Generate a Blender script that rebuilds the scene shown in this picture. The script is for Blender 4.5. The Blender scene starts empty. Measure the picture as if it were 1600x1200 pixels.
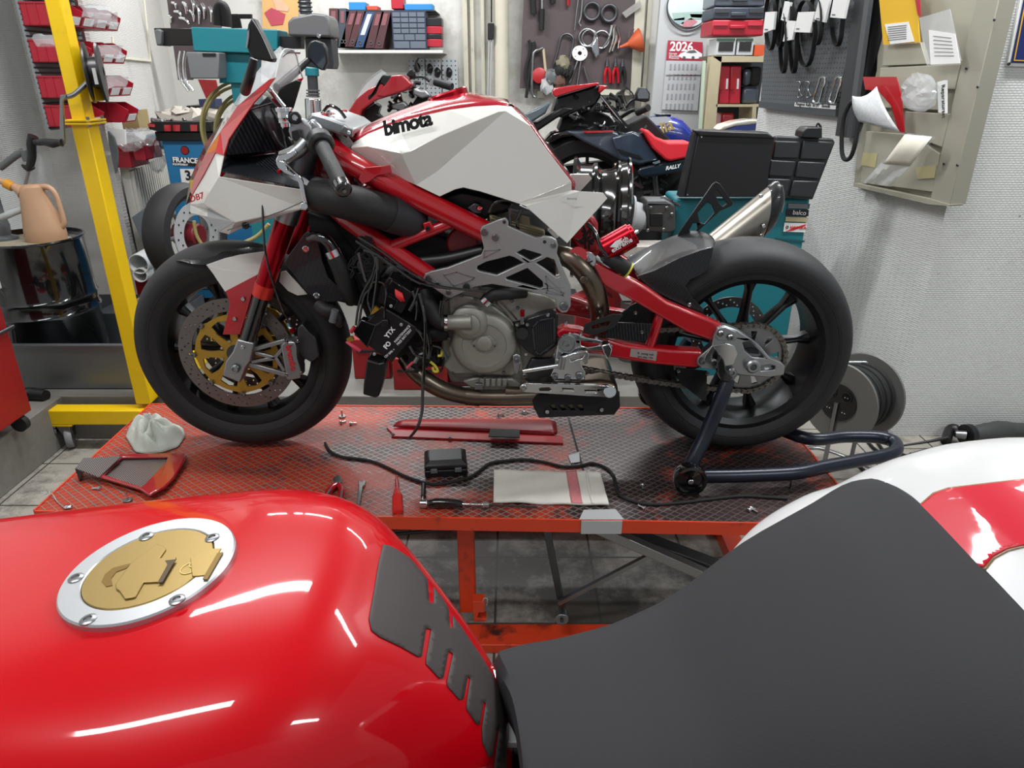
import bpy, bmesh, math, random
from mathutils import Vector, Matrix
from mathutils.geometry import tessellate_polygon
random.seed(7)
S = bpy.context.scene
COL = S.collection
PI = math.pi
# ---------------------------------------------------------------- camera
F = 1109.0; PITCH = math.radians(23.5); CZ = 1.42
CT, ST = math.cos(PITCH), math.sin(PITCH)
cd = bpy.data.cameras.new('camera'); cam = bpy.data.objects.new('camera', cd); COL.objects.link(cam)
cam.location = (0, 0, CZ); cam.rotation_euler = (PI/2 - PITCH, 0, 0)
cd.sensor_width = 36; cd.sensor_fit = 'HORIZONTAL'; cd.lens = F/1600*36; cd.clip_start = .02; cd.clip_end = 60
S.camera = cam
# ---------------------------------------------------------------- light
wd = bpy.data.worlds.new('world'); S.world = wd; wd.use_nodes = True
bg = wd.node_tree.nodes['Background']; bg.inputs[0].default_value = (.9, .95, 1, 1); bg.inputs[1].default_value = .36
S.view_settings.view_transform = 'Standard'; S.view_settings.look = 'None'; S.view_settings.gamma = 1
S.view_settings.use_curve_mapping = False
S.view_settings.exposure = 0.12
def tube_light(x, y, z, lx, ly, p):
    l = bpy.data.lights.new('tube_light', 'AREA'); l.shape = 'RECTANGLE'; l.size = lx; l.size_y = ly; l.energy = p
    l.color = (.96, .98, 1); o = bpy.data.objects.new('tube_light', l); o.location = (x, y, z); COL.objects.link(o)
TUBES = [(-1.0, .35), (2.3, -.4), (1.6, 2.3), (-.9, 2.3), (1.0, 4.5), (-1.2, 4.9)]
for i, (x, y) in enumerate(TUBES):
    tube_light(x, y, 2.8, 1.5, .1, 26 if i == 0 else 36 if i == 1 else 52)
# ---------------------------------------------------------------- pixel rays -> points of a plane
def ray(px, py):
    u = (px-800)/F; v = (py-600)/F
    return Vector((u, CT - v*ST, -ST - v*CT))
def P(px, py, Y):
    d = ray(px, py); return Vector((d.x*Y/d.y, Y, CZ + d.z*Y/d.y))
def PZ(px, py, z):
    d = ray(px, py); t = (z-CZ)/d.z; return Vector((d.x*t, d.y*t, z))
def PN(px, py, o, n):
    d = ray(px, py); c = Vector((0, 0, CZ)); t = (Vector(o)-c).dot(n)/d.dot(n); return c + d*t
def V(*a): return Vector(a)
# ---------------------------------------------------------------- materials
def lin(h):
    h = h.lstrip('#'); r = [int(h[i:i+2], 16)/255 for i in (0, 2, 4)]
    return tuple(c/12.92 if c <= .04045 else ((c+.055)/1.055)**2.4 for c in r)
MATS = {}
def mat(name, col, rough=.5, metal=0, coat=0, noise=0, nscale=20, bump=0, bscale=60, spec=.5, alpha=1, trans=0, emit=0, dirt=None, dscale=3, dlo=.5, dhi=.7):
    if name in MATS: return MATS[name]
    m = bpy.data.materials.new(name); m.use_nodes = True; MATS[name] = m
    nt = m.node_tree; b = nt.nodes['Principled BSDF']; c = lin(col) if isinstance(col, str) else col
    b.inputs['Base Color'].default_value = (*c, 1); b.inputs['Roughness'].default_value = rough
    b.inputs['Metallic'].default_value = metal; b.inputs['Coat Weight'].default_value = coat; b.inputs['Coat Roughness'].default_value = .04
    b.inputs['Specular IOR Level'].default_value = spec; b.inputs['Alpha'].default_value = alpha
    b.inputs['Transmission Weight'].default_value = trans
    if emit: b.inputs['Emission Color'].default_value = (*c, 1); b.inputs['Emission Strength'].default_value = emit
    tc = nt.nodes.new('ShaderNodeTexCoord')
    last = None
    if noise or dirt:
        n = nt.nodes.new('ShaderNodeTexNoise'); n.inputs['Scale'].default_value = nscale; n.inputs['Detail'].default_value = 5
        nt.links.new(tc.outputs['Object'], n.inputs['Vector'])
        mx = nt.nodes.new('ShaderNodeMix'); mx.data_type = 'RGBA'
        mx.inputs[6].default_value = (*[x*(1-noise) for x in c], 1); mx.inputs[7].default_value = (*[min(1, x*(1+noise)) for x in c], 1)
        nt.links.new(n.outputs['Fac'], mx.inputs[0]); last = mx.outputs[2]
    if dirt:
        n2 = nt.nodes.new('ShaderNodeTexNoise'); n2.inputs['Scale'].default_value = dscale; n2.inputs['Detail'].default_value = 8; n2.inputs['Roughness'].default_value = .7
        nt.links.new(tc.outputs['Object'], n2.inputs['Vector'])
        mr = nt.nodes.new('ShaderNodeMapRange'); mr.inputs[1].default_value = dlo; mr.inputs[2].default_value = dhi
        nt.links.new(n2.outputs['Fac'], mr.inputs[0])
        m2 = nt.nodes.new('ShaderNodeMix'); m2.data_type = 'RGBA'; m2.inputs[7].default_value = (*lin(dirt), 1)
        nt.links.new(last, m2.inputs[6]); nt.links.new(mr.outputs[0], m2.inputs[0]); last = m2.outputs[2]
    if last: nt.links.new(last, b.inputs['Base Color'])
    if bump:
        n = nt.nodes.new('ShaderNodeTexNoise'); n.inputs['Scale'].default_value = bscale; n.inputs['Detail'].default_value = 3
        nt.links.new(tc.outputs['Object'], n.inputs['Vector'])
        bp = nt.nodes.new('ShaderNodeBump'); bp.inputs['Strength'].default_value = bump; bp.inputs['Distance'].default_value = .002
        nt.links.new(n.outputs['Fac'], bp.inputs['Height']); nt.links.new(bp.outputs[0], b.inputs['Normal'])
    return m
def N(nt, t, **k):
    n = nt.nodes.new(t)
    for a, v in k.items(): setattr(n, a, v)
    return n
def math_(nt, op, a, b=None):
    n = nt.nodes.new('ShaderNodeMath'); n.operation = op
    for i, x in enumerate((a, b)):
        if x is None: continue
        if isinstance(x, (int, float)): n.inputs[i].default_value = x
        else: nt.links.new(x, n.inputs[i])
    return n.outputs[0]
def coords(nt, swz=None):
    tc = nt.nodes.new('ShaderNodeTexCoord'); sp = nt.nodes.new('ShaderNodeSeparateXYZ'); g = nt.nodes.new('ShaderNodeNewGeometry')
    nt.links.new(g.outputs['Position'], sp.inputs[0]); o = dict(x=sp.outputs[0], y=sp.outputs[1], z=sp.outputs[2])
    return o
def mixc(nt, f, a, b):
    m = nt.nodes.new('ShaderNodeMix'); m.data_type = 'RGBA'
    for i, x in ((0, f), (6, a), (7, b)):
        if isinstance(x, tuple): m.inputs[i].default_value = (*x, 1) if len(x) == 3 else x
        elif isinstance(x, (int, float)): m.inputs[i].default_value = x
        else: nt.links.new(x, m.inputs[i])
    return m.outputs[2]
def noise(nt, s, d=4, rough=.6, vec=None):
    n = nt.nodes.new('ShaderNodeTexNoise'); n.inputs['Scale'].default_value = s; n.inputs['Detail'].default_value = d; n.inputs['Roughness'].default_value = rough
    if vec is None:
        g = nt.nodes.new('ShaderNodeNewGeometry'); vec = g.outputs['Position']
    nt.links.new(vec, n.inputs['Vector']); return n.outputs['Fac']
def ramp(nt, v, lo, hi):
    m = nt.nodes.new('ShaderNodeMapRange'); m.inputs[1].default_value = lo; m.inputs[2].default_value = hi; nt.links.new(v, m.inputs[0]); return m.outputs[0]
def combine(nt, a, b, c=0.0):
    n = nt.nodes.new('ShaderNodeCombineXYZ')
    for i, x in enumerate((a, b, c)):
        if isinstance(x, (int, float)): n.inputs[i].default_value = x
        else: nt.links.new(x, n.inputs[i])
    return n.outputs[0]
def base(name, rough=.5, metal=0, coat=0):
    m = bpy.data.materials.new(name); m.use_nodes = True; MATS[name] = m
    b = m.node_tree.nodes['Principled BSDF']; b.inputs['Roughness'].default_value = rough; b.inputs['Metallic'].default_value = metal
    b.inputs['Coat Weight'].default_value = coat; b.inputs['Coat Roughness'].default_value = .05
    return m, m.node_tree, b
def bumpn(nt, b, h, st, dist):
    bp = nt.nodes.new('ShaderNodeBump'); bp.inputs['Strength'].default_value = st; bp.inputs['Distance'].default_value = dist
    nt.links.new(h, bp.inputs['Height']); nt.links.new(bp.outputs[0], b.inputs['Normal'])
# wall with a woven, painted-over relief; axes = which world axis runs along the wall
def wall_mat(name, ax, col='#cfd0cd', dirtc='#6d655b', dlo=.56, dhi=.74, amt=.35):
    m, nt, b = base(name, .55)
    c = coords(nt)
    vec = combine(nt, c[ax], c['z'])
    br = nt.nodes.new('ShaderNodeTexBrick'); nt.links.new(vec, br.inputs['Vector'])
    br.inputs['Scale'].default_value = 1; br.inputs['Brick Width'].default_value = .016; br.inputs['Row Height'].default_value = .0085
    br.inputs['Mortar Size'].default_value = .0022; br.inputs['Mortar Smooth'].default_value = 1
    br.inputs['Color1'].default_value = (1, 1, 1, 1); br.inputs['Color2'].default_value = (.8, .8, .8, 1); br.inputs['Mortar'].default_value = (0, 0, 0, 1)
    cc = lin(col)
    n1 = noise(nt, 60, 3)
    f = math_(nt, 'MULTIPLY', ramp(nt, br.outputs['Fac'], 0, 1), ramp(nt, n1, .35, .7))
    c1 = mixc(nt, math_(nt, 'MULTIPLY', f, .3), cc, tuple(x*.45 for x in cc))
    d = math_(nt, 'MULTIPLY', ramp(nt, noise(nt, 2.2, 9, .72), dlo, dhi), amt)
    c2 = mixc(nt, d, c1, lin(dirtc))
    sp = math_(nt, 'MULTIPLY', ramp(nt, noise(nt, 23, 4, .6), .72, .75), .6)
    c3 = mixc(nt, sp, c2, lin('#4a4540'))
    nt.links.new(c3, b.inputs['Base Color'])
    bumpn(nt, b, math_(nt, 'MULTIPLY', br.outputs['Fac'], -1.0), .55, .0025)
    return m
M_WALLX = wall_mat('relief_wallpaper_front', 'x'); M_WALLY = wall_mat('relief_wallpaper_side', 'y')
M_WALLL = wall_mat('relief_wallpaper_left', 'x', '#c9c7c2', '#7a7266', .6, .8, .25)
M_PLASTER = mat('plaster_white', '#cdccc6', .7, noise=.05, nscale=3, dirt='#8b8478', dscale=2.4, dlo=.5, dhi=.8, bump=.2, bscale=30)
def floor_mat():
    m, nt, b = base('concrete_tiles', .55)
    c = coords(nt)
    def gr(v, s, off):
        f = math_(nt, 'FRACT', math_(nt, 'ADD', math_(nt, 'MULTIPLY', v, 1/s), off))
        return math_(nt, 'LESS_THAN', math_(nt, 'ABSOLUTE', math_(nt, 'SUBTRACT', f, .5)), .007/s*.5)
    g = math_(nt, 'MAXIMUM', gr(c['x'], .3, .66), gr(c['y'], .3, .27))
    n1 = noise(nt, 120, 3); n2 = noise(nt, 3.5, 8, .75)
    c1 = mixc(nt, n1, lin('#88837a'), lin('#a8a298'))
    # oil-black dirt under the lift
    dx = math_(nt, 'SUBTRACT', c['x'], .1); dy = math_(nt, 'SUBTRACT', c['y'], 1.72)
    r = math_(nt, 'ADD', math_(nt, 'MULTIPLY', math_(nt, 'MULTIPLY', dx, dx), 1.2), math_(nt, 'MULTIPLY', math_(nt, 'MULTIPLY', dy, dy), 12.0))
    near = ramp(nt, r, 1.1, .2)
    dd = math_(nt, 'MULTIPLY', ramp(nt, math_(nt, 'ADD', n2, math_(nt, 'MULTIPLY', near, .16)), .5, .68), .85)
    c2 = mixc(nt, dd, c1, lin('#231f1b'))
    c3 = mixc(nt, g, c2, lin('#3a3733'))
    nt.links.new(c3, b.inputs['Base Color']); bumpn(nt, b, n1, .3, .001)
    return m
M_FLOOR = floor_mat()
M_TILE = mat('kerb_tile', '#74716b', .6, noise=.12, nscale=90, dirt='#5a564f', dscale=3, dlo=.5, dhi=.8)
def plate_mat():
    m, nt, b = base('red_expanded_mesh_deck', .38)
    c = coords(nt)
    a, h = .028, .0112
    def tri(v):
        f = math_(nt, 'FRACT', v); return math_(nt, 'ABSOLUTE', math_(nt, 'SUBTRACT', f, .5))
    xu = math_(nt, 'MULTIPLY', c['x'], 1/a); yv = math_(nt, 'MULTIPLY', c['y'], 1/(h*2))
    t1 = tri(math_(nt, 'ADD', xu, yv)); t2 = tri(math_(nt, 'SUBTRACT', xu, yv))
    line = math_(nt, 'MINIMUM', t1, t2)           # 0 on the strands
    strand = ramp(nt, line, .15, .09)
    n1 = noise(nt, 4.2, 6, .7); n2 = noise(nt, 38, 4, .65)
    xr = ramp(nt, c['x'], -.95, .25)
    wear = ramp(nt, math_(nt, 'ADD', n1, math_(nt, 'MULTIPLY', xr, .2)), .54, .68)
    hole = mixc(nt, wear, lin('#a82c10'), lin('#281817'))
    steel = mixc(nt, n2, lin('#5e5654'), lin('#a39a96'))
    redst = mixc(nt, n2, lin('#94685b'), lin('#a8533d'))
    sw = math_(nt, 'MAXIMUM', ramp(nt, math_(nt, 'ADD', n2, math_(nt, 'MULTIPLY', n1, .8)), .84, 1.02), wear)
    steel = mixc(nt, math_(nt, 'MULTIPLY', ramp(nt, c['x'], .05, .6), .75), steel, lin('#4b3834'))
    st = mixc(nt, sw, redst, steel)
    colr = mixc(nt, strand, hole, st)
    nt.links.new(colr, b.inputs['Base Color'])
    nt.links.new(math_(nt, 'MULTIPLY', math_(nt, 'MULTIPLY', strand, sw), .6), b.inputs['Metallic'])
    bumpn(nt, b, strand, 1.0, .004)
    return m
M_DECK = plate_mat()
def carbon(name, c1='#0b0b0c', c2='#2a2c30', s=.0065, ax=('x', 'z'), diag=1):
    m, nt, b = base(name, .35, 0, .4); b.inputs['Specular IOR Level'].default_value = .3
    c = coords(nt)
    s1 = math_(nt, 'ADD', c[ax[0]], math_(nt, 'MULTIPLY', c[ax[1]], diag)); s2 = math_(nt, 'SUBTRACT', c[ax[0]], math_(nt, 'MULTIPLY', c[ax[1]], .4))
    w = math_(nt, 'SINE', math_(nt, 'MULTIPLY', s1, 2*PI/s)); w2 = math_(nt, 'SINE', math_(nt, 'MULTIPLY', s2, 2*PI/s*.6))
    f = math_(nt, 'MULTIPLY', ramp(nt, w, -.4, .6), math_(nt, 'ADD', math_(nt, 'MULTIPLY', ramp(nt, w2, -1, 1), .4), .6))
    nt.links.new(mixc(nt, f, lin(c1), lin(c2)), b.inputs['Base Color']); return m
M_CARBON = carbon('carbon_weave'); M_CARBONV = carbon('carbon_weave_steep', diag=.15, s=.0075)
M_CARBONF = carbon('carbon_weave_floor', ax=('x', 'y'), s=.008, c2='#3c3f46'); M_CARBONL = carbon('carbon_weave_lying', '#3a3433', '#8a817d', .006, ('x', 'y'))
def peg_mat(name, ax, col, s=.02, r=.16, hole='#1a1a1a'):
    m, nt, b = base(name, .45)
    c = coords(nt)
    def fr(v): return math_(nt, 'SUBTRACT', math_(nt, 'FRACT', math_(nt, 'MULTIPLY', v, 1/s)), .5)
    u, w = fr(c[ax]), fr(c['z'])
    d = math_(nt, 'ADD', math_(nt, 'MULTIPLY', u, u), math_(nt, 'MULTIPLY', w, w))
    nt.links.new(mixc(nt, math_(nt, 'LESS_THAN', d, r*r), lin(col), lin(hole)), b.inputs['Base Color']); return m
M_PEGD = peg_mat('dark_pegboard', 'y', '#54585b'); M_PEGL = peg_mat('pale_perforated_steel', 'x', '#b9bfc2', .032, .17, '#3c4043')
M_PEGG = peg_mat('grey_perforated_rail', 'x', '#7d8387', .02, .2)
RED = mat('gloss_red', '#ab0718', .28, coat=1); REDT = mat('tank_red', '#ba0010', .3, coat=.6, spec=.12); DRED = mat('dark_gloss_red', '#961020', .25, coat=1)
WHITE = mat('gloss_white', '#d6d5ce', .25, coat=1); FWHITE = mat('tail_white', '#d2d2d2', .3, coat=.6, spec=.3)
BLACK = mat('satin_black', '#101012', .4); MBLACK = mat('matt_black', '#111112', .75); GBLACK = mat('gloss_black', '#0a0a0b', .15, coat=1)
RUBBER = mat('tyre_rubber', '#1b1b1d', .62, noise=.12, nscale=14, bump=.1, bscale=40); HOSE = mat('hose_rubber', '#151516', .55, bump=.35, bscale=500)
RIM = mat('rim_black', '#131416', .35, .3); ALU = mat('brushed_aluminium', '#a9acae', .36, 1, noise=.04, nscale=60); ALUB = mat('bead_blasted_bracket', '#aaadad', .42, .8, noise=.05, nscale=200)
CHROME = mat('chrome', '#d4d6d8', .12, 1); STEEL = mat('steel', '#8c8d8e', .35, 1); DSTEEL = mat('dark_steel', '#56575a', .42, .9)
ENG = mat('engine_grey', '#96958c', .5, .55, noise=.05, nscale=120, bump=.15, bscale=300); ENGT = mat('cylinder_head_tan', '#8f8568', .5, .5)
GOLD = mat('gold_anodised', '#b8923c', .38, .7); GOLDC = mat('gold_cap', '#9f8650', .38, .7, noise=.05, nscale=300); RANO = mat('red_anodised', '#a3101f', .25, .85)
DISC = mat('brake_disc_steel', '#7b7470', .38, .85, noise=.08, nscale=50); TITAN = mat('burnt_titanium', '#6f665a', .3, 1, noise=.3, nscale=9)
YEL = mat('yellow_paint', '#e3bb00', .42, noise=.06, nscale=6, dirt='#b58f10', dscale=8, dlo=.6, dhi=.85); ORED = mat('orange_red_paint', '#c93a18', .4, noise=.1, nscale=12, dirt='#44201a', dscale=9, dlo=.56, dhi=.68)
TEAL = mat('teal_paint', '#0f6a74', .45, noise=.05, nscale=6); BLUE = mat('cart_blue', '#1f6c9c', .45, noise=.05, nscale=5)
NAVY = mat('dark_navy_tube', '#171d2b', .3, .2, noise=.2, nscale=90); BEIGE = mat('beige_sheet_metal', '#a09d8d', .5, .15, noise=.04, nscale=40); GALV = mat('galvanised_sheet', '#84888a', .4, .8, noise=.1, nscale=5)
GREY = mat('grey_plastic', '#5b5e60', .5); LGREY = mat('light_grey', '#a8aaab', .5); PAPER = mat('paper_white', '#dedfdd', .8); PAPERG = mat('paper_shade', '#b9bcbd', .8, noise=.2, nscale=400)
SEAT = mat('seat_cover_charcoal', '#29292b', .75, spec=.3, bump=.12, bscale=900); PADM = mat('tank_pad_brown_grey', '#3a3231', .62, bump=.15, bscale=900)
BROWN = mat('tool_board_brown', '#4e4244', .6, noise=.08, nscale=8); WOOD = mat('pale_wood', '#b5a98b', .6, noise=.1, nscale=20); CREAM = mat('cream_wood_trim', '#c2bdab', .6, noise=.08, nscale=9, dirt='#8d8573', dscale=6, dlo=.6, dhi=.8)
BINR = mat('bin_red', '#a3172a', .4); BINB = mat('bin_blue', '#2377b5', .4); ORANGE = mat('orange_plastic', '#c4582f', .5); TAN = mat('tan_translucent_jug', '#b58f70', .45, noise=.06, nscale=8)
CLOTH = mat('rag_cloth', '#a9aca2', .95, noise=.1, nscale=60, bump=.5, bscale=300); CLOTH2 = mat('cream_shop_towel', '#cfccc2', .95, noise=.1, nscale=14, bump=.5, bscale=260); CLOTHR = mat('towel_red_stripe', '#c0777a', .95, noise=.35, nscale=260)
DARKRED = mat('toolbox_red', '#8c1117', .4, noise=.1, nscale=10); NAVYB = mat('navy_blue', '#1d2f86', .25, coat=1); CARD = mat('cardboard', '#a08d62', .8)
GLASS = mat('clear_screen', '#e8eef0', .05, alpha=.28, coat=1); BAG = mat('clear_plastic_bag', '#d5d9dc', .15, alpha=.3, coat=1); GLASSD = mat('mirror_glass', '#4a5158', .06, .9)
YELP = mat('yellow_paper', '#d5a81c', .7); HOSEY = mat('yellowed_air_hose', '#948a58', .4); PINK = mat('plug_pink', '#c5405a', .5); GYEL = mat('wire_yellow', '#c9c040', .5)
INKB = mat('ink_black', '#141414', .6); INKW = mat('ink_white', '#e6e6e6', .6); INKR = mat('ink_red', '#c01c24', .5); GOLDI = mat('ink_gold', '#c9ad66', .5); SLATE = mat('slate_plastic', '#39414d', .35, coat=.6)
# ---------------------------------------------------------------- objects
ROOT = {}
def thing(name, label, cat, loc, group=None):
    o = bpy.data.objects.new(name, None); COL.objects.link(o); o.location = loc; o.empty_display_size = .05
    o['label'] = label; o['category'] = cat
    if group: o['group'] = group
    ROOT[o] = Vector(loc); return o
class MB:
    def __init__(s): s.bm = bmesh.new()
    def poly(s, pts, vec, holes=()):
        vec = Vector(vec); loops = [[Vector(p) for p in pts]] + [[Vector(p) for p in h] for h in holes]
        tris = tessellate_polygon(loops); flat = [p for l in loops for p in l]
        a = [s.bm.verts.new(p) for p in flat]; b = [s.bm.verts.new(p+vec) for p in flat]
        if not holes:
            try: s.bm.faces.new(a); s.bm.faces.new(b[::-1])
            except ValueError: pass
        else:
            for t in tris:
                try: s.bm.faces.new([a[i] for i in t]); s.bm.faces.new([b[i] for i in t][::-1])
                except ValueError: pass
        k = 0
        for l in loops:
            n = len(l)
            for i in range(n):
                j = (i+1) % n
                try: s.bm.faces.new([a[k+i], b[k+i], b[k+j], a[k+j]])
                except ValueError: pass
            k += n
        return s
    def px(s, pts, Y, d, holes=()):
        return s.poly([P(x, y, Y) for x, y in pts], (0, d, 0), [[P(x, y, Y) for x, y in h] for h in holes])
    def shear(s, pts, Y, vec, holes=()):
        return s.poly([P(x, y, Y) for x, y in pts], vec, [[P(x, y, Y) for x, y in h] for h in holes])
    def pyr(s, pts, Ys):      # open polygon with per-vertex depth (one face)
        s.bm.faces.new([s.bm.verts.new(P(x, y, Y)) for (x, y), Y in zip(pts, Ys)]); return s
    def box(s, c, d, R=None):
        c = Vector(c); vs = []
        for i in (-.5, .5):
            for j in (-.5, .5):
                for k in (-.5, .5):
                    p = Vector((i*d[0], j*d[1], k*d[2])); p = R @ p if R else p; vs.append(s.bm.verts.new(c+p))
        for f in ((0, 1, 3, 2), (4, 6, 7, 5), (0, 4, 5, 1), (2, 3, 7, 6), (0, 2, 6, 4), (1, 5, 7, 3)): s.bm.faces.new([vs[i] for i in f])
        return s
    def b2(s, a, b): a, b = Vector(a), Vector(b); return s.box((a+b)/2, [abs(b[i]-a[i]) for i in range(3)])
    def rings(s, rs, cap0=True, cap1=True, closed=False):
        vs = [[s.bm.verts.new(p) for p in r] for r in rs]; n = len(rs[0])
        m = len(vs) if closed else len(vs)-1
        for i in range(m):
            A, B = vs[i], vs[(i+1) % len(vs)]
            for j in range(n): s.bm.faces.new([A[j], A[(j+1) % n], B[(j+1) % n], B[j]])
        if not closed:
            if cap0: s.bm.faces.new(vs[0][::-1])
            if cap1: s.bm.faces.new(vs[-1])
        return s
    def tube(s, pts, r, n=10, sm=4, closed=False):
        pts = [Vector(p) for p in pts]; R = list(r) if isinstance(r, (list, tuple)) else [r]*len(pts)
        if sm > 1 and len(pts) > 2:
            q, rr = [], []; L = len(pts)
            rng = range(L if closed else L-1)
            for i in rng:
                g = (lambda k: pts[k % L]) if closed else (lambda k: pts[max(0, min(L-1, k))])
                p0, p1, p2, p3 = g(i-1), g(i), g(i+1), g(i+2)
                for k in range(sm):
                    t = k/sm
                    q.append(.5*((2*p1)+(p2-p0)*t+(2*p0-5*p1+4*p2-p3)*t*t+(3*p1-p0-3*p2+p3)*t**3)); rr.append(R[i]*(1-t)+R[(i+1) % L]*t)
            if not closed: q.append(pts[-1]); rr.append(R[-1])
            pts, R = q, rr
        L = len(pts); rs = []; up = None
        for i, p in enumerate(pts):
            t = (pts[(i+1) % L]-pts[i-1]) if closed else (pts[min(i+1, L-1)]-pts[max(i-1, 0)])
            if t.length < 1e-9: t = Vector((1, 0, 0))
            t.normalize()
            if up is None: up = t.orthogonal().normalized()
            up = (up - t*up.dot(t)); up = up.normalized() if up.length > 1e-6 else t.orthogonal().normalized()
            w = t.cross(up); rs.append([p+(up*math.cos(2*PI*k/n)+w*math.sin(2*PI*k/n))*R[i] for k in range(n)])
        return s.rings(rs, closed=closed)
    def ptube(s, pts, r, n=10, sm=4):      # (px,py,Y)
        return s.tube([P(*p) for p in pts], r, n, sm)
    def cyl(s, a, b, r, r2=None, n=24): return s.tube([a, b], [r, r if r2 is None else r2], n, 1)
    def lathe(s, o, ax, prof, n=40, closed=False):
        o = Vector(o); ax = Vector(ax).normalized(); u = ax.orthogonal().normalized(); w = ax.cross(u)
        rs = [[o+ax*h+(u*math.cos(2*PI*k/n)+w*math.sin(2*PI*k/n))*max(r, 1e-4) for k in range(n)] for r, h in prof]
        return s.rings(rs, closed=closed)
    def torus(s, o, ax, R, r, n=40, m=10):
        return s.lathe(o, ax, [(R+r*math.cos(2*PI*k/m), r*math.sin(2*PI*k/m)) for k in range(m)], n, True)
    def sph(s, c, r, sc=(1, 1, 1), n=16):
        c = Vector(c); rs = []
        for i in range(1, n//2):
            a = PI*i/(n//2); rs.append([c+Vector((r*sc[0]*math.sin(a)*math.cos(2*PI*k/n), r*sc[1]*math.sin(a)*math.sin(2*PI*k/n), r*sc[2]*math.cos(a))) for k in range(n)])
        return s.rings(rs)
    def grid(s, rows, th=None):
        vs = [[s.bm.verts.new(p) for p in r] for r in rows]
        for i in range(len(vs)-1):
            for j in range(len(vs[0])-1): s.bm.faces.new([vs[i][j], vs[i][j+1], vs[i+1][j+1], vs[i+1][j]])
        return s
    def out(s, name, m, parent=None, bevel=0, seg=2, sm=True, solid=0, sub=0, label=None, cat=None, group=None, kind=None, keep=False, flip=False):
        bm = s.bm
        if not keep: bmesh.ops.recalc_face_normals(bm, faces=bm.faces)
        if flip: bmesh.ops.reverse_faces(bm, faces=bm.faces)
        if parent is not None: org = ROOT[parent]
        else:
            xs = [v.co for v in bm.verts]; lo = [min(v[i] for v in xs) for i in range(3)]; hi = [max(v[i] for v in xs) for i in range(3)]
            org = Vector(((lo[0]+hi[0])/2, (lo[1]+hi[1])/2, lo[2]))
        bmesh.ops.translate(bm, verts=bm.verts, vec=-org)
        me = bpy.data.meshes.new(name); bm.to_mesh(me); bm.free()
        me.materials.append(m); o = bpy.data.objects.new(name, me); COL.objects.link(o)
        if sm:
            for p in me.polygons: p.use_smooth = True
            me.set_sharp_from_angle(angle=math.radians(38))
        if parent is not None: o.parent = parent
        else: o.location = org
        ROOT[o] = org
        if solid: d = o.modifiers.new('solid', 'SOLIDIFY'); d.thickness = solid; d.offset = 0
        if sub: d = o.modifiers.new('sub', 'SUBSURF'); d.levels = sub; d.render_levels = sub
        if bevel:
            d = o.modifiers.new('bevel', 'BEVEL'); d.width = bevel; d.segments = seg; d.limit_method = 'ANGLE'; d.angle_limit = math.radians(40)
            d.harden_normals = False
        if label: o['label'] = label
        if cat: o['category'] = cat
        if group: o['group'] = group
        if kind: o['kind'] = kind
        return o
def text(name, s, o, xd, yd, size, m, parent, ext=.0006, off=0, shear=0, spacing=1, align='LEFT', label=None):
    cu = bpy.data.curves.new(name, 'FONT'); cu.body = s; cu.size = size; cu.extrude = ext; cu.offset = off; cu.shear = shear
    cu.space_character = spacing; cu.align_x = align; cu.resolution_u = 3
    t = bpy.data.objects.new('tmp', cu); COL.objects.link(t)
    me = bpy.data.meshes.new_from_object(t.evaluated_get(bpy.context.evaluated_depsgraph_get()))
    bpy.data.objects.remove(t)
    xd = Vector(xd).normalized(); yd = Vector(yd); yd = (yd - xd*yd.dot(xd)).normalized(); zd = xd.cross(yd)
    org = ROOT[parent] if parent else Vector(o)
    Mx = Matrix((xd, yd, zd)).transposed().to_4x4(); Mx.translation = Vector(o)-org
    me.transform(Mx); me.materials.clear(); me.materials.append(m)
    ob = bpy.data.objects.new(name, me); COL.objects.link(ob); ROOT[ob] = org
    if parent: ob.parent = parent
    else: ob.location = org
    if label: ob['label'] = label
    return ob
def ptext(name, s, a, b, Y, size, m, parent, **k):     # baseline runs from pixel a to pixel b on plane Y
    A, B = P(a[0], a[1], Y), P(b[0], b[1], Y); return text(name, s, A, B-A, (0, 0, 1) if abs((B-A).normalized().z) < .9 else (1 if (B-A).z < 0 else -1, 0, 0), size, m, parent, **k)
def dup(root, loc, label=None, group=None):
    r = root.copy(); COL.objects.link(r); r.location = loc; ROOT[r] = Vector(loc)
    if label: r['label'] = label
    if group: r['group'] = group
    for ch in list(root.children):
        c = ch.copy(); COL.objects.link(c); c.parent = r
        for g in list(ch.children):
            d = g.copy(); COL.objects.link(d); d.parent = c
    return r
BOLT = {}
def bolt(parent, px, py, Y, r=.006, m=None, h=.004, ax=(0, -1, 0), name='bolt'):
    m = m or CHROME; k = (r, m.name, h, ax); p = P(px, py, Y) if px is not None else py
    if k not in BOLT:
        b = MB(); b.lathe((0, 0, 0), ax, [(r, 0), (r, h*.5), (r*.75, h), (r*.5, h), (r*.42, h*.3), (.0001, h*.3)], 12)
        bmesh.ops.recalc_face_normals(b.bm, faces=b.bm.faces)
        me = bpy.data.meshes.new('bolt'); b.bm.to_mesh(me); b.bm.free(); me.materials.append(m)
        for f in me.polygons: f.use_smooth = True
        me.set_sharp_from_angle(angle=.7); BOLT[k] = me
    o = bpy.data.objects.new(name, BOLT[k]); COL.objects.link(o); o.parent = parent; o.location = p-ROOT[parent]; ROOT[o] = ROOT[parent]
    return o
def circ(c, r, n=10, ph=0): return [(c[0]+r*math.cos(ph+2*PI*k/n), c[1]+r*math.sin(ph+2*PI*k/n)) for k in range(n)]
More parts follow.
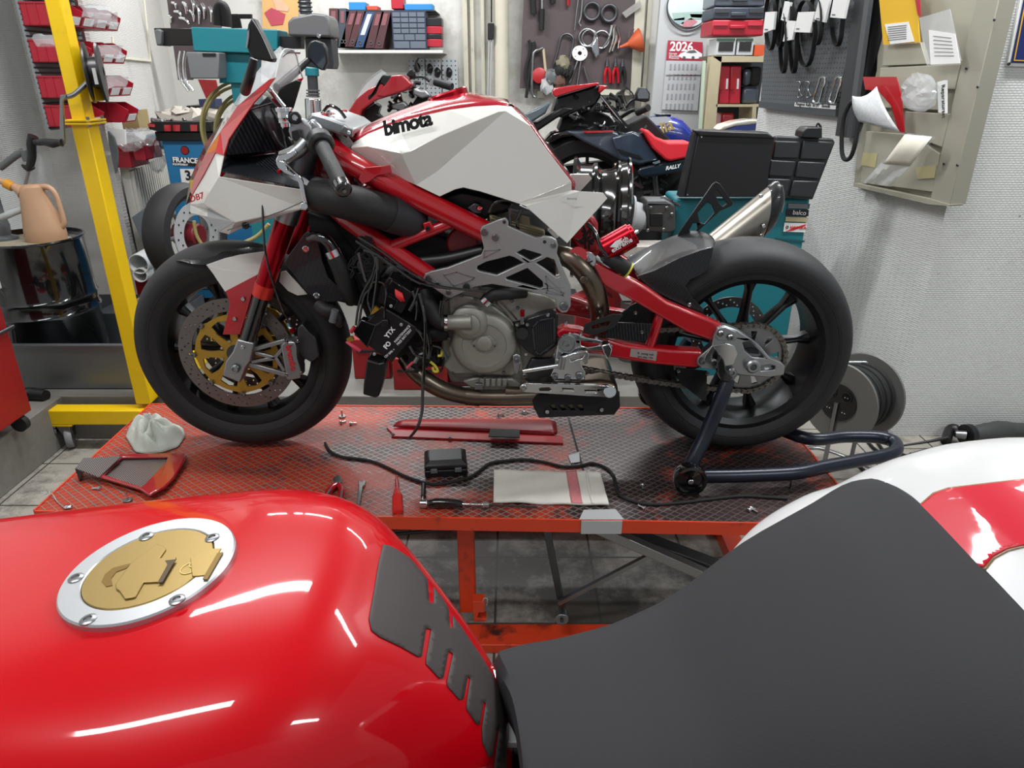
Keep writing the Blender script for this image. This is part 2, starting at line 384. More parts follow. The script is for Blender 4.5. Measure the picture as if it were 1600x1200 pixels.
# ================================================================ the room
def lin2(a, b, c, d):        # intersection of lines ab, cd in XY
    x1, y1, x2, y2, x3, y3, x4, y4 = a.x, a.y, b.x, b.y, c.x, c.y, d.x, d.y
    den = (x1-x2)*(y3-y4)-(y1-y2)*(x3-x4)
    t = ((x1-x3)*(y3-y4)-(y1-y3)*(x3-x4))/den; return Vector((x1+t*(x2-x1), y1+t*(y2-y1), a.z))
MB().b2((-4, -1.2, -.08), (4, 6.2, 0)).out('floor', M_FLOOR, kind='structure')
MB().b2((-4, -1.2, 3.2), (4, 6.2, 3.26)).out('ceiling', M_PLASTER, kind='structure')
MB().b2((-4, 6, 0), (4, 6.15, 3.2)).out('wall_back', M_PLASTER, kind='structure')
MB().b2((-2.5, -1.2, 0), (-2.3, 3.7, 3.2)).out('wall_left', M_WALLY, kind='structure')
MB().b2((-2.5, 3.7, 0), (-2.0, 3.74, 3.2)).out('wall_left_pillar', M_WALLL, kind='structure')
MB().poly([(-2.05, 3.74, 0), (-2.63, 6, 0), (-2.9, 6, 0), (-2.5, 3.74, 0)], (0, 0, 3.2)).out('wall_left_rear', M_WALLL, kind='structure')
MB().poly([(1.632, 2.71, 0), (1.305, 4.03, 0), (4, 4.03, 0), (4, 2.71, 0)], (0, 0, 3.2)).out('wall_right', M_WALLX, kind='structure')
kb = MB(); kb.b2((-2.3, 2.68, 0), (1.1, 6, .2)); kb.out('trim_1', M_TILE, kind='structure', bevel=.004)
MB().b2((-2.3, 1.2, 0), (-1.87, 2.68, .2)).out('trim_2', M_TILE, kind='structure', bevel=.004)
# vertical trims and pipe on the back wall
tr = MB()
for a, b in ((724, 731), (736, 741), (752, 757), (1008, 1014)):
    A, B = P(a, 60, 5.97), P(b, 60, 5.97); tr.b2((A.x, 5.95, .2), (B.x, 6, 3.2))
tr.out('trim_3', CREAM, kind='structure')
pz = P(783, 60, 5.9); o = MB().cyl((pz.x, 5.9, .2), (pz.x, 5.9, 3.2), .058).out('wall_pipe', CREAM, label='fat white-painted pipe running up the rear wall beside the tool board', cat='pipe')
# ================================================================ lift
zd = .42
FL, RL, A1, R1, R2 = PZ(55, 798, zd), PZ(236, 632, zd), PZ(1200, 817, zd), PZ(1257, 697, zd), PZ(1297, 745, zd)
RM = PZ(830, 637, zd)
FR = lin2(FL, A1, R1, R2); RR = lin2(RL, RM, R1, R2)
LIFT = thing('motorcycle_lift', 'orange-red scissor lift table with expanded-mesh deck under the white and red motorcycle', 'lift', ((FL.x+FR.x)/2, 1.8, 0))
MB().poly([FL, FR, RR, RL], (0, 0, -.012)).out('deck', M_DECK, LIFT)
lip = MB(); d = (FR-FL).normalized()
nrm = Vector((-d.y, d.x, 0))
for a, b, w in ((FL, FR, .02), (RR, RL, .02), (FL, RL, -.02), (FR, RR, .02)):
    t = (b-a).normalized(); n = Vector((-t.y, t.x, 0))*w
    lip.poly([a+V(0, 0, .002), b+V(0, 0, .002), b+V(0, 0, .002)-n*.25, a+V(0, 0, .002)-n*.25], (0, 0, -.036))
lip.out('deck_edge', ORED, LIFT)
jl = MB(); a, b = PZ(888, 652, zd), PZ(931, 806, zd); n = Vector((.003, 0, 0)); jl.poly([a-n, a+n, b+n, b-n], (0, 0, .0012)); jl.out('deck_joint', MBLACK, LIFT)
pt = MB(); pt.poly([PZ(*q, zd+.0025) for q in ((905, 812), (912, 797), (962, 796), (975, 812))], (0, 0, .001))
c1 = P(910, 809, FL.y-.0078); 
pt.poly([PZ(*q, zd+.0025) for q in ((888, 712), (905, 706), (906, 722), (892, 724))], (0, 0, .001))
pt.out('bare_metal_patch', LGREY, LIFT)
cp = MB(); yf = lambda x: FL.y+(x-FL.x)*d.y/d.x
A = P(908, 815, 1.46); B = P(972, 815, 1.46); cp.b2((A.x, yf(A.x)-.009, zd-.036), (B.x, yf(B.x)-.004, zd+.003)); cp.out('hinge_plate', LGREY, LIFT, bevel=.002)
# under structure
us = MB()
yp = 1.58
for pxx in (728,):
    a = P(pxx, 830, yp); us.b2((a.x-.022, yp-.025, .05), (a.x+.022, yp+.025, zd-.03))
us.out('scissor_leg', ORED, LIFT, bevel=.003)
fb = MB(); a = P(640, 990, 1.42); b = P(1250, 990, 1.42)
fb.b2((a.x-.3, 1.455, 0), (b.x, 1.535, .03)); fb.b2((a.x-.3, 2.02, 0), (b.x, 2.08, .06))
fb.b2((a.x-.3, 1.455, 0), (a.x-.22, 2.08, .05)); fb.b2((b.x-.06, 1.455, 0), (b.x, 2.08, .05)); fb.out('base_frame', ORED, LIFT, bevel=.003)
MB().b2((a.x-.25, 1.6, .02), (a.x-.2, 1.66, zd-.02)).out('scissor_leg', ORED, LIFT, bevel=.003)
def bar(mb, p, q, w, h):
    p, q = Vector(p), Vector(q); t = (q-p); L = t.length; t.normalize(); R = Matrix((t, Vector((0, 1, 0)), t.cross(Vector((0, 1, 0))))).transposed()
    mb.box((p+q)/2, (L, w, h), R)
def at(x, y, Y): return P(x, y, Y)
s = MB(); bar(s, at(925, 820, 1.50), at(1118, 905, 1.50), .03, .026); s.out('scissor_arm', STEEL, LIFT, bevel=.002)
s = MB(); bar(s, at(935, 818, 1.56), at(1140, 895, 1.56), .05, .03); s.out('scissor_arm', DSTEEL, LIFT, bevel=.002)
s = MB(); bar(s, at(1015, 868, 1.54), at(872, 942, 1.54), .012, .012); s.out('tie_bar', STEEL, LIFT)
s = MB(); bar(s, at(852, 815, 1.56), at(881, 962, 1.56), .025, .018); s.out('scissor_arm', DSTEEL, LIFT, bevel=.002)
p = at(878, 969, 1.47); s = MB(); s.cyl(p, p+V(0, .03, 0), .018); s.out('roller', STEEL, LIFT, bevel=.002)
p = at(878, 969, 1.468); MB().cyl(p-V(0, .004, 0), p, .005, n=12).out('roller_pin', DSTEEL, LIFT)
s = MB(); s.shear([(739, 940), (757, 940), (757, 957), (748, 957), (745, 966), (760, 968), (758, 972), (740, 972)], 1.46, (0, .03, 0)); s.out('locking_clip', ORED, LIFT, bevel=.001)
s = MB(); s.tube([at(754, 940, 1.46), at(757, 934, 1.46), at(762, 937, 1.46), at(760, 945, 1.46)], .0012, 6); s.out('ring_pin', CHROME, LIFT)
MB().cyl(at(600, 836, 1.7), at(706, 826, 1.7), .006, n=8).out('tie_bar', DSTEEL, LIFT)
# red drip wheel chock box under the tank etc
# ================================================================ the main motorcycle
Yb = 1.87
BK = thing('motorcycle', 'white and red unfaired motorcycle with carbon parts, front fairing and single-sided grip, standing on the lift', 'motorcycle', (0, Yb, zd))
BK['label'] = 'white and red sport motorcycle with exposed red frame tubes standing on the lift deck'
axf = V(P(382, 537, Yb).x, Yb, zd+.302); axr = V(P(1153.5, 540, Yb).x, Yb, zd+.306)
def wheel(c, R, W, rin, nsp, ph, name):
    w = MB(); w2 = W/2
    w.lathe(c, (0, 1, 0), [(rin+.012, -w2*.84), (rin+.03, -w2*1.0), (R-.045, -w2*1.04), (R-.028, -w2*.95), (R-.013, -w2*.66), (R-.004, -w2*.34), (R, 0), (R-.004, w2*.34), (R-.013, w2*.66), (R-.028, w2*.95), (R-.045, w2*1.04), (rin+.03, w2), (rin+.012, w2*.84)], 96, True)
    ty = w.out('tyre', RUBBER, BK)
    e = MB()
    for r_ in (rin+.034, rin+.040, R-.05): e.torus(c-V(0, w2*1.015, 0), (0, 1, 0), r_, .0012, 80, 6)
    e.out('sidewall_rib', RUBBER, ty)
    r = MB(); r.lathe(c, (0, 1, 0), [(rin+.016, -w2*.86), (rin+.016, -w2*.8), (rin-.004, -w2*.72), (rin-.010, -w2*.3), (rin-.010, w2*.3), (rin-.004, w2*.72), (rin+.016, w2*.8), (rin+.016, w2*.86), (rin+.002, w2*.86), (rin-.012, w2*.74), (rin-.018, w2*.3), (rin-.018, -w2*.3), (rin-.012, -w2*.74), (rin+.002, -w2*.86)], 96, True)
    rm = r.out('rim', RIM, BK)
    for k in range(nsp):
        a = ph+2*PI*k/nsp; sp = MB(); u = V(math.cos(a), 0, math.sin(a)); t = V(-math.sin(a), 0, math.cos(a))
        rs = []
        for rr, hw, hy in ((.03, .014, .03), (.09, .009, .022), (rin-.05, .0075, .018), (rin-.012, .018, .02)):
            q = c+u*rr; rs.append([q+t*hw-V(0, hy*.6, 0), q+t*hw*.3-V(0, hy, 0), q-t*hw*.3-V(0, hy, 0), q-t*hw-V(0, hy*.6, 0), q-t*hw+V(0, hy, 0), q+t*hw+V(0, hy, 0)])
        sp.rings(rs); sp.out('spoke', RIM, rm, bevel=.002)
    h = MB(); h.lathe(c, (0, 1, 0), [(.001, -w2-.005), (.028, -w2-.005), (.034, -w2+.01), (.042, -.02), (.042, .02), (.034, w2-.01), (.028, w2), (.001, w2)], 32); h.out('hub', DSTEEL, rm)
    return ty
wheel(axf, .300, .118, .207, 10, math.radians(0), 'front')
wheel(axr, .303, .186, .208, 9, math.radians(7), 'rear')
MB().poly([axr+V(math.cos(a)*.262, -.0975, math.sin(a)*.262) for a in (0,)]*3, (0, .001, 0)) if 0 else None
# --- brake discs and carriers
def disc(c, y, R0, R1, nb, m=DISC):
    o = V(c.x, y, c.z); mb = MB(); holes = []
    out_ = [o+V(math.cos(2*PI*k/72)*R0, 0, math.sin(2*PI*k/72)*R0) for k in range(72)]
    inn = [o+V(math.cos(2*PI*k/72)*R1, 0, math.sin(2*PI*k/72)*R1) for k in range(72)]
    hs = [inn]
    for k in range(nb):
        for j, rr in enumerate((.25, .5, .75)):
            a = 2*PI*(k+j*.33)/nb; q = o+V(math.cos(a), 0, math.sin(a))*(R1+(R0-R1)*rr); hs.append([q+V(math.cos(b)*.0028, 0, math.sin(b)*.0028) for b in [2*PI*i/7 for i in range(7)]])
    mb.poly(out_, (0, .005, 0), hs); return mb.out('brake_disc', m, BK)
def carrier(c, y, R, m, n=10):
    o = V(c.x, y, c.z); mb = MB(); out_, hs = [], []
    N_ = 60
    for k in range(N_):
        a = 2*PI*k/N_; rr = R*(1+.06*max(0, math.cos(a*n))**4); out_.append(o+V(math.cos(a)*rr, 0, math.sin(a)*rr))
    hs.append([o+V(math.cos(2*PI*k/24)*.026, 0, math.sin(2*PI*k/24)*.026) for k in range(24)])
    for k in range(n//2*1):
        pass
    m5 = n//2*2
    for k in range(m5):
        a0 = 2*PI*(k+.5)/m5; w = PI/m5
        pts = [(.044, .35), (.044, -.35), (R*.66, -.72), (R*.86, -.62), (R*.9, 0), (R*.86, .62), (R*.66, .72)]
        hs.append([o+V(math.cos(a0+w*t)*r, 0, math.sin(a0+w*t)*r) for r, t in pts])
    mb.poly(out_, (0, .006, 0), hs); return mb.out('disc_carrier', m, BK, bevel=.0008)
for sy in (-1, 1):
    y = Yb+sy*.062
    disc(axf, y, .158, .122, 26); carrier(axf, y-.001, .112, GOLD, 8)
    if sy < 0:
        for k in range(8):
            a = 2*PI*k/8; q = V(axf.x+math.cos(a)*.117, y-.004, axf.z+math.sin(a)*.117); bolt(BK, None, q, 0, .008, STEEL, .005, name='disc_bobbin')
            bolt(BK, None, V(axf.x+math.cos(a+.3)*.042, y-.004, axf.z+math.sin(a+.3)*.042), 0, .004, CHROME, .003)
disc(axr, Yb+.10, .11, .08, 18)
# --- sprocket, chain
ys = Yb-.102
def sprocket(c, R, nt_, y, m, wins):
    o = V(c.x, y, c.z); out_ = []
    for k in range(nt_*2):
        a = 2*PI*k/(nt_*2); rr = R if k % 2 else R-.005; out_.append(o+V(math.cos(a)*rr, 0, math.sin(a)*rr))
    hs = [[o+V(math.cos(2*PI*k/24)*R*.35, 0, math.sin(2*PI*k/24)*R*.35) for k in range(24)]]
    for k in range(wins):
        a0 = 2*PI*k/wins; w = 2*PI/wins
        for sg in (1, -1): hs.append([o+V(math.cos(a0+w*t)*r*R, 0, math.sin(a0+w*t)*r*R) for r, t in ((.52, .03*sg+.12*(sg < 0)), (.84, .06*sg), (.84, .36*sg), (.62, .3*sg))] if sg > 0 else [o+V(math.cos(a0-w*t)*r*R, 0, math.sin(a0-w*t)*r*R) for r, t in ((.52, .12), (.84, .12), (.84, .42), (.6, .36))])
    hs = hs[:1]+hs[1::2]+[] 
    return MB().poly(out_, (0, .006, 0), hs).out('rear_sprocket', m, BK, bevel=.0008)
spr = P(1170, 564, ys); SPR = V(axr.x+.0, ys, axr.z-.0)
sprocket(SPR, .092, 42, ys, STEEL, 9)
# chain path: loop around both sprockets
esp = P(862, 543, ys); er = .036; R = .094
chp = []
top0 = esp+V(0, 0, er); top1 = SPR+V(0, 0, R)
bot0 = esp-V(0, 0, er+.005); bot1 = SPR-V(0, 0, R)
def seg(a, b, n): return [a.lerp(b, k/n) for k in range(n)]
chp += seg(top0, top1, 34); chp += [SPR+V(math.sin(a)*R, 0, math.cos(a)*R) for a in [PI*k/18 for k in range(18)]]
chp += [p-V(0, 0, .012*math.sin(PI*i/34)) for i, p in enumerate(seg(bot1, bot0, 34))]; chp += [esp+V(-math.sin(a)*er, 0, -math.cos(a)*er) for a in [PI*k/7 for k in range(7)]]
ch = MB(); L = 0; acc = [0]
for i in range(len(chp)): acc.append(acc[-1]+(chp[(i+1) % len(chp)]-chp[i]).length)
tot = acc[-1]; nl = int(tot/.0159/2)*2; pts = []; j = 0
for k in range(nl):
    sdist = tot*k/nl
    while acc[j+1] < sdist: j += 1
    t = (sdist-acc[j])/(acc[j+1]-acc[j]); pts.append(chp[j].lerp(chp[(j+1) % len(chp)], t))
for k in range(nl):
    a, b = pts[k], pts[(k+1) % nl]; t = (b-a).normalized(); n = V(-t.z, 0, t.x); yo = .0095 if k % 2 else .0065
    for sg in (-1, 1):
        c0 = V(0, sg*yo, 0)
        pl = [a+n*.0065-t*.003, a+n*.0065+t*.003, (a+b)/2+n*.0045, b+n*.0065-t*.003, b+n*.0065+t*.003, b-n*.0065+t*.003, b-n*.0065-t*.003, (a+b)/2-n*.0045, a-n*.0065+t*.003, a-n*.0065-t*.003]
        ch.poly([q+c0 for q in pl], (0, .0018, 0))
    ch.cyl(a-V(0, .013, 0), a+V(0, .012, 0), .003, n=8)
ch.out('chain', mat('chain_metal', '#77726b', .4, .85), BK)
# --- front fork
for sy, nm in ((-1, 'near'), (1, 'far')):
    Yf = Yb+sy*.105
    dy = Yf-(Yb-.105)
    def Q(x, y): return P(x, y, Yb-.105)+V(0, dy, 0)
    MB().tube([Q(486, 222), Q(456, 318)], [.026, .027], 28, 1).out('fork_upper_tube', DSTEEL, BK)
    MB().tube([Q(457, 312), Q(447, 346)], [.029, .028], 28, 1).out('fork_clamp_tube', ALU, BK)
    MB().tube([Q(449, 338), Q(411, 454)], [.0265, .0235], 28, 1).out('fork_outer_tube', RANO, BK)
    MB().tube([Q(415, 444), Q(409, 462)], [.026, .026], 28, 1).out('fork_ring', mat('fork_ring_red', '#d43a30', .3, .6), BK)
    MB().tube([Q(409, 462), Q(388, 530)], [.0205, .0205], 28, 1).out('fork_inner_tube', GBLACK, BK)
    f = MB(); pl = [(375, 526), (401, 532), (395, 560), (388, 570), (379, 594), (366, 588), (352, 583), (357, 560), (368, 545)]
    f.poly([Q(*q)-V(0, .022, 0) for q in pl], (0, .044, 0)); f.out('fork_foot', ALU, BK, bevel=.004, seg=3)
    ar = MB()
    for a, b, w in (((390, 548), (445, 533), 7), ((388, 570), (446, 586), 8), ((398, 552), (430, 560), 6), ((430, 558), (446, 540), 6), ((428, 556), (444, 580), 6), ((392, 566), (430, 560), 6)):
        A, B = Q(*a), Q(*b); t = (B-A).normalized(); n = V(-t.z, 0, t.x)*w/1109*.9
        ar.poly([A+n, B+n, B-n, A-n], (0, .014, 0))
    ar.out('caliper_bracket', ALU, BK, bevel=.0015)
    cb = MB(); cb.poly([Q(*q)-V(0, .016, 0) for q in ((441, 537), (446, 531), (463, 531), (466, 540), (466, 556), (472, 575), (472, 588), (455, 591), (450, 590), (447, 570))], (0, .05, 0)); cl = cb.out('brake_caliper', ALU, BK, bevel=.004, seg=3)
    cb = MB(); cb.poly([Q(*q)+V(0, .012, 0) for q in ((462, 515), (470, 508), (480, 520), (492, 530), (497, 560), (485, 570), (468, 560), (462, 545))], (0, .05, 0)); cb.out('caliper_body', DSTEEL, cl, bevel=.004)
    if sy < 0:
        ta, tb = P(446, 540, Yf-.0175), P(456, 585, Yf-.0175)
        text('caliper_lettering', 'brembo', ta, tb-ta, (1, 0, .3), .023, INKR, cl, off=.0006)
        for q in ((465, 533), (448, 534), (471, 583), (448, 586)): bolt(BK, q[0], q[1], Yf-.03, .005)
        for q in ((379, 543), (369, 576)): bolt(BK, q[0], q[1], Yf-.023, .006)
        bolt(BK, 367.5, 576, Yf-.026, .012, ALU, .008, name='axle_nut')
        MB().ptube([(410, 300, 1.70), (412, 370, 1.68), (420, 420, 1.68), (440, 480, 1.70), (453, 505, 1.73), (457, 516, 1.745)], .0028, 8).out('brake_hose', GBLACK, BK)
        p = P(457, 516, 1.745); MB().cyl(p-V(0, .006, 0), p+V(0, .01, 0), .006, n=14).out('banjo_bolt', RANO, BK)
# --- front mudguard (wraps the tyre)
def guard(name, pts, m, Yn, Yfar, edge, parent=BK, th=.004):
    g = MB(); g.px(pts, Yn, th); off = V(0, Yfar-Yn, 0)
    g.poly([P(x, y, Yn)+off for x, y in pts], (0, -th, 0))
    for i in range(len(edge)-1):
        a, b = P(*edge[i], Yn), P(*edge[i+1], Yn); u = V(0, 0, .018) if edge is not None else V(0, 0, 0)
        steps = 7; prev = None
        for k in range(steps+1):
            t = k/steps; bulge = math.sin(PI*t)*.022; out_n = ((a+b)/2-V(axf.x if Yn > Yb-.09 and name != 'rear_mudguard' else axr.x, 0, axf.z)); out_n.y = 0; out_n.normalize()
            q = (a+off*t+out_n*bulge, b+off*t+out_n*bulge)
            if prev: g.poly([prev[0], prev[1], q[1], q[0]], -out_n*.002)
            prev = q
    return g.out(name, m, parent)
def hoop(name, near, mid, Yn, m):      # sheet arched over the tyre: near edge, crown line on the centre plane, mirrored far edge
    g = MB(); rows = []
    for a, b in zip(near, mid):
        A, B_ = P(*a, Yn), P(*b, Yb); A2 = V(A.x, 2*Yb-A.y, A.z); r = []
        for k in range(13):
            t = k/12*2-1; w = (1-abs(t)**2.6); y = Yb+t*(Yb-Yn); r.append(V(A.x+(B_.x-A.x)*w, y, A.z+(B_.z-A.z)*w))
        rows.append(r)
    g.grid(rows); o = g.out(name, m, BK, solid=.003, sub=1)
    return o
hoop('front_mudguard', [(282, 407), (302, 414), (325, 416), (350, 406), (380, 400), (424, 402)], [(279, 403), (289, 396), (317, 386), (352, 381), (398, 382), (428, 389)], Yb-.07, M_CARBON)
MB().px([(322, 414), (350, 404), (375, 398), (413, 393), (425, 396), (424, 412), (402, 429), (352, 456), (340, 437)], Yb-.0725, .004).out('mudguard_side_panel', WHITE, BK, bevel=.001)
MB().px([(325, 415), (340, 420), (404, 429), (402, 429), (352, 456), (339, 437)], Yb-.0745, .002).out('mudguard_crease', WHITE, BK)
MB().px([(352, 455), (402, 429), (397, 446), (388, 480), (375, 523), (348, 523), (356, 490), (359, 473)], Yb-.0755, .004).out('mudguard_lower_panel', RED, BK, bevel=.001)
MB().px([(439, 425), (446, 423), (462, 440), (480, 460), (465, 462), (450, 455), (436, 440)], Yb-.074, .004).out('mudguard_rear_panel', WHITE, BK, bevel=.001)
for q in ((380, 467), (367, 498)): bolt(BK, q[0], q[1], Yb-.077, .006)
# ================================================================ main motorcycle: frame, tank, engine
YN = Yb-.155            # near frame plane
def mir(p): return V(p.x, 2*Yb-p.y, p.z)
def both(fn):           # fn(map, side)
    fn(lambda p: p, -1); fn(mir, 1)
def ftubes(mp, sd):
    T = lambda x, y, Y=YN: mp(P(x, y, Y))
    MB().tube([T(500, 214, Yb-.05), T(535, 246, YN+.03), T(600, 283), T(762, 364)], [.026, .027, .0265, .0265], 24, 4).out('frame_tube', RED, BK)
    MB().tube([T(505, 300, Yb-.05), T(545, 345, YN+.02), T(672, 431)], [.02, .0225, .0225], 24, 4).out('frame_tube', RED, BK)
    MB().tube([T(614, 384), T(712, 345)], .0135, 16, 1).out('frame_tube', RED, BK)
    MB().tube([T(600, 284), T(556, 308, YN+.02)], .013, 16, 1).out('frame_tube', RED, BK)
    g = MB(); g.poly([T(660, 349, YN-.016), T(672, 346, YN-.016), T(679, 360, YN-.016), T(667, 366, YN-.016)], (0, .012*-sd, 0)); g.out('frame_lug', RED, BK, bevel=.002)
both(ftubes)
bolt(BK, 668.5, 357, YN-.017, .006, MBLACK)
h = MB(); h.cyl(P(497, 196, Yb), P(470, 318, Yb), .034, n=28); h.out('steering_head', RED, BK)
h = MB(); h.poly([P(494, 190, Yb-.06), P(520, 205, Yb-.06), P(545, 240, Yb-.06), P(560, 330, Yb-.06), P(500, 320, Yb-.06), P(487, 240, Yb-.06)], (0, .12, 0)); h.out('head_gusset', DRED, BK, bevel=.01)
h = MB(); h.px([(570, 262), (610, 258), (612, 270), (590, 274), (577, 284), (566, 288), (560, 280)], YN-.03, .004); h.out('frame_lug', RED, BK, bevel=.001)
# silver bracket plate with windows
OUTP = [(750, 360), (753, 354), (782, 342), (790, 340), (795, 347), (794, 353), (838, 372), (846, 371), (849, 369), (862, 371), (870, 376), (872, 383), (870, 396), (876, 412), (892, 448), (892, 478), (886, 488), (877, 489), (871, 483), (868, 468), (826, 454), (768, 444), (742, 448), (712, 462), (704, 466), (697, 464), (666, 443), (661, 436), (664, 428), (673, 424), (700, 418), (752, 398), (756, 388)]
H = [[(745, 421), (746, 416), (760, 409), (796, 400), (803, 402), (818, 411), (776, 430), (750, 424)],
     [(824, 419), (848, 440), (849, 449), (845, 451), (792, 437), (790, 434)],
     [(807, 395), (818, 389), (845, 397), (846, 400), (829, 408)],
     [(837, 411), (855, 402), (866, 406), (875, 432), (870, 434)]]
YP = Yb-.19
MB().px(OUTP, YP, .014, H).out('swingarm_bracket', ALUB, BK, bevel=.0022, seg=3)
mz = MB(); d_ = V(0, 2*(Yb-YP)-.014, 0); mz.poly([P(*q, YP)+d_ for q in OUTP], (0, .014, 0)); mz.out('swingarm_bracket', ALUB, BK, bevel=.0012)
def outline(pts, w, Y, dd, mb):
    n = len(pts)
    for i in range(n):
        a, b = P(*pts[i], Y), P(*pts[(i+1) % n], Y); t = (b-a).normalized(); nn = V(-t.z, 0, t.x)*w; mb.poly([a+nn-t*w, b+nn+t*w, b-nn+t*w, a-nn-t*w], (0, dd, 0))
r_ = MB(); outline([(852, 443), (877, 457), (880, 462), (854, 458), (856, 447)], .0012, YP-.0015, .002, r_); r_.out('machined_edge', ALU, BK)
r_ = MB(); outline([(852, 443), (843, 447), (881, 459), (878, 436), (862, 436)][:0] or [(853, 432), (881, 458), (879, 461), (856, 454)], .0012, YP-.0015, .002, r_); r_.out('machined_edge', ALU, BK)
r_ = MB(); outline([(694, 430), (713, 425), (741, 434), (738, 437), (709, 447)], .0012, YP-.0018, .002, r_); r_.out('machined_edge', ALU, BK)
r_ = MB(); outline([(788, 372), (800, 376), (795, 389), (850, 410), (845, 415), (794, 396), (787, 384)][:0] or [(757, 392), (781, 390), (760, 401), (756, 403)], .0010, YP-.0018, .002, r_); r_.out('machined_edge', ALU, BK)

for x, y, r in ((757, 363, .0085), (774, 371, .0085), (865, 383, .007), (670, 435, .0085), (684, 443, .006), (701, 457, .007), (881, 478, .011)): bolt(BK, x, y, YP-.001, r, STEEL, .006)
MB().cyl(P(851, 378, YP-.002), P(851, 378, YP), .004).out('bolt_hole', MBLACK, BK); MB().cyl(P(788, 347, YP-.002), P(788, 347, YP), .004).out('bolt_hole', MBLACK, BK)
p = P(729, 448, YP-.004); MB().cyl(p-V(0, .008, 0), p, .009, n=16).out('rubber_stop', MBLACK, BK, bevel=.002)
# --- swingarm
YS = Yb-.165
def sarm(mp, sd):
    def pl(mb, pts, Y=YS, d=.042): mb.poly([mp(P(x, y, Y)) for x, y in pts], (0, d*-sd, 0)); return mb
    up_ = [(899, 402), (903, 394), (912, 391), (920, 396), (932, 410), (975, 431), (995, 441), (1014, 452), (1042, 472), (1075, 486), (1128, 507), (1132, 512), (1117, 533), (1112, 533), (1074, 520), (1043, 502), (1027, 493), (990, 471), (950, 450), (928, 436), (924, 430)]
    pl(MB(), up_).out('swingarm_beam', RED, BK, bevel=.0075, seg=4)
    pl(MB(), [(868, 520), (880, 512), (905, 515), (940, 527), (975, 538), (1008, 543), (1050, 547), (1098, 549), (1100, 556), (1091, 575), (1084, 576), (1024, 570), (990, 565), (956, 559), (915, 550), (880, 545)]).out('swingarm_beam', RED, BK, bevel=.0075, seg=4)
    MB().tube([mp(P(1032, 490, YS+.02)), mp(P(1014, 544, YS+.02))], .0125, 18, 1).out('swingarm_strut', RED, BK)
both(sarm)
o = MB().cyl(P(918, 407, YS-.004), P(918, 407, YS+.05), .021, n=28).out('swingarm_pivot', ALU, BK, bevel=.002)
bolt(BK, 915, 404, YS-.005, .010, ALU, .006)
MB().px([(922, 408), (926, 407), (928, 411), (924, 418), (920, 417)], YS-.006, .004).out('pivot_slot', MBLACK, BK)
MB().cyl(P(903, 400, YS-.01), P(903, 400, Yb+.15), .022, n=28).out('swingarm_cross_tube', RED, BK)
MB().px([(986, 545), (1027, 549), (1025, 564), (984, 557)], YS-.0012, .001).out('information_sticker', mat('sticker_grey', '#8f8580', .5), BK)
ptext('sticker_lettering', 'R  swing unit', (996, 553), (1024, 556), YS-.0014, .008, INKB, BK); ptext('sticker_lettering', 'tyre data 17M', (996, 558), (1024, 561.5), YS-.0014, .007, INKB, BK)
MB().px([(960, 540)]*1+[(872, 527), (925, 532), (950, 540), (952, 556), (872, 545)], YS+.01, .03).out('swingarm_inner', DARKRED, BK)
# --- axle plate
YA = Yb-.155
AP = [(1116, 522), (1121, 512), (1133, 509), (1152, 516), (1166, 525), (1190, 543), (1204, 560), (1220, 566), (1227, 572), (1225, 586), (1202, 590), (1160, 587), (1124, 578), (1094, 575), (1089, 568), (1091, 559), (1099, 552), (1112, 541)]
MB().px(AP, YA-.02, .03, [[(1160, 535), (1172, 533), (1186, 548), (1196, 560), (1176, 558), (1164, 548)], [(1189, 572), (1202, 570), (1211, 572), (1211, 578), (1189, 580)]]).out('axle_plate', ALU, BK, bevel=.003, seg=3)
MB().px([(1117, 524), (1122, 513), (1134, 511), (1151, 519), (1153, 527), (1147, 533), (1122, 532)], YA-.026, .008).out('axle_plate_clamp', ALU, BK, bevel=.002)
MB().px([(1112, 541), (1135, 536), (1147, 540), (1153, 553), (1146, 570), (1124, 574), (1100, 566), (1102, 556)], YA-.0235, .004).out('axle_plate_boss', CHROME, BK, bevel=.0015)
for q in ((1126, 521), (1141, 527), (1097.5, 565), (1115, 566)): bolt(BK, *q, YA-.028 if q[1] < 540 else YA-.025, .0085, STEEL, .007)
bolt(BK, 1143, 581, YA-.03, .0115, ALU, .01)
a = MB(); c = P(1176, 572, YA-.03); a.lathe(c, (0, 1, 0), [(.018, .01), (.018, -.004), (.014, -.008), (.009, -.008), (.009, .02), (.0001, .02)], 32); a.out('axle_nut', ALU, BK)
MB().cyl(V(axr.x, Yb-.17, axr.z), V(axr.x, Yb+.15, axr.z), .011, n=18).out('axle', STEEL, BK); MB().cyl(V(axf.x, Yb-.12, axf.z), V(axf.x, Yb+.13, axf.z), .011, n=18).out('axle', STEEL, BK)
# --- rear hugger
hoop('rear_mudguard', [(996, 434), (1022, 424), (1062, 404), (1096, 392), (1114, 388)], [(993, 430), (1010, 415), (1055, 389), (1092, 374), (1112, 368)], Yb-.112, M_CARBON)
MB().px([(995, 432), (1022, 423), (1062, 403), (1096, 391), (1115, 386), (1112, 402), (1103, 423), (1094, 430), (1079, 437), (1071, 447), (1079, 462), (1100, 484), (1099, 492), (1068, 477), (1025, 457)], Yb-.114, .004).out('mudguard_side', M_CARBON, BK, bevel=.001)
outl = MB(); outline([(998, 433), (1058, 433), (1092, 429), (1102, 422)], .0009, Yb-.1135, .001, outl); outl.out('mudguard_crease', mat('resin_edge', '#4a4d52', .2, coat=1), BK)
bolt(BK, 1077, 476, Yb-.125, .006)
MB().px([(1000, 470), (1022, 483), (1027, 493), (1018, 508), (960, 507), (962, 497), (985, 478)], Yb-.12, .006).out('chain_guard', M_CARBON, BK, bevel=.001)
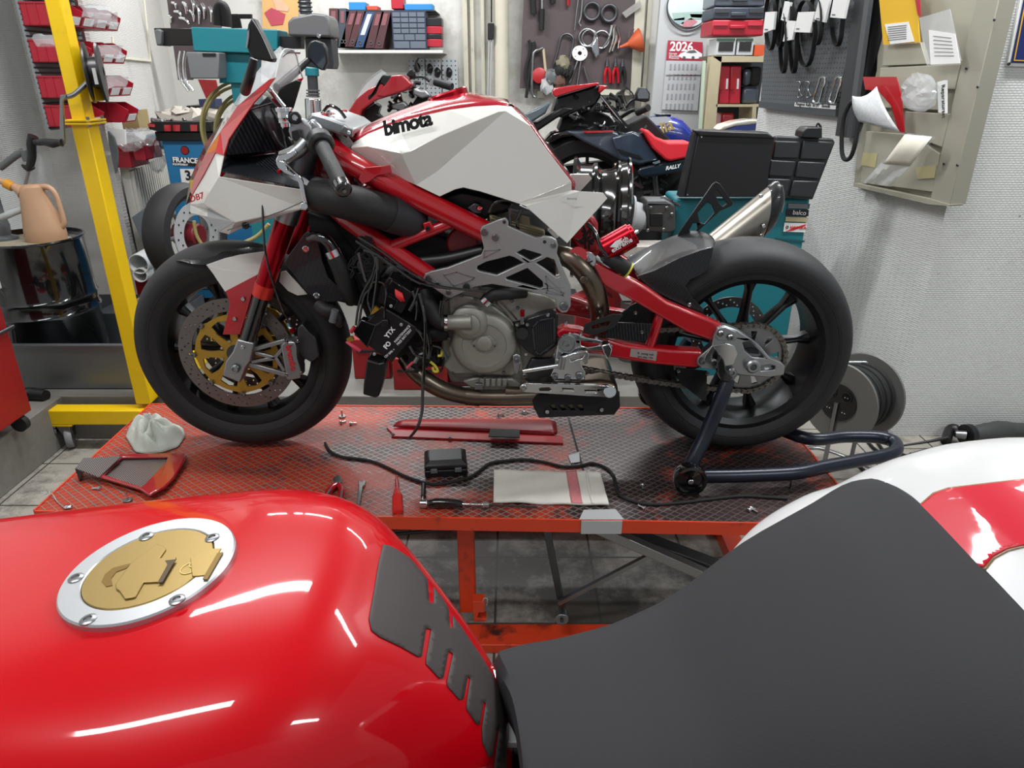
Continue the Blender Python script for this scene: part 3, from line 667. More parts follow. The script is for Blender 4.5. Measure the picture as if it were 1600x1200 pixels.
MB().px([(920, 526), (945, 523), (962, 504), (1020, 506), (1012, 530), (1006, 534)], Yb-.172, .006).out('chain_guard', M_CARBONV, BK, bevel=.001)
MB().px([(911, 520), (914, 507), (958, 491), (974, 492), (960, 512), (930, 524)], Yb-.185, .005, [[(922, 515), (924, 509), (948, 502), (957, 503), (948, 511)]]).out('heel_guard_loop', MBLACK, BK, bevel=.001)
for q in ((993, 489), (1003, 519), (908, 521), (932, 527)): bolt(BK, q[0], q[1], Yb-.19 if q[0] < 940 else Yb-.175, .005)
MB().px([(1056, 574), (1105, 580), (1104, 627), (1098, 626), (1062, 598)], Yb-.118, .004).out('chain_fin', M_CARBON, BK, bevel=.001)
for q in ((1060, 580), (1105, 584)): bolt(BK, *q, Yb-.122, .006)
# --- engine
YE = Yb-.14
MB().px([(690, 470), (700, 460), (760, 452), (830, 462), (868, 474), (872, 540), (850, 590), (800, 606), (705, 598), (690, 560)], YE+.02, .24).out('crankcase', ENG, BK, bevel=.006)
MB().px([(704, 556), (700, 545), (706, 530), (702, 500), (700, 470), (712, 460), (733, 462), (760, 470), (800, 500), (812, 540), (818, 580), (800, 588), (742, 585), (705, 586), (692, 572)], YE, .03).out('engine_side_cover', ENG, BK, bevel=.006, seg=3)
e = MB(); c = P(757, 535, YE-.001); e.lathe(c, (0, 1, 0), [(.086, .012), (.086, -.006), (.082, -.016), (.075, -.022), (.058, -.024), (.057, -.021), (.0001, -.021)], 56); e.out('clutch_cover', ENG, BK)
e = MB(); c = P(734, 502, YE-.012); e.lathe(c, (0, 1, 0), [(.046, .012), (.046, -.012), (.038, -.02), (.028, -.022), (.027, -.03), (.02, -.034), (.0001, -.034)], 40); e.out('water_pump', ENG, BK)
MB().ptube([(697, 504, YE-.03), (738, 503, YE-.04)], [.018, .02], 20).out('pump_spout', ENG, BK)
e = MB(); c = P(757, 537, YE-.026); e.lathe(c, (0, 1, 0), [(.02, .004), (.02, -.003), (.017, -.005), (.0001, -.005)], 28); e.px([(737, 536), (748, 526), (766, 525), (777, 536), (768, 547), (748, 548)], YE-.027, .004); e.out('inspection_cover', ENG, BK, bevel=.001)
for q in ((699, 471), (722, 461), (743, 467), (712, 487), (752, 498), (744, 526), (702, 528), (713, 533), (707, 583), (750, 583), (787, 582), (772, 472), (800, 470), (741, 540), (773, 540), (809, 481)): bolt(BK, q[0], q[1], YE-.012 if q[0] not in (741, 773) else YE-.031, .005 if q[0] not in (741, 773) else .003, STEEL, .006)
MB().px([(700, 462), (706, 452), (745, 447), (765, 470), (790, 480), (800, 498), (770, 478), (748, 472), (735, 466)], YE+.005, .04).out('engine_side_cover', ENG, BK, bevel=.004)
MB().px([(775, 475), (780, 458), (800, 452), (850, 462), (868, 470), (872, 482), (840, 490), (826, 500), (800, 505), (790, 490)], YE+.0, .06).out('gearbox_cover', ENG, BK, bevel=.005)
cv = MB(); cv.px([(806, 510), (824, 498), (858, 487), (872, 492), (871, 540), (842, 561), (826, 552), (806, 532)], YE-.022, .03); cv = cv.out('sprocket_cover', M_CARBON, BK, bevel=.004)
iv = MB(); outline([(832, 512), (842, 501), (866, 496), (867, 536), (842, 555), (836, 548)], .0018, YE-.0255, .003, iv)
for k in range(9):
    x = 838+k*3.2; iv.ptube([(x, 507-k*.7, YE-.025), (x+1.5, 548-k*1.6, YE-.025)], .0008, 5, 1)
iv.out('cover_rib', mat('cover_rib_grey', '#35373b', .4), cv)
MB().cyl(P(816, 522, YE-.04), P(816, 522, YE-.01), .0165, n=28).out('slave_cylinder', MBLACK, BK, bevel=.003)
MB().cyl(P(816, 506, YE-.03), P(816, 494, YE-.03), .005, n=14).out('bleed_nipple', STEEL, BK); MB().cyl(P(816, 494, YE-.03), P(816.5, 484, YE-.03), .0055, n=14).out('nipple_cap', RANO, BK, bevel=.001)
for q in ((808, 507), (824, 507), (856, 492), (822, 553), (884, 505)): bolt(BK, *q, YE-.03, .005)
# cylinders, heads, airbox: the dark heart of the bike
MB().px([(700, 452), (640, 420), (600, 370), (560, 340), (580, 320), (640, 350), (740, 390), (720, 450)], Yb-.09, .18).out('engine_block', MBLACK, BK, bevel=.01)
MB().px([(730, 452), (765, 340), (870, 360), (868, 470)], Yb-.10, .2).out('engine_block', MBLACK, BK, bevel=.01)
MB().px([(560, 470), (600, 430), (670, 445), (700, 462), (696, 575), (640, 575), (590, 540)], Yb-.07, .14).out('engine_block', MBLACK, BK, bevel=.01)
for k in range(7):
    MB().ptube([(585+k*4, 372+k*14, Yb-.10), (640+k*6, 372+k*13, Yb-.10)], .004, 6, 1).out('cylinder_fin', DSTEEL, BK)
hd = MB(); hd.px([(764, 336), (852, 362), (851, 371), (838, 376), (794, 352), (766, 352)], YN+.03, .14); hd.out('cylinder_head', ENGT, BK, bevel=.004)
for k in range(4):
    MB().ptube([(768, 337+k*5, YN+.028), (850, 362+k*3.4, YN+.028)], .0016, 6, 1).out('head_rib', ENGT, BK)
MB().px([(664, 318), (720, 296), (750, 302), (800, 317), (800, 330), (765, 340), (752, 348), (700, 320)], YN+.05, .2).out('airbox', BLACK, BK, bevel=.01)
MB().ptube([(765, 332, YN+.0), (772, 318, YN), (790, 312, YN), (812, 320, YN)], .005, 10).out('fuel_hose', GBLACK, BK)
MB().ptube([(796, 325, YN-.02), (797, 350, YN-.02)], .004, 8).out('breather_hose', GBLACK, BK); MB().ptube([(815, 328, YN-.02), (808, 345, YN-.02), (810, 360, YN-.01)], .004, 8).out('breather_hose', GBLACK, BK)
MB().px([(730, 325), (742, 317), (752, 321), (752, 334), (740, 334)], YN+.02, .02).out('throttle_cam', DSTEEL, BK, bevel=.002); bolt(BK, 749, 325, YN+.018, .007)
MB().cyl(P(722, 380, YN+.06), P(722, 380, YN+.09), .04, n=30).out('intake_trumpet', DARKRED, BK, bevel=.006)
# ducts & hoses
MB().ptube([(492, 302, YN-.035), (520, 310, YN-.05), (560, 320, YN-.045), (605, 332, YN-.02), (645, 345, YN+.02)], [.038, .04, .041, .042, .042], 24).out('air_duct', HOSE, BK)
MB().ptube([(606, 332, YN-.02), (640, 343, YN+.015), (654, 348, YN+.03)], [.0445, .0445, .038], 24).out('duct_sleeve', mat('duct_sleeve_black', '#26272a', .5), BK)
MB().ptube([(652, 410, YN+.02), (700, 405, YN+.02), (755, 392, YN+.02)], [.018, .018, .018], 16).out('coolant_pipe', BLACK, BK)
MB().ptube([(663, 455, YE), (672, 480, YE-.02), (684, 500, YE-.03), (697, 504, YE-.03)], [.019, .021, .02, .018], 18).out('coolant_hose', HOSE, BK)
MB().ptube([(660, 525, YE+.03), (680, 522, YE+.01), (700, 520, YE+.01)], [.017, .02, .018], 16).out('coolant_hose', HOSE, BK)
MB().ptube([(758, 470, YE-.02), (772, 461, YE-.03), (795, 458, YE-.02), (820, 456, YE+.0)], [.013, .0155, .0165, .016], 18).out('coolant_hose', HOSE, BK)
for a, b in (((695, 504), (700, 504)), ((757, 473), (763, 467))):
    MB().cyl(P(*a, YE-.031), P(*b, YE-.031), .0215 if a[0] < 700 else .0165, n=24).out('hose_clamp', CHROME, BK)
# radiator side panel and hoses
MB().px([(475, 365), (482, 361), (496, 372), (503, 405), (512, 432), (546, 464), (526, 472), (498, 473), (477, 453), (444, 410), (450, 400), (466, 378)], YN-.01, .012).out('radiator_side_panel', M_CARBON, BK, bevel=.002)
MB().px([(496, 372), (520, 372), (560, 440), (570, 470), (546, 466), (512, 432), (503, 405)], YN+.02, .012).out('radiator_side_panel', M_CARBON, BK, bevel=.002)
MB().px([(478, 330), (520, 345), (590, 440), (560, 480), (520, 470), (490, 400)], Yb-.1, .2).out('coolant_radiator', MBLACK, BK, bevel=.006)
for q in ((478, 389), (495, 462)): bolt(BK, *q, YN-.012, .0085)
MB().ptube([(484, 373, YN-.01), (495, 370, YN-.02), (508, 374, YN-.025), (517, 385, YN-.025), (521, 394, YN-.025)], [.012, .0125, .0135, .0135, .0135], 18).out('radiator_neck', GBLACK, BK)
MB().cyl(P(518, 391, YN-.025), P(523, 401, YN-.025), .0185, n=24).out('hose_clamp', CHROME, BK)
MB().ptube([(522, 400, YN-.025), (532, 420, YN-.02), (541, 445, YN-.01), (552, 470, YN+.01)], [.0195, .0215, .022, .02], 18).out('radiator_hose', HOSE, BK)
MB().ptube([(498, 476, YN), (508, 484, YN-.01), (521, 488, YN-.01), (530, 500, YN-.01), (526, 504, YN-.01)], [.018, .018, .016, .015, .015], 16).out('radiator_hose', HOSE, BK)
MB().cyl(P(524, 484, YN-.03), P(519, 503, YN-.03), .009, n=14).out('hose_end', GREY, BK)
# battery and electrics hanging beside the front cylinder
YQ = YN-.055
MB().px([(592, 483), (640, 455), (655, 512), (613, 567), (576, 552), (566, 497)][:0] or [(596, 478), (655, 514), (612, 567), (553, 524)], YQ, .075).out('battery', BLACK, BK, bevel=.003)
MB().px([(564, 499), (588, 508), (574, 545), (551, 519)], YQ-.006, .03).out('battery_terminal_cover', GBLACK, BK, bevel=.003)
MB().px([(608, 432), (645, 458), (627, 492), (590, 472), (594, 450)], YQ+.01, .06).out('relay_box', BLACK, BK, bevel=.003)
MB().px([(612, 437), (628, 448), (620, 466), (601, 455)], YQ+.004, .01).out('relay', GBLACK, BK, bevel=.002); MB().px([(608, 462), (622, 470), (616, 484), (600, 474)], YQ+.004, .01).out('relay', GBLACK, BK, bevel=.002)
MB().px([(573, 562), (592, 568), (602, 566), (600, 590), (592, 620), (586, 622), (567, 617), (568, 600)], YQ+.01, .06).out('rectifier', BLACK, BK, bevel=.004)
MB().px([(574, 562), (590, 567), (590, 569.5), (573, 565)], YQ+.006, .006).out('rectifier_strap', STEEL, BK)
ptext('battery_lettering', 'YTX', (606, 529), (614, 519), YQ-.0015, .016, INKW, BK, off=.0006); ptext('battery_lettering', 'FO', (604, 546), (612, 536), YQ-.0015, .016, INKW, BK, off=.0006)
ptext('battery_lettering', 'MAINTENANCE', (618, 536), (636, 516), YQ-.0015, .0085, INKW, BK); ptext('battery_lettering', 'FREE BATTERY', (622, 540), (641, 519), YQ-.0015, .0085, INKW, BK); ptext('battery_lettering', '12V 8Ah +', (602, 560), (618, 546), YQ-.0015, .008, INKW, BK)
for q in ((627, 507), (585, 553), (611, 478)): bolt(BK, *q, YQ-.002, .004, LGREY)
MB().px([(578, 492), (586, 479), (592, 484), (584, 490)], YQ-.01, .01).out('battery_terminal', GOLD, BK); MB().px([(541, 530), (549, 526), (553, 531), (545, 536)], YQ-.01, .01).out('battery_terminal', GOLD, BK)
MB().ptube([(548, 519, YQ-.01), (554, 511, YQ-.01)], .005, 10).out('terminal_boot', RED, BK); MB().ptube([(541, 534, YQ-.01), (553, 542, YQ-.015), (562, 548, YQ-.01)], [.003, .005, .005], 8).out('terminal_boot', PINK, BK)
MB().px([(596, 500), (606, 500), (607, 511), (602, 512), (596, 511)], YQ-.014, .014).out('fuse_holder', BLACK, BK, bevel=.002)
for k in range(7): MB().ptube([(618+k*1.6, 452+k, YQ+.002), (619+k*1.8, 462+k*.6, YQ-.006), (626+k, 470, YQ)], .0017, 6).out('red_wire', mat('wire_red', '#d8262a', .5), BK)
W = [([(581, 488), (575, 470), (580, 445), (588, 440), (600, 444), (604, 460), (602, 475), (601, 500)], .0028), ([(560, 512), (565, 480), (570, 460), (580, 448), (588, 420)], .003), ([(556, 508), (560, 480), (568, 455), (582, 430), (586, 405), (575, 390)], .003), ([(590, 505), (580, 515), (576, 525)], .002), ([(583, 485), (590, 430), (588, 400)], .005),
     ([(600, 500), (586, 510), (578, 522), (572, 530)], .002), ([(560, 370), (600, 395), (640, 425), (680, 445), (720, 452), (760, 455)], .003), ([(556, 376), (610, 412), (655, 442), (705, 451)], .0035), ([(645, 455), (652, 480), (650, 500)], .004), ([(655, 450), (648, 470), (640, 485)], .005), ([(690, 470), (688, 490), (692, 510)], .004), ([(668, 520), (672, 545), (668, 560)], .005), ([(700, 560), (690, 545), (676, 540)], .003), ([(650, 512), (662, 530), (668, 555)], .004), ([(560, 395), (566, 420), (572, 440)], .004), ([(568, 390), (590, 398), (610, 415)], .004), ([(640, 540), (650, 555), (668, 560)], .004), ([(780, 470), (795, 485), (808, 500)], .0025)]
for pts, r in W: MB().ptube([(x, y, YQ+.0) for x, y in pts], r, 8).out('wire', GBLACK, BK)
rnd = random.Random(3)
for k in range(22):
    x, y = rnd.uniform(548, 580), rnd.uniform(378, 440); MB().ptube([(x+rnd.uniform(-14, 14), y+rnd.uniform(-14, 14), YQ+.03) for _ in range(4)], .002, 6).out('wire', MBLACK, BK)
for k in range(14):
    x, y = rnd.uniform(640, 690), rnd.uniform(530, 580); MB().ptube([(x+rnd.uniform(-12, 12), y+rnd.uniform(-12, 12), YQ+.03) for _ in range(4)], .0028, 6).out('wire', MBLACK, BK)
for pts, m in (([(672, 565), (680, 572), (684, 580), (678, 580), (676, 574)], GYEL), ([(684, 556), (690, 555), (690, 548)], GYEL), ([(636, 575), (643, 568), (648, 565)], PINK), ([(648, 566), (655, 555), (662, 552)], STEEL)):
    MB().ptube([(x, y, YQ+.01) for x, y in pts], .0035 if m is not STEEL else .006, 8).out('connector', m, BK)
MB().px([(640, 550), (660, 545), (664, 570), (648, 576), (636, 568)], YQ+.03, .05).out('horn', MBLACK, BK, bevel=.004)
MB().cyl(P(567, 415, YN+.02), P(572, 414, YN-.02), .022, n=24).out('thermostat', BLACK, BK, bevel=.003)
# exhaust
MB().ptube([(632, 560, YN+.02), (645, 578, YN+.0), (668, 596, YN), (700, 612, YN), (750, 621, YN), (840, 620, YN)], [.02, .022, .024, .0235, .022, .022], 24).out('exhaust_header', TITAN, BK)
MB().ptube([(868, 398, YN+.02), (892, 404, YN+.0), (915, 426, YN-.01), (930, 455, YN), (937, 485, YN+.02), (938, 516, YN+.04)], [.0235, .0255, .0265, .0265, .025, .025], 24).out('exhaust_header', TITAN, BK)
bolt(BK, 912, 437, YN-.038, .010, TITAN, .005)
MB().ptube([(728, 619, YN), (750, 621, YN)], .0245, 24).out('exhaust_clamp', TITAN, BK); MB().ptube([(790, 612, YN), (835, 615, YN)], .016, 16).out('exhaust_link_pipe', TITAN, BK)
MB().px([(830, 615), (845, 600), (940, 596), (966, 600), (969, 640), (966, 650), (835, 650)], YN-.02, .2).out('muffler', TITAN, BK, bevel=.02, seg=4)
mg = MB(); mg.px([(832, 628), (838, 618), (968, 612), (969, 636), (960, 648), (842, 653), (836, 640)], YN-.03, .006, [[(x, 634), (x+8, 632), (x+13, 641), (x+6, 642)] for x in (858, 872, 886, 900)]); mg.out('muffler_guard', MBLACK, BK, bevel=.0015)
for q in ((855, 643), (940, 640)): bolt(BK, *q, YN-.033, .0065)
# side stand
st = MB(); st.px([(814, 604), (822, 599), (950, 603), (958, 608), (957, 618), (950, 621), (822, 613), (812, 609)], YN-.07, .012, [[(842, 606), (858, 605), (862, 609), (858, 611), (843, 611)], [(878, 606), (896, 607), (898, 612), (880, 611)], [(913, 609), (932, 609), (932, 614), (915, 614)]]); st.out('side_stand', CHROME, BK, bevel=.003, seg=3)
bolt(BK, 818, 605, YN-.072, .009, ALU); MB().cyl(P(953, 612, YN-.075), P(953, 612, YN-.055), .016, n=24).out('stand_foot', CHROME, BK, bevel=.002)
# rearset plate, gear lever
yr = YN-.045
MB().px([(872, 532), (878, 525), (892, 521), (905, 524), (912, 527), (940, 532), (952, 536), (958, 541), (948, 550), (940, 548), (918, 548), (914, 553), (906, 560), (910, 574), (915, 582), (914, 594), (906, 597), (866, 595), (860, 588), (866, 575), (868, 560)], yr, .01, [[(907, 533), (935, 537), (938, 540), (918, 543), (908, 540)]]).out('footrest_plate', CHROME, BK, bevel=.002)
e = MB(); c = P(886, 537, yr); e.lathe(c, (0, 1, 0), [(.0235, 0), (.0235, -.006), (.019, -.006), (.018, -.003), (.012, -.003), (.011, -.009), (.005, -.009), (.0045, -.002), (.0001, -.002)], 36); e.out('footrest_pivot', ALU, BK)
MB().px([(940, 540), (952, 537), (957, 545), (955, 556), (949, 562), (943, 552)], yr-.03, .03).out('footrest', CHROME, BK, bevel=.003)
MB().px([(873, 566), (878, 558), (896, 552), (916, 548), (921, 553), (918, 568), (913, 571), (908, 564), (880, 572)], yr-.02, .01, [[(890, 561), (913, 555), (910, 560), (892, 565)]]).out('gear_lever', CHROME, BK, bevel=.002)
MB().ptube([(817, 580, yr-.015), (868, 572, yr-.015), (880, 570, yr-.015)], [.006, .006, .006], 12).out('gear_linkage', CHROME, BK)
MB().ptube([(876, 576, yr-.02), (879, 558, yr-.02)], .009, 14).out('lever_joint', ALU, BK)
MB().px([(801, 556), (808, 553), (814, 557), (812, 578), (808, 585), (803, 582)], YE-.03, .01).out('selector_arm', ALU, BK, bevel=.002)
for q, r in (((807, 563), .007), ((867, 588), .0085), ((887, 590), .0085), ((905, 587), .010), ((899, 551), .006), ((903, 527), .005), ((820, 587), .007)): bolt(BK, *q, yr-.002 if q[0] > 830 else YE-.032, r, STEEL)
lo = MB(); lo.px([(722, 596), (745, 590), (800, 592), (815, 600), (806, 612), (760, 612), (735, 606)], YE+.0, .05); lo.out('sump', ENG, BK, bevel=.004)
for k in range(5): MB().px([(750+k*9, 592), (756+k*9, 592), (756+k*9, 604), (750+k*9, 604)], YE-.008, .02).out('sump_rib', ENG, BK, bevel=.001)
MB().px([(742, 600), (754, 600), (754, 609), (742, 609)], YE-.03, .01).out('sensor', STEEL, BK, bevel=.001)
MB().px([(830, 560), (870, 560), (868, 596), (830, 600), (815, 590)], YE+.01, .1).out('gearbox_rear', DSTEEL, BK, bevel=.006)
# shock absorber
a_, b_ = P(944, 391, YN-.0), P(987, 367, YN+.0)
MB().cyl(a_, b_, .0305, n=32).out('shock_reservoir', RANO, BK, bevel=.002)
t_ = (b_-a_).normalized(); MB().cyl(b_-t_*.002, b_+t_*.008, .026, n=32).out('reservoir_cap', RANO, BK, bevel=.002); MB().cyl(b_+t_*.006, b_+t_*.018, .005, n=14).out('adjuster', CHROME, BK)
text('reservoir_lettering', 'extreme', P(957, 395, YN-.0325), P(985, 379, YN-.0325)-P(957, 395, YN-.0325), (0, -.1, 1), .016, INKW, BK, off=.0003)
text('reservoir_lettering', 'tech', P(967, 383, YN-.032), P(985, 372.5, YN-.032)-P(967, 383, YN-.032), (0, -.1, 1), .015, INKW, BK, off=.0003)
MB().px([(953, 386), (962, 377), (972, 372), (968, 379), (973, 377), (963, 387)], YN-.0325, .001).out('reservoir_mark', INKW, BK)
MB().ptube([(930, 398, YN+.02), (955, 420, YN+.02)], .02, 20).out('shock_body', CHROME, BK)
MB().ptube([(945, 402, YN-.01), (962, 410, YN-.01), (978, 420, YN-.0)], [.014, .019, .02], 18).out('shock_boot', HOSE, BK)
for s_, t2 in ((972, .0205), (980, .0205)): MB().ptube([(s_, 416.5+(s_-972)*.6, YN-.0), (s_+2.5, 418+(s_-972)*.6, YN-.0)], t2, 18).out('boot_band', GYEL, BK)
MB().ptube([(918, 350, YN+.02), (930, 362, YN), (938, 385, YN-.02), (950, 402, YN-.03)], .005, 10).out('shock_hose', GBLACK, BK)
MB().px([(900, 340), (925, 335), (935, 350), (935, 395), (905, 400), (890, 372)], Yb-.05, .1).out('rear_subframe', DARKRED, BK, bevel=.01)
for k in range(12):
    x, y = rnd.uniform(908, 928), rnd.uniform(340, 385); MB().ptube([(x+rnd.uniform(-10, 10), y+rnd.uniform(-12, 12), YN+.03) for _ in range(3)], .003, 6).out('wire', MBLACK, BK)
# silencer and its hanger on the far side
def tilt(o, name): return o
Ys_ = Yb+.17
pa, pb_ = P(1095, 411, Ys_), P(1206, 323, Ys_); ta = (pb_-pa).normalized(); wv = V(-ta.z, 0, ta.x); XE = P(1197, 330, Ys_).x
def slring(r, xe=None, n=36):
    q = [pa+wv*math.cos(2*PI*k/n)*r+V(0, math.sin(2*PI*k/n)*r*.95, 0) for k in range(n)]
    return q if xe is None else [p+ta*((xe-p.x)/ta.x) for p in q]
g = MB(); g.rings([[p-ta*.02+(pa-p)*.5 for p in slring(.052)], slring(.052), slring(.052, XE)]); g.out('silencer', mat('brushed_silencer', '#9a948a', .33, 1, noise=.06, nscale=30), BK)
g = MB(); g.rings([slring(.054, XE-.004), slring(.054, XE+.012), slring(.048, XE+.022)]); g.out('silencer_end_cap', M_CARBON, BK)
MB().ptube([(1214, 292, Ys_+.0), (1217, 312, Ys_), (1213, 330, Ys_)], .016, 16).out('silencer_outlet', GBLACK, BK)
for q in ((1189, 306), (1193, 353), (1190, 368)): bolt(BK, *q, Ys_-.054, .006)
MB().px([(1058, 372), (1062, 362), (1113, 288), (1119, 284), (1125, 287), (1146, 317), (1143, 322), (1125, 330), (1086, 366), (1075, 382)], Ys_-.08, .006, [[(1090, 333), (1105, 316), (1112, 320), (1117, 332), (1101, 350), (1094, 348)], [(1116, 300), (1121, 297), (1136, 318), (1130, 323), (1124, 318)], [(1077, 360), (1083, 349), (1089, 349), (1090, 357), (1082, 367)]]).out('silencer_hanger', BLACK, BK, bevel=.0015)
MB().cyl(P(1066, 378, Ys_-.09), P(1066, 378, Ys_-.06), .0165, n=28).out('hanger_boss', ALU, BK, bevel=.002); bolt(BK, 1066, 378, Ys_-.092, .006)
MB().ptube([(1056, 388, Ys_-.07), (1070, 390, Ys_-.05), (1092, 378, Ys_)], .014, 14).out('silencer_link_pipe', STEEL, BK)
# ================================================================ tank, fairing, controls
def T3(x, y, dy): return P(x, y, Yb-dy)
def mesh_faces(name, m, faces, parent=BK, solid=.003, mirror=True, sm=False, bevel=0, keep=False):
    mb = MB(); vm = {}
    def vert(k, s):
        key = (k, s)
        if key not in vm:
            p = T3(*k); p = mir(p) if s else p; vm[key] = mb.bm.verts.new(p)
        return vm[key]
    o = None
    for s in ((1, 0) if mirror else (0,)):
        mb = MB(); vm.clear()
        for f in faces:
            vs = []
            for k in (f if not s else f[::-1]):
                if k not in vm:
                    p = T3(*k); vm[k] = mb.bm.verts.new(mir(p) if s else p)
                vs.append(vm[k])
            mb.bm.faces.new(vs)
        o = mb.out(name, m, parent, solid=solid, sm=sm, bevel=bevel, keep=keep)
    return o
# white side: points (px, py, distance out from the centre line)
a0 = (552, 224, .105); a1 = (574, 210, .11); a2 = (619, 192, .125); a3 = (658, 182, .13); a4 = (703, 172, .13); a5 = (740, 167, .125); a6 = (776, 165, .115); a7 = (799, 167, .10)
c0 = (549, 231, .12); c1 = (575, 229, .15); c2 = (628, 240, .198); c3 = (641, 237, .2); c4 = (687, 213, .195); c5 = (742, 190, .175); c6 = (779, 175, .15); c7 = (790, 174, .14)
b0 = (553, 241, .11); b1 = (600, 267, .14); b2 = (650, 289, .155); b3 = (684, 267, .16); b4 = (687, 307, .175)
def onpl(q, A, B, C):
    a, b, c = T3(*A), T3(*B), T3(*C); n = (b-a).cross(c-a).normalized(); return (q[0], q[1], Yb-PN(q[0], q[1], a, n).y)
c3, c4, c5, c6 = [onpl(q, c2, c7, b3) for q in (c3, c4, c5, c6)]; b2 = onpl(b2, c2, c7, b3)
d1 = (711, 296, .19); d2 = (724, 293, .195); d3 = (750, 299, .2); d4 = (810, 318, .21)
r1 = (829, 197, .12); r2 = (856, 236, .14); r3 = (893, 284, .165)
b4, d1, d2, d3, d4, r1, r2 = [onpl(q, c7, b3, r3) for q in (b4, d1, d2, d3, d4, r1, r2)]
mesh_faces('tank_side_panel', WHITE, [(a0, c0, c1, a1), (a1, c1, c2, a2), (a2, c2, c3, a3), (a3, c3, c4, a4), (a4, c4, c5, a5), (a5, c5, c6, a6), (a6, c6, c7, a7),
    (c0, b0, b1, c1), (c1, b1, c2), (b1, b2, c2), (c2, b2, b3, c7, c6, c5, c4, c3),
    (b2, b4, b3), (b3, b4, d1, d2, d3, d4, r3, r2, r1, c7), (c7, r1, a7)], bevel=.003)
w1 = (893, 297, .15); w2 = (905, 299, .16); w3 = (942, 301, .17); w4 = (949, 310, .175); w5 = (886, 380, .185); w6 = (821, 322, .2)
mesh_faces('seat_side_panel', WHITE, [(d4, w6, w5, w2), (d4, w2, w1), (d4, w1, r3), (w2, w5, w4), (w2, w4, w3)], bevel=.002)
MB().px([(855, 360), (862, 356), (874, 370), (868, 374)], YN, .02).out('tab', WHITE, BK, bevel=.002)
ptext('tank_lettering', 'bimota', (601, 212), (669, 196), Yb-.18, .043, INKB, BK, off=.0018, shear=.12, spacing=.92)
ptext('tail_lettering', 'bimota', (886, 312), (902, 312), Yb-.1885, .008, GREY, BK)
# red top: from the white border to the ridge
T = [(a0, (551, 215, .08), (556, 206, .0)), ((574, 210, .11), (572, 202, .085), (577, 193, .0)), (a2, (615, 184, .10), (612, 176, .0)), (a3, (655, 172, .105), (650, 164, .0)),
     (a4, (700, 160, .1), (686, 149, .0)), (a5, (738, 155, .1), (727, 140, .0)), (a6, (774, 156, .09), (757, 152, .0)), (a7, (796, 161, .07), (789, 156, .0))]
rows = []
for a, s, t in T:
    A, B_, C_ = T3(*a), T3(*s), T3(*t); hf = [A, A.lerp(B_, .5)+V(0, -.004, .004), B_, B_.lerp(C_, .5)+V(0, 0, .004), C_]; rows.append(hf+[mir(p) for p in hf[-2::-1]])
MB().grid(rows).out('fuel_tank', mat('tank_stripe_red', '#a31427', .22, coat=1), BK, solid=.002, sub=1)
# rear red edge of the tank, closing it behind
re = MB(); R_ = [a7, r1, r2, r3, w1]; 
re.grid([[T3(*q), T3(q[0]+5, q[1]+(2), q[2]*.8), mir(T3(q[0]+5, q[1]+2, q[2]*.8)), mir(T3(*q))] for q in R_]); re.out('tank_rear_edge', DRED, BK, solid=.003)
# front closing face and underside
un = MB(); U = [a0, c0, b0, b1, b2, b4, d1, d2, d3, d4]; un.grid([[T3(q[0], q[1]-2, q[2]*.96), mir(T3(q[0], q[1]-2, q[2]*.96))] for q in U]); un.out('tank_underside', MBLACK, BK)
fl = MB(); c = P(700, 150, Yb); fl.lathe(c+V(0, -.0, .0), (-.3, 0, 1), [(.05, -.01), (.05, .006), (.046, .01), (.0001, .01)], 30); fl.out('fuel_cap', RANO, BK)
# ---- fairing
def fpan(name, m, faces, **k): return mesh_faces(name, m, faces, **k)
n0 = (337, 239, .13); n1 = (350, 243, .15); n2 = (343, 276, .175); n3 = (490, 299, .2); n4 = (497, 302, .2); n5 = (497, 312, .195); n6 = (475, 326, .18); n7 = (385, 352, .155); n8 = (358, 366, .14); n9 = (343, 362, .13); n10 = (325, 339, .115); n11 = (298, 333, .05); n12 = (298, 320, .05); n13 = (302, 305, .06)
k1 = (367, 347, .175); k2 = (318, 318, .12)
fpan('front_fairing', WHITE, [(n0, n13, n2, n1), (n13, n12, k2, n2), (n2, k2, k1), (n2, k1, n6, n3), (n3, n6, n5, n4), (k1, n7, n6), (k1, n8, n7), (k1, n9, n8)], bevel=.002)
fpan('air_scoop', WHITE, [(n12, n11, n10, (325, 326, .09)), (n12, (325, 326, .09), k2), (k2, (325, 326, .09), k1)], bevel=.001)
fpan('air_scoop_inside', LGREY, [((325, 326, .09), n10, n9, k1)])
sl_ = MB(); sl_.ptube([(355, 360, Yb-.166), (440, 330, Yb-.183), (494, 306, Yb-.204)], .0012, 6, 1); sl_.out('panel_gap', GREY, BK)
for q in ((384, 352, .165), (482, 310, .205)): bolt(BK, q[0], q[1], Yb-q[2]-.003, .009, MBLACK, .005)
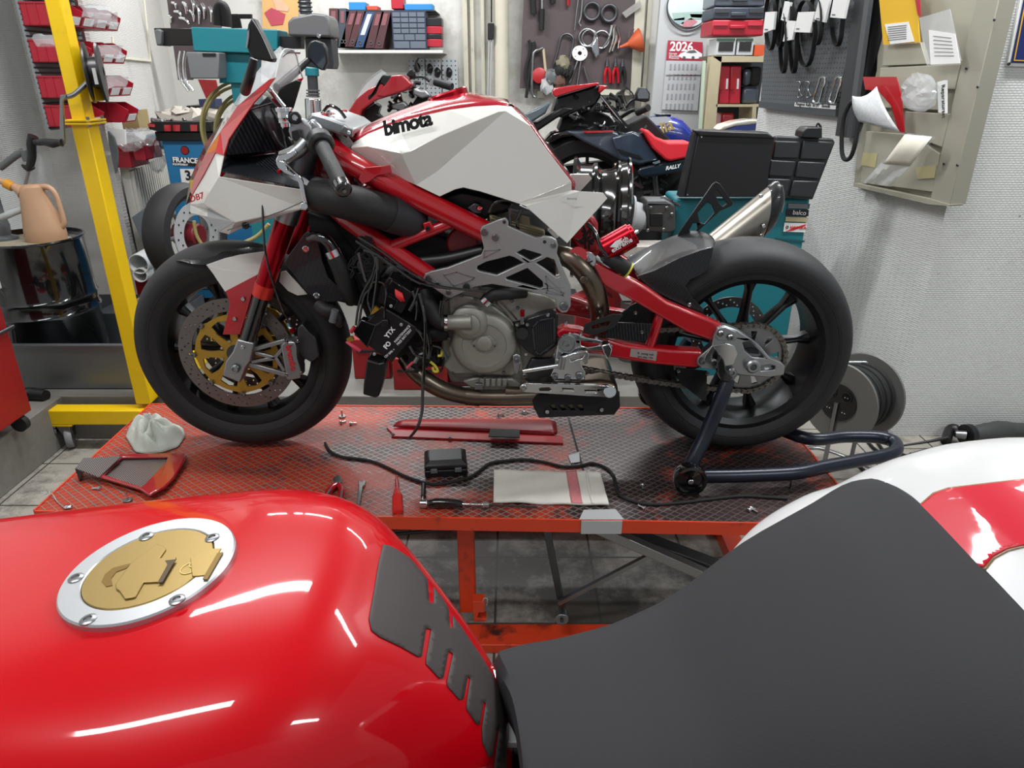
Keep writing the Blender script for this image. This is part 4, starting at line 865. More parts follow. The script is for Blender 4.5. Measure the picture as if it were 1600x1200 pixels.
# red stripe rising to the screen
e0 = (350, 243, .152); e1 = (358, 218, .145); e2 = (372, 197, .14); e3 = (397, 161, .13); e4 = (417, 140, .125); e5 = (430, 122, .12)
g0 = (337, 239, .135); g01 = (318, 275, .10); g02 = (301, 305, .06); h0 = (303, 281, .05); h1 = (322, 240, .07); h2 = (345, 206, .09); h3 = (371, 167, .10); h4 = (395, 146, .11); h5 = (422, 124, .115)
fpan('fairing_stripe', RED, [(e0, g0, h1, h2), (e0, h2, e1), (g0, g01, h0, h1), (g01, g02, (298, 300, .045), h0), (e1, h2, e2), (h2, h3, e3, e2), (h3, h4, e4, e3), (h4, h5, e5, e4)], bevel=.001)
s0 = (291, 320, .0); s1 = (297, 281, .0); s2 = (321, 225, .0); s3 = (352, 184, .0); s4 = (380, 140, .0); s5 = (403, 112, .0)
fpan('screen_frame', mat('screen_edge_grey', '#4c4a46', .2, coat=1), [(h0, s1, s2, h1), (h1, s2, s3, h2), (h2, s3, (366, 163, 0), h3), ((298, 300, .045), s0, s1, h0)], solid=.002)
fpan('windscreen', GLASS, [(h3, (366, 163, 0), s4, h4), (h4, s4, s5, h5), (h5, s5, (424, 86, 0), (433, 108, .09)), ((433, 108, .09), (424, 86, 0), (438, 73, .0), (443, 84, .06))], solid=.003)
ed = MB(); ed.tube([T3(430, 122, .115), T3(434, 105, .09), T3(442, 80, .05), T3(452, 77, -.02), mir(T3(442, 80, .05)), mir(T3(434, 105, .09)), mir(T3(430, 122, .115))], .0018, 6); ed.out('screen_edge', LGREY, BK)
# inside: carbon floor and dark back
fpan('cockpit_floor', M_CARBONF, [((345, 268, .165), (367, 244, .05), (430, 240, .05), (508, 284, .12), (502, 300, .19))], mirror=True)
fpan('cockpit_side', M_CARBONV, [((346, 266, .16), (353, 243, .148), (360, 215, .142), (392, 170, .13), (425, 160, .06), (440, 235, .05), (370, 250, .06))], mirror=False)
MB().px([(368, 244), (392, 175), (418, 150), (446, 180), (460, 215), (452, 250), (430, 262), (380, 262)], Yb+.06, .01).out('cockpit_back', mat('cockpit_back_black', '#15161b', .45, coat=.4), BK, bevel=.002)
MB().px([(433, 150), (436, 136), (462, 125), (471, 127), (458, 170), (448, 180)], Yb+.1, .006).out('cockpit_wing', BLACK, BK, bevel=.002)
for q in ((406, 181), (422, 216)): bolt(BK, *q, Yb+.055, .006, GREY)
ptext('fairing_lettering', 'DB7', (298, 316), (314, 311), Yb-.125, .02, INKR, BK, off=.0004, shear=.2)
# screen stay rods
MB().ptube([(420, 138, Yb-.05), (444, 168, Yb-.05)], .006, 12).out('screen_stay', CHROME, BK); MB().ptube([(440, 88, Yb-.02), (450, 81, Yb+.03), (468, 82, Yb+.06)], .004, 10).out('screen_stay', STEEL, BK)
# mirrors
def mirror_(pts, arm, Y, base_, d):
    m = MB(); m.px(pts, Y, d); o = m.out('mirror', BLACK, BK, bevel=.006, seg=3)
    MB().tube([P(*q) for q in arm], [.008, .011, .012], 12).out('mirror_arm', BLACK, o); return o
mirror_([(393, 27), (397, 30), (408, 52), (427, 91), (426, 98), (418, 96), (397, 92), (389, 84), (384, 72), (384, 55), (387, 38)], [(397, 92, Yb-.21), (391, 118, Yb-.2), (383, 142, Yb-.13)], Yb-.24, 0, .03)
MB().ptube([(394, 29, Yb-.243), (409, 54, Yb-.243), (426, 92, Yb-.243)], .002, 6).out('mirror_rim', CHROME, BK)
MB().px([(386, 50), (389, 46), (389, 56), (386, 75), (384, 74)], Yb-.244, .004).out('turn_signal', mat('turn_signal_clear', '#8f979c', .15, coat=1), BK)
fm = mirror_([(478, 78), (483, 66), (492, 62), (504, 67), (509, 75), (511, 98), (505, 111), (498, 108), (487, 98), (479, 92)], [(482, 94, Yb+.25), (462, 112, Yb+.22), (433, 137, Yb+.14)], Yb+.25, 0, .03)
MB().px([(483, 76), (487, 67), (493, 64), (503, 69), (507, 77), (509, 97), (504, 108), (497, 104), (487, 94)], Yb+.247, .004).out('mirror_face', GLASSD, fm)
# triple clamp, bars, controls
MB().px([(474, 190), (487, 176), (505, 181), (536, 192), (552, 204), (549, 214), (530, 211), (500, 200), (478, 201)], Yb-.13, .26).out('top_yoke', ALU, BK, bevel=.006, seg=3)
for sy in (-1, 1):
    p = P(486, 196, Yb-.105)+V(0, (sy+1)*.105, 0); u = (P(485, 180, Yb)-P(490, 205, Yb)).normalized()
    MB().tube([P(500, 214, Yb-.105)+V(0, (sy+1)*.105, 0), P(497, 196, Yb-.105)+V(0, (sy+1)*.105, 0)], .0295, 28, 1).out('yoke_clamp', ALU, BK, bevel=.002)
    q = P(500, 193, Yb-.105)+V(0, (sy+1)*.105, 0); MB().cyl(q, q+u*.02, .022, n=28).out('fork_cap', RANO, BK, bevel=.002)
MB().ptube([(487, 188, Yb-.03), (520, 195, Yb-.05), (545, 210, Yb-.05)], .01, 12).out('steering_damper', CHROME, BK)
for a in ((505, 181), (520, 188), (534, 196), (541, 204), (514, 179)): bolt(BK, a[0], a[1], Yb-.09, .007, CHROME, .008, (0, -.5, 1))
MB().px([(516, 190), (524, 186), (545, 199), (540, 205)], Yb-.1, .04).out('yoke_detail', RANO, BK, bevel=.003); MB().px([(508, 176), (516, 177), (524, 184), (520, 188), (507, 182)], Yb-.06, .04).out('yoke_detail', RANO, BK, bevel=.003)
MB().px([(537, 196), (552, 203), (551, 214), (542, 213), (530, 207)], Yb-.135, .02).out('damper_bracket', STEEL, BK, bevel=.002); bolt(BK, 545, 207, Yb-.137, .005)
MB().px([(480, 192), (487, 184), (500, 196), (512, 218), (500, 228), (480, 214)], Yb-.15, .06).out('bar_clamp', ALU, BK, bevel=.008, seg=3)
MB().tube([P(494, 210, Yb-.12), P(501, 224, 1.69), P(503, 228, 1.66)], [.011]*3, 16).out('handlebar', STEEL, BK)
gp = [P(503, 228, 1.655), P(533, 288, 1.515)]
g = MB(); g.tube([gp[0], gp[0].lerp(gp[1], .04), gp[0].lerp(gp[1], .9), gp[1]], [.0175, .0165, .0165, .014], 24, 1)
g.out('grip', mat('grip_rubber', '#1b1b1c', .6, bump=.6, bscale=420), BK)
t = (gp[1]-gp[0]).normalized()
MB().tube([gp[0]-t*.035, gp[0]-t*.03, gp[0]-t*.004, gp[0]+t*.004], [.02, .029, .030, .022], 28, 1).out('throttle_housing', BLACK, BK, bevel=.002)
MB().tube([gp[1]-t*.002, gp[1]+t*.022, gp[1]+t*.026], [.0178, .0178, .013], 24, 1).out('bar_end', GBLACK, BK, bevel=.001)
q = gp[1]+t*.027; MB().tube([q, q+t*.002], .004, 10, 1).out('bar_end_screw', STEEL, BK)
MB().px([(452, 192), (470, 185), (486, 198), (490, 215), (476, 222), (466, 214), (456, 222), (450, 205)], Yb-.16, .03).out('brake_bracket', ALU, BK, bevel=.004, seg=3)
MB().ptube([(478, 222, 1.69), (462, 238, 1.68), (440, 246, 1.68)], [.016, .0165, .014], 20).out('master_cylinder', ALU, BK)
MB().px([(430, 250), (434, 242), (448, 238), (460, 232), (465, 240), (452, 250), (440, 256), (432, 258)], 1.655, .02).out('lever_perch', CHROME, BK, bevel=.003)
lv = [(431, 254), (438, 251), (446, 254), (458, 266), (468, 274), (473, 284), (477, 305), (481, 322), (478, 329), (470, 328), (469, 321), (474, 318), (470, 302), (466, 285), (458, 276), (444, 270), (434, 262)]
MB().px(lv, 1.635, .01, [[(447, 259), (451, 262), (462, 272), (460, 273), (449, 265)]]).out('brake_lever', CHROME, BK, bevel=.0025, seg=3)
MB().cyl(P(475, 322, 1.63), P(475, 322, 1.65), .009, n=18).out('lever_tip', CHROME, BK, bevel=.002)
MB().px([(432, 266), (438, 264), (440, 270), (435, 273)], 1.66, .02).out('lever_adjuster', RANO, BK, bevel=.002)
c = P(447, 198, 1.70); tp = P(443, 168, 1.70); t = (tp-c).normalized(); L = (tp-c).length
g = MB(); pr = [(.0001, 0), (.012, 0), (.013, L*.2), (.016, L*.22), (.016, L*.45), (.0165, L*.47), (.0165, L*.52), (.016, L*.54), (.016, L*.78), (.019, L*.8), (.0195, L*.97), (.017, L), (.0001, L)]
g.lathe(c, t, pr, 30); g.out('brake_fluid_reservoir', CHROME, BK)
MB().cyl(P(461, 184, 1.69), P(461, 184, 1.72), .014, n=24).out('bar_knob', BLACK, BK, bevel=.003); bolt(BK, 461, 184, 1.688, .007)
MB().px([(455, 205), (466, 203), (470, 214), (462, 222), (456, 216)], 1.69, .01).out('slot_cover', MBLACK, BK, bevel=.002)
MB().px([(476, 250), (492, 255), (500, 285), (480, 285), (470, 262)], Yb-.06, .1).out('ignition_block', DARKRED, BK, bevel=.008)
for pts in ([(450, 215), (460, 230), (455, 245), (470, 262)], [(490, 245), (480, 262), (500, 285), (520, 300)], [(424, 170), (440, 200), (450, 240), (470, 290)], [(425, 205), (438, 225), (460, 240)], [(505, 175), (515, 165), (530, 172), (540, 185)]):
    MB().ptube([(x, y, Yb-.08) for x, y in pts], .004, 8).out('cable', GBLACK, BK)
# hanging cable with clamps in front of the engine
MB().ptube([(655, 458, YQ-.01), (664, 500, YQ-.02), (663, 560, YQ-.02), (661, 600, YQ-.02)], .0042, 8).out('wire', GBLACK, BK)
MB().ptube([(661, 596, YQ-.02), (660, 625, YQ-.02), (659, 645, YQ-.025), (652, 668, YQ-.03), (640, 684, 1.70)], .004, 8).out('drain_hose', DSTEEL, BK)
# ================================================================ paddock stand
PS = thing('paddock_stand', 'dark blue tubular rear paddock stand holding up the back wheel', 'stand', (P(1075, 745, 1.6).x, 1.85, zd))
yn = 1.60; c = P(1075, 747, yn)
zt = zd+.045
g = MB(); g.ptube([(1138, 592, YA-.04), (1128, 620, YA-.055), (1105, 675, 1.64), (1082, 722, 1.61), (1078, 742, 1.61)], [.017, .019, .0195, .0195, .018], 18); g.out('upright', NAVY, PS)
loop = [PZ(*q, zt) for q in ((1096, 744), (1160, 743), (1240, 739), (1290, 729), (1350, 718), (1385, 711), (1400, 703), (1396, 690), (1370, 683), (1320, 682), (1260, 685))]
loop += [V(loop[-1].x-.1, 1.93, zt), V(loop[-1].x-.22, 2.09, zt), V(P(1080, 740, 2.1).x-.25, 2.11, zt)][:2]+[V(P(1075, 747, 1.6).x+.02, 2.11, zt)]
g = MB(); g.tube(loop, .0185, 18, 5); g.out('base_loop', NAVY, PS)
for yy in (1.575, 2.12):
    o = V(c.x, yy, zd+.0435); g = MB(); g.lathe(o, (0, 1, 0), [(.010, -.004), (.010, .0), (.03, .002), (.034, -.006), (.042, -.006), (.0435, 0), (.0435, .022), (.04, .028), (.01, .028)], 36, True); w = g.out('roller_wheel', GBLACK, PS)
    MB().cyl(o-V(0, .008, 0), o+V(0, .04, 0), .0075, n=16).out('roller_axle', CHROME, w, bevel=.002)
g = MB(); g.px([(1127, 556), (1132, 564), (1135, 578), (1146, 590), (1140, 598), (1128, 596), (1121, 582), (1122, 566)], YA-.06, .02); g.out('hook', GBLACK, PS, bevel=.003)
MB().tube([V(P(1078, 742, 1.61).x, 2.11, zd+.06), V(P(1128, 620, 1.7).x, 2.08, P(1128, 620, 1.65).z)], .0185, 16, 1).out('upright', NAVY, PS)
MB().ptube([(1237, 740, 1.60), (1236, 752, 1.60), (1230, 768, 1.60), (1200, 780, 1.60)], .002, 6).out('cable_tie', GBLACK, PS)
# ================================================================ the motorcycle in the foreground (tank, seat and tail seen from above)
from mathutils.bvhtree import BVHTree
YC = .47
FB = thing('motorcycle', 'red tank, grey seat and white tail of the motorcycle nearest the viewer', 'motorcycle', (0, YC, 0))
def interp(tab, x):
    if x <= tab[0][0]: return tab[0][1:]
    for a, b in zip(tab, tab[1:]):
        if x <= b[0]:
            t = (x-a[0])/(b[0]-a[0]); return tuple(a[i]*(1-t)+b[i]*t for i in range(1, len(a)))
    return tab[-1][1:]
def smoothtab(tab, n):       # catmull-rom on the table
    r = []
    for i in range(len(tab)-1):
        p = [tab[max(0, i-1)], tab[i], tab[i+1], tab[min(len(tab)-1, i+2)]]
        for k in range(n):
            t = k/n; r.append(tuple(.5*((2*p[1][j])+(p[2][j]-p[0][j])*t+(2*p[0][j]-5*p[1][j]+4*p[2][j]-p[3][j])*t*t+(3*p[1][j]-p[0][j]-3*p[2][j]+p[3][j])*t**3) for j in range(len(tab[0]))))
    return r+[tab[-1]]
def shell_rows(tab, n, zlow, tuck=.6):
    rows = []
    for X, zt, w, h in tab:
        half = []
        m = 18
        for k in range(m+1):
            a = (PI/2)*(k/m); y = w*math.sin(a)**(2/n); z = zt-h+h*math.cos(a)**(2/n) if k < m else zt-h
            half.append((y, z))
        half += [(w*.985, zt-h-.03), (w*(1+tuck)/2, zt-h-.08), (w*tuck, zlow(X) if callable(zlow) else zlow)]
        rows.append([V(X, YC-y, z) for y, z in half[::-1]]+[V(X, YC+y, z) for y, z in half[1:]])
    return rows
TT = [(-.95, .80, .10, .10), (-.88, .89, .14, .12), (-.78, .955, .17, .13), (-.68, .99, .19, .135), (-.6, 1.008, .2, .14), (-.52, 1.02, .2, .14), (-.45, 1.029, .203, .14), (-.37, 1.038, .206, .14), (-.2965, 1.046, .207, .14), (-.23, 1.053, .203, .142), (-.175, 1.052, .186, .146),
      (-.135, 1.042, .162, .15), (-.1, 1.018, .132, .145), (-.07, .988, .105, .13), (-.042, .955, .08, .115), (-.02, .92, .062, .10), (-.006, .885, .052, .09), (0, .84, .046, .08), (0.0, .79, .042, .07)]
rows = shell_rows(smoothtab(TT, 4), 3.2, .76)
tk = MB(); tk.grid(rows); tank = tk.out('fuel_tank', REDT, FB, keep=False)
bmT = bmesh.new(); bmT.from_mesh(tank.data); bmesh.ops.translate(bmT, verts=bmT.verts, vec=ROOT[tank]); BT = BVHTree.FromBMesh(bmT)
for p in tank.data.polygons: p.use_smooth = True
def hit(bvh, px, py):
    for k in range(60):
        for s_ in ((-1, 0), (-.7, .7)):
            d = ray(px+s_[0]*k, py+s_[1]*k).normalized(); h, n, i, ds = bvh.ray_cast(Vector((0, 0, CZ)), d)
            if h is not None:
                return h, (n if n.dot(d) < 0 else -n)
    return None, None
def decal(name, pts, bvh, m, parent, off=.0012, cuts=5, th=.0015, label=None):
    bm = bmesh.new(); vs = [bm.verts.new((x, y, 0)) for x, y in pts]
    for t in tessellate_polygon([[Vector((x, y, 0)) for x, y in pts]]): bm.faces.new([vs[i] for i in t])
    for _ in range(200):       # split the longest edges, triangle by triangle, so the outline is kept
        es = sorted([e for e in bm.edges if e.calc_length() > 10], key=lambda e: -e.calc_length())
        if not es: break
        used = set(); pick = []
        for e in es:
            if any(f in used for f in e.link_faces): continue
            pick.append(e); used.update(e.link_faces)
        for e in pick:
            opp = [(f, [v for v in f.verts if v not in e.verts][0]) for f in e.link_faces]; v1, v2 = e.verts
            nv = bm.verts.new((v1.co+v2.co)/2)
            for f, o_ in opp: bm.faces.remove(f)
            bm.edges.remove(e)
            for f, o_ in opp: bm.faces.new((v1, nv, o_)); bm.faces.new((nv, v2, o_))
    bad = []
    for v in bm.verts:
        h, n = hit(bvh, v.co.x, v.co.y)
        if h is None: bad.append(v); continue
        v.co = h+n*off
    if bad: bmesh.ops.delete(bm, geom=bad, context='VERTS')
    mb = MB(); mb.bm.free(); mb.bm = bm; o = mb.out(name, m, parent, solid=th, label=label)
    for p in o.data.polygons: p.use_smooth = True
    return o
PAD = [(598, 852), (607, 853), (624, 862), (640, 873), (653, 888), (667, 906), (670, 943), (677, 943), (677, 918), (690, 935), (700, 951), (702, 982), (707, 981), (706, 962), (720, 980), (733, 1000), (747, 1020), (767, 1052), (781, 1084), (789, 1117), (791, 1160), (790, 1200), (790, 1230),
       (772, 1230), (772, 1193), (779, 1140), (776, 1138), (768, 1183), (763, 1183), (753, 1160), (752, 1137), (758, 1099), (754, 1097), (749, 1132), (744, 1132), (728, 1108), (728, 1100), (734, 1060), (730, 1058), (723, 1093), (717, 1094), (698, 1072), (698, 1064), (707, 1022), (700, 1018), (692, 1059), (686, 1061), (665, 1038), (665, 1030), (673, 984), (665, 982), (658, 1026), (653, 1027), (627, 1012), (593, 996), (580, 986), (576, 967), (585, 917), (591, 880)]
decal('tank_pad', PAD, BT, PADM, FB, off=.0006, th=.0007)
# filler cap
cn = V(-.107, -.0137, 1).normalized(); cc = V(-.2965, .4732, 1.0464+.001)
def C(px, py, h=0): return PN(px, py, cc+cn*h, cn)
g = MB(); g.lathe(cc, cn, [(.0678, -.006), (.0678, .003), (.0665, .0045), (.0515, .0045), (.0505, .0035), (.0505, -.006)], 72, True); ring = g.out('filler_ring', mat('satin_aluminium', '#c3c6c9', .38, .9), FB)
g = MB(); g.lathe(cc+V(0, .0, 0), cn, [(.05, -.004), (.05, .0035), (.0493, .0045), (.0001, .0045)], 72); cap = g.out('filler_cap', GOLDC, FB)
g = MB(); g.poly([C(322, 866), C(349, 864), C(324, 907), C(303, 909), C(300, 880)], cn*.0055); g.out('cap_hinge', GOLDC, cap, bevel=.0006)
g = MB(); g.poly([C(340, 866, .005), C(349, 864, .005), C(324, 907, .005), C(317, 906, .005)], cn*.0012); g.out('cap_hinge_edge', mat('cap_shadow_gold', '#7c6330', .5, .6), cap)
sh = [(181, 915), (194, 898), (206, 881), (225, 868), (246, 852), (256, 855), (260, 860), (250, 874), (276, 872), (274, 876), (268, 882), (250, 911), (225, 912), (212, 935), (196, 938), (187, 925), (182, 922)]
g = MB(); g.poly([C(*q, .0045) for q in sh], cn*.0016); g.out('key_flap', GOLDC, cap, bevel=.0006)
g = MB(); g.poly([C(*q, .0063) for q in ((258, 876), (276, 874), (270, 882), (254, 910), (246, 911), (262, 882))], cn*.0003); g.out('key_slot', mat('key_slot_dark', '#4a3718', .6), cap)
g = MB(); g.poly([C(*q, .0046) for q in ((159, 909), (164, 898), (176, 888), (206, 880), (198, 888), (182, 894), (174, 904), (176, 915), (166, 917))], cn*.0004); g.out('finger_recess', mat('cap_recess_gold', '#7a5f2a', .55, .6), cap)
for q, r in (((296, 888), .007), ((303, 882), .0035)):
    g = MB(); g.torus(C(*q, .0048), cn, r, .0005, 24, 6); g.out('lock_mark', mat('cap_mark_gold', '#d8bd74', .4, .6), cap)
for q in ((229, 839), (332, 841), (119, 904), (277, 938), (138, 969), (350, 905)):
    if q[0] == 350: continue
    bolt(ring, None, C(*q, .0042), 0, .0062, STEEL, .002, ax=(cn.x, cn.y, cn.z), name='screw')
# seat
far = [(-.012, .53, .895), (.012, .545, .888), (.045, .553, .89), (.105, .566, .902), (.1645, .582, .926), (.23, .603, .973), (.2977, .622, 1.006), (.345, .634, 1.031), (.372, .634, 1.038)]
fr = [(-.012, .53, .895), (-.017, .508, .914), (-.009, .482, .921), (0, .455, .926), (.006, .42, .924), (.009, .385, .92), (.008, .345, .905)]
rr = [(.372, .634, 1.038), (.381, .605, 1.046), (.388, .57, 1.048), (.39, .51, 1.049), (.39, .43, 1.049), (.388, .36, 1.046), (.372, .306, 1.03)]
zc = [(0, .926), (.05, .924), (.1, .93), (.15, .948), (.2, .980), (.25, 1.01), (.3, 1.034), (.38, 1.05)]
def cr(pts, t):
    n = len(pts)-1; f = min(t*n, n-1e-6); i = int(f); t = f-i; p = [Vector(pts[max(0, i-1)]), Vector(pts[i]), Vector(pts[i+1]), Vector(pts[min(n, i+2)])]
    return .5*((2*p[1])+(p[2]-p[0])*t+(2*p[0]-5*p[1]+4*p[2]-p[3])*t*t+(3*p[1]-p[0]-3*p[2]+p[3])*t**3)
rows = []; NU, NV = 30, 24
for i in range(NU+1):
    u = i/NU; A = cr(far, u); B_ = V(A.x, 2*YC-A.y, A.z-.0); row = []
    F0 = [cr(fr, k/NV) for k in range(NV+1)]; R0 = [cr(rr, k/NV) for k in range(NV+1)]
    for k in range(NV+1):
        v = k/NV
        lin_ = A.lerp(B_, v); cu = F0[k].lerp(R0[k], u)
        ends = far[0] and (cr(far, 0).lerp(V(cr(far, 0).x, 2*YC-cr(far, 0).y, cr(far, 0).z), v).lerp(cr(far, 1).lerp(V(cr(far, 1).x, 2*YC-cr(far, 1).y, cr(far, 1).z), v), u))
        p = lin_+(cu-ends)
        if 0 < i < NU:
            tz = interp(zc, p.x)[0]; bl = (1-abs(2*v-1)**3); p.z = max(p.z, p.z*(1-bl)+tz*bl)
        row.append(p)
    e0, e1 = row[0], row[-1]
    row = [e0+V(0, -.004, -.06), e0+V(0, .004, -.03), e0+V(0, .004, -.01)]+row+[e1+V(0, -.004, -.01), e1+V(0, -.004, -.03), e1+V(0, .004, -.06)]
    rows.append(row)
f0 = [p+V(-.002, 0, -.012) for p in rows[0]]; f1 = [p+V(.004, 0, -.05) for p in rows[0]]
b0_ = [p+V(.003, 0, -.012) for p in rows[-1]]; b1_ = [p+V(-.002, 0, -.03) for p in rows[-1]]
g = MB(); g.grid([f1, f0]+rows+[b0_, b1_]); st_ = g.out('seat', SEAT, FB)
for p in st_.data.polygons: p.use_smooth = True
# tail
TL = [(.17, .86, .13, .08), (.2, .905, .17, .09), (.245, .95, .203, .1), (.28, .985, .218, .1), (.323, 1.018, .222, .11), (.36, 1.03, .23, .12), (.392, 1.054, .226, .12), (.42, 1.073, .218, .12), (.47, 1.092, .21, .12), (.55, 1.103, .19, .12), (.7, 1.085, .14, .11), (.85, 1.04, .08, .09), (.92, 1.0, .03, .05)]
rows = shell_rows(smoothtab(TL, 4), 4.2, lambda x: .84+.1*max(0, x-.3), .7)
g = MB(); g.grid(rows); tail = g.out('tail_fairing', FWHITE, FB)
for p in tail.data.polygons: p.use_smooth = True
bmT = bmesh.new(); bmT.from_mesh(tail.data); bmesh.ops.translate(bmT, verts=bmT.verts, vec=ROOT[tail]); BL = BVHTree.FromBMesh(bmT)
SR = [(1410, 800), (1440, 790), (1460, 773), (1482, 765), (1540, 758), (1600, 751), (1690, 742), (1690, 842), (1600, 853), (1575, 859), (1552, 871), (1538, 888), (1500, 880)]
SG = [(1410, 797), (1438, 788), (1458, 770.5), (1481, 762.5), (1540, 755.5), (1600, 748.5), (1690, 739.5), (1690, 844.5), (1600, 856), (1576, 862), (1554, 874), (1541, 891), (1500, 884)]
decal('stripe_border', SG, BL, mat('stripe_gold', '#8b6a3c', .4, coat=1), FB, off=.0006, th=.0004); decal('tail_stripe', SR, BL, mat('tail_stripe_red', '#c80f2a', .35, coat=.5, spec=.2), FB, off=.0012, th=.0006)
# what shows in the gap, and the rest of the machine below
g = MB(); g.tube([(-.03, .54, .80), (.02, .56, .83), (.2, .60, .86), (.4, .6, .95)], .014, 12); g.out('rear_frame_rail', BLACK, FB)
g = MB(); g.tube([(-.03, .40, .80), (.02, .38, .83), (.2, .34, .86), (.4, .34, .95)], .014, 12); g.out('rear_frame_rail', BLACK, FB)
g = MB(); g.b2((-.02, .43, .70), (.3, .54, .80)); g.out('battery_box', MBLACK, FB, bevel=.01)
g = MB(); g.poly([P(764, 1040, .50), P(790, 1050, .50), P(806, 1096, .47), P(796, 1099, .47), P(778, 1072, .49)], (0, .01, -.006)); g.out('seat_cowl_edge', RED, FB, bevel=.002)
g = MB(); g.poly([(-.012, .36, .80), (.012, .36, .80), (.012, .46, .83), (-.012, .46, .83)], (0, 0, -.05)); g.out('frame_bracket', DARKRED, FB, bevel=.003)
g = MB(); g.b2((-.012, .455, .865), (.03, .5, .872)); g.out('seat_tab', LGREY, FB, bevel=.001)
g = MB(); g.b2((-.6, YC-.12, .35), (-.05, YC+.12, .82)); g.out('engine', DSTEEL, FB, bevel=.03)
g = MB(); g.tube([(-.05, YC, .5), (.3, YC, .4), (.62, YC, .31)], [.05, .05, .04], 12); g.out('swingarm', DSTEEL, FB)
for s_ in (-1, 1): MB().tube([(-.62, YC+s_*.1, 1.0), (-.82, YC+s_*.1, .31)], .026, 14, 1).out('fork_leg', STEEL, FB)
for x, w in ((-.82, .06), (.62, .09)):
    g = MB(); g.lathe((x, YC, .3), (0, 1, 0), [(.22, -w*.8), (.27, -w), (.295, -w*.5), (.3, 0), (.295, w*.5), (.27, w), (.22, w*.8)], 48, True); ty = g.out('tyre', RUBBER, FB)
    g = MB(); g.lathe((x, YC, .3), (0, 1, 0), [(.04, -w*.5), (.22, -w*.7), (.22, w*.7), (.04, w*.5)], 48, True); g.out('wheel_rim', RIM, FB)
# ================================================================ helpers for the rest
def T(mb, name, m, label, cat, group=None, **k): return mb.out(name, m, None, label=label, cat=cat, group=group, **k)
def D(x, y, h=0): return PZ(x, y, zd+h)
def flat(pts, h, h0=0): return MB().poly([D(x, y, h0) for x, y in pts], (0, 0, h))
def bxx(x0, y0, x1, y1, Y, d): # box whose front face spans the pixel rectangle on plane Y
    a, b = P(x0, y0, Y), P(x1, y1, Y); a2 = P(x0, y1, Y); mx = (a.x+a2.x)/2; b1_ = P(x1, y0, Y); nx = (b.x+b1_.x)/2
    return MB().b2((mx, Y, b.z), (nx, Y+d, a.z))
# ================================================================ things on the lift
TR = thing('belly_panel', 'long red sheet-metal belly panel lying on the lift under the engine', 'panel', D(745, 675))
g = MB(); pts = [(604, 670), (618, 657), (640, 655), (860, 654), (878, 656), (879, 694), (800, 692), (615, 685)]
rowsA = [[D(*q, .004) for q in ((604, 668), (700, 672), (800, 678), (876, 682))], [D(*q, .016) for q in ((612, 664), (700, 668), (800, 673), (874, 676))], [D(*q, .022) for q in ((618, 658), (700, 658), (800, 658), (872, 660))], [D(*q, .004) for q in ((622, 655), (700, 654), (800, 654), (872, 655))]]
g.grid([[p for p in r] for r in rowsA]); g.out('panel_top', DARKRED, TR, solid=.003, sub=1)
g = MB(); g.poly([D(*q) for q in ((604, 670), (615, 681), (612, 684), (880, 695), (878, 684), (800, 679), (700, 674))], (0, 0, .006)); g.out('panel_flange', RED, TR, bevel=.001)
g = MB(); g.poly([D(*q, .021) for q in ((766, 671), (812, 672), (812, 685), (763, 683))], (0, 0, .003)); g.out('foam_pad', MBLACK, TR, bevel=.001)
for q in ((614, 679), (703, 685), (791, 692)): bolt(TR, None, D(*q, .006), 0, .006, DSTEEL, .003, (0, 0, 1), name='rivet')
# rag
def cloth(name, outl_, m, label, h, seed, amp, subs=22, group=None, folds=7):
    r = random.Random(seed); P_ = [D(*q) for q in outl_]; c = sum(P_, Vector())/len(P_); n = 60; rows = []
    def bd(t):
        t = (t % 1)*len(P_); i = int(t); f = t-i; return P_[i % len(P_)].lerp(P_[(i+1) % len(P_)], f)
    ph = [r.uniform(0, 6) for _ in range(6)]
    for k in range(subs+1):
        s_ = k/subs; ring_ = []
        for j in range(n):
            a = j/n; p = c.lerp(bd(a), s_); rad = 1-s_**2.5
            z = h*rad*(.55+.45*abs(math.sin(folds*PI*a+ph[0]+2.2*s_)))+amp*math.sin(23*a+ph[1]+9*s_)*s_*(1-s_)*2+.003
            p.z = zd+max(.002, z+amp*.5*math.sin(p.x*90+ph[2])*math.cos(p.y*80+ph[3])*(1-s_)); ring_.append(p)
        rows.append(ring_)
    g = MB(); vs = [[g.bm.verts.new(p) for p in rw] for rw in rows]
    for a, b in zip(vs, vs[1:]):
        for j in range(n): g.bm.faces.new([a[j], a[(j+1) % n], b[(j+1) % n], b[j]])
    g.bm.faces.new(vs[0]); return T(g, name, m, label, 'cloth', group, solid=.003)
cloth('rag', [(197, 684), (203, 668), (216, 659), (240, 657), (262, 662), (287, 672), (290, 683), (278, 700), (255, 708), (232, 711), (212, 708)], CLOTH, 'crumpled pale grey rag beside the front wheel on the lift', .055, 4, .02, folds=8)
g = MB(); NX, NY = 40, 14; A, B_, C_, E_ = D(772, 738), D(938, 741), D(951, 792), D(771, 787)
rows = []
for i in range(NX+1):
    u = i/NX; rows.append([])
    for j in range(NY+1):
        v = j/NY; p = A.lerp(B_, u).lerp(E_.lerp(C_, u), v); w = .0015*math.sin(u*17+v*4)+.0012*math.sin(v*13+u*9); p.z = zd+.005+w; rows[-1].append(p)
TW = thing('shop_towel', 'folded cream shop towel with a red stripe at the front of the lift', 'towel', D(860, 765))
g.grid(rows); g.out('towel_cloth', CLOTH2, TW, solid=.006)
g = MB(); g.grid([[p+V(0, 0, .0035) for p in r] for r in rows[27:32]]); g.out('towel_stripe', CLOTHR, TW, solid=.0006)
g = MB(); g.grid([[p+V(0, 0, .0035) for p in r] for r in rows[34:35]+rows[35:36]][:2]); g.out('towel_hem', CLOTH2, TW, solid=.001)
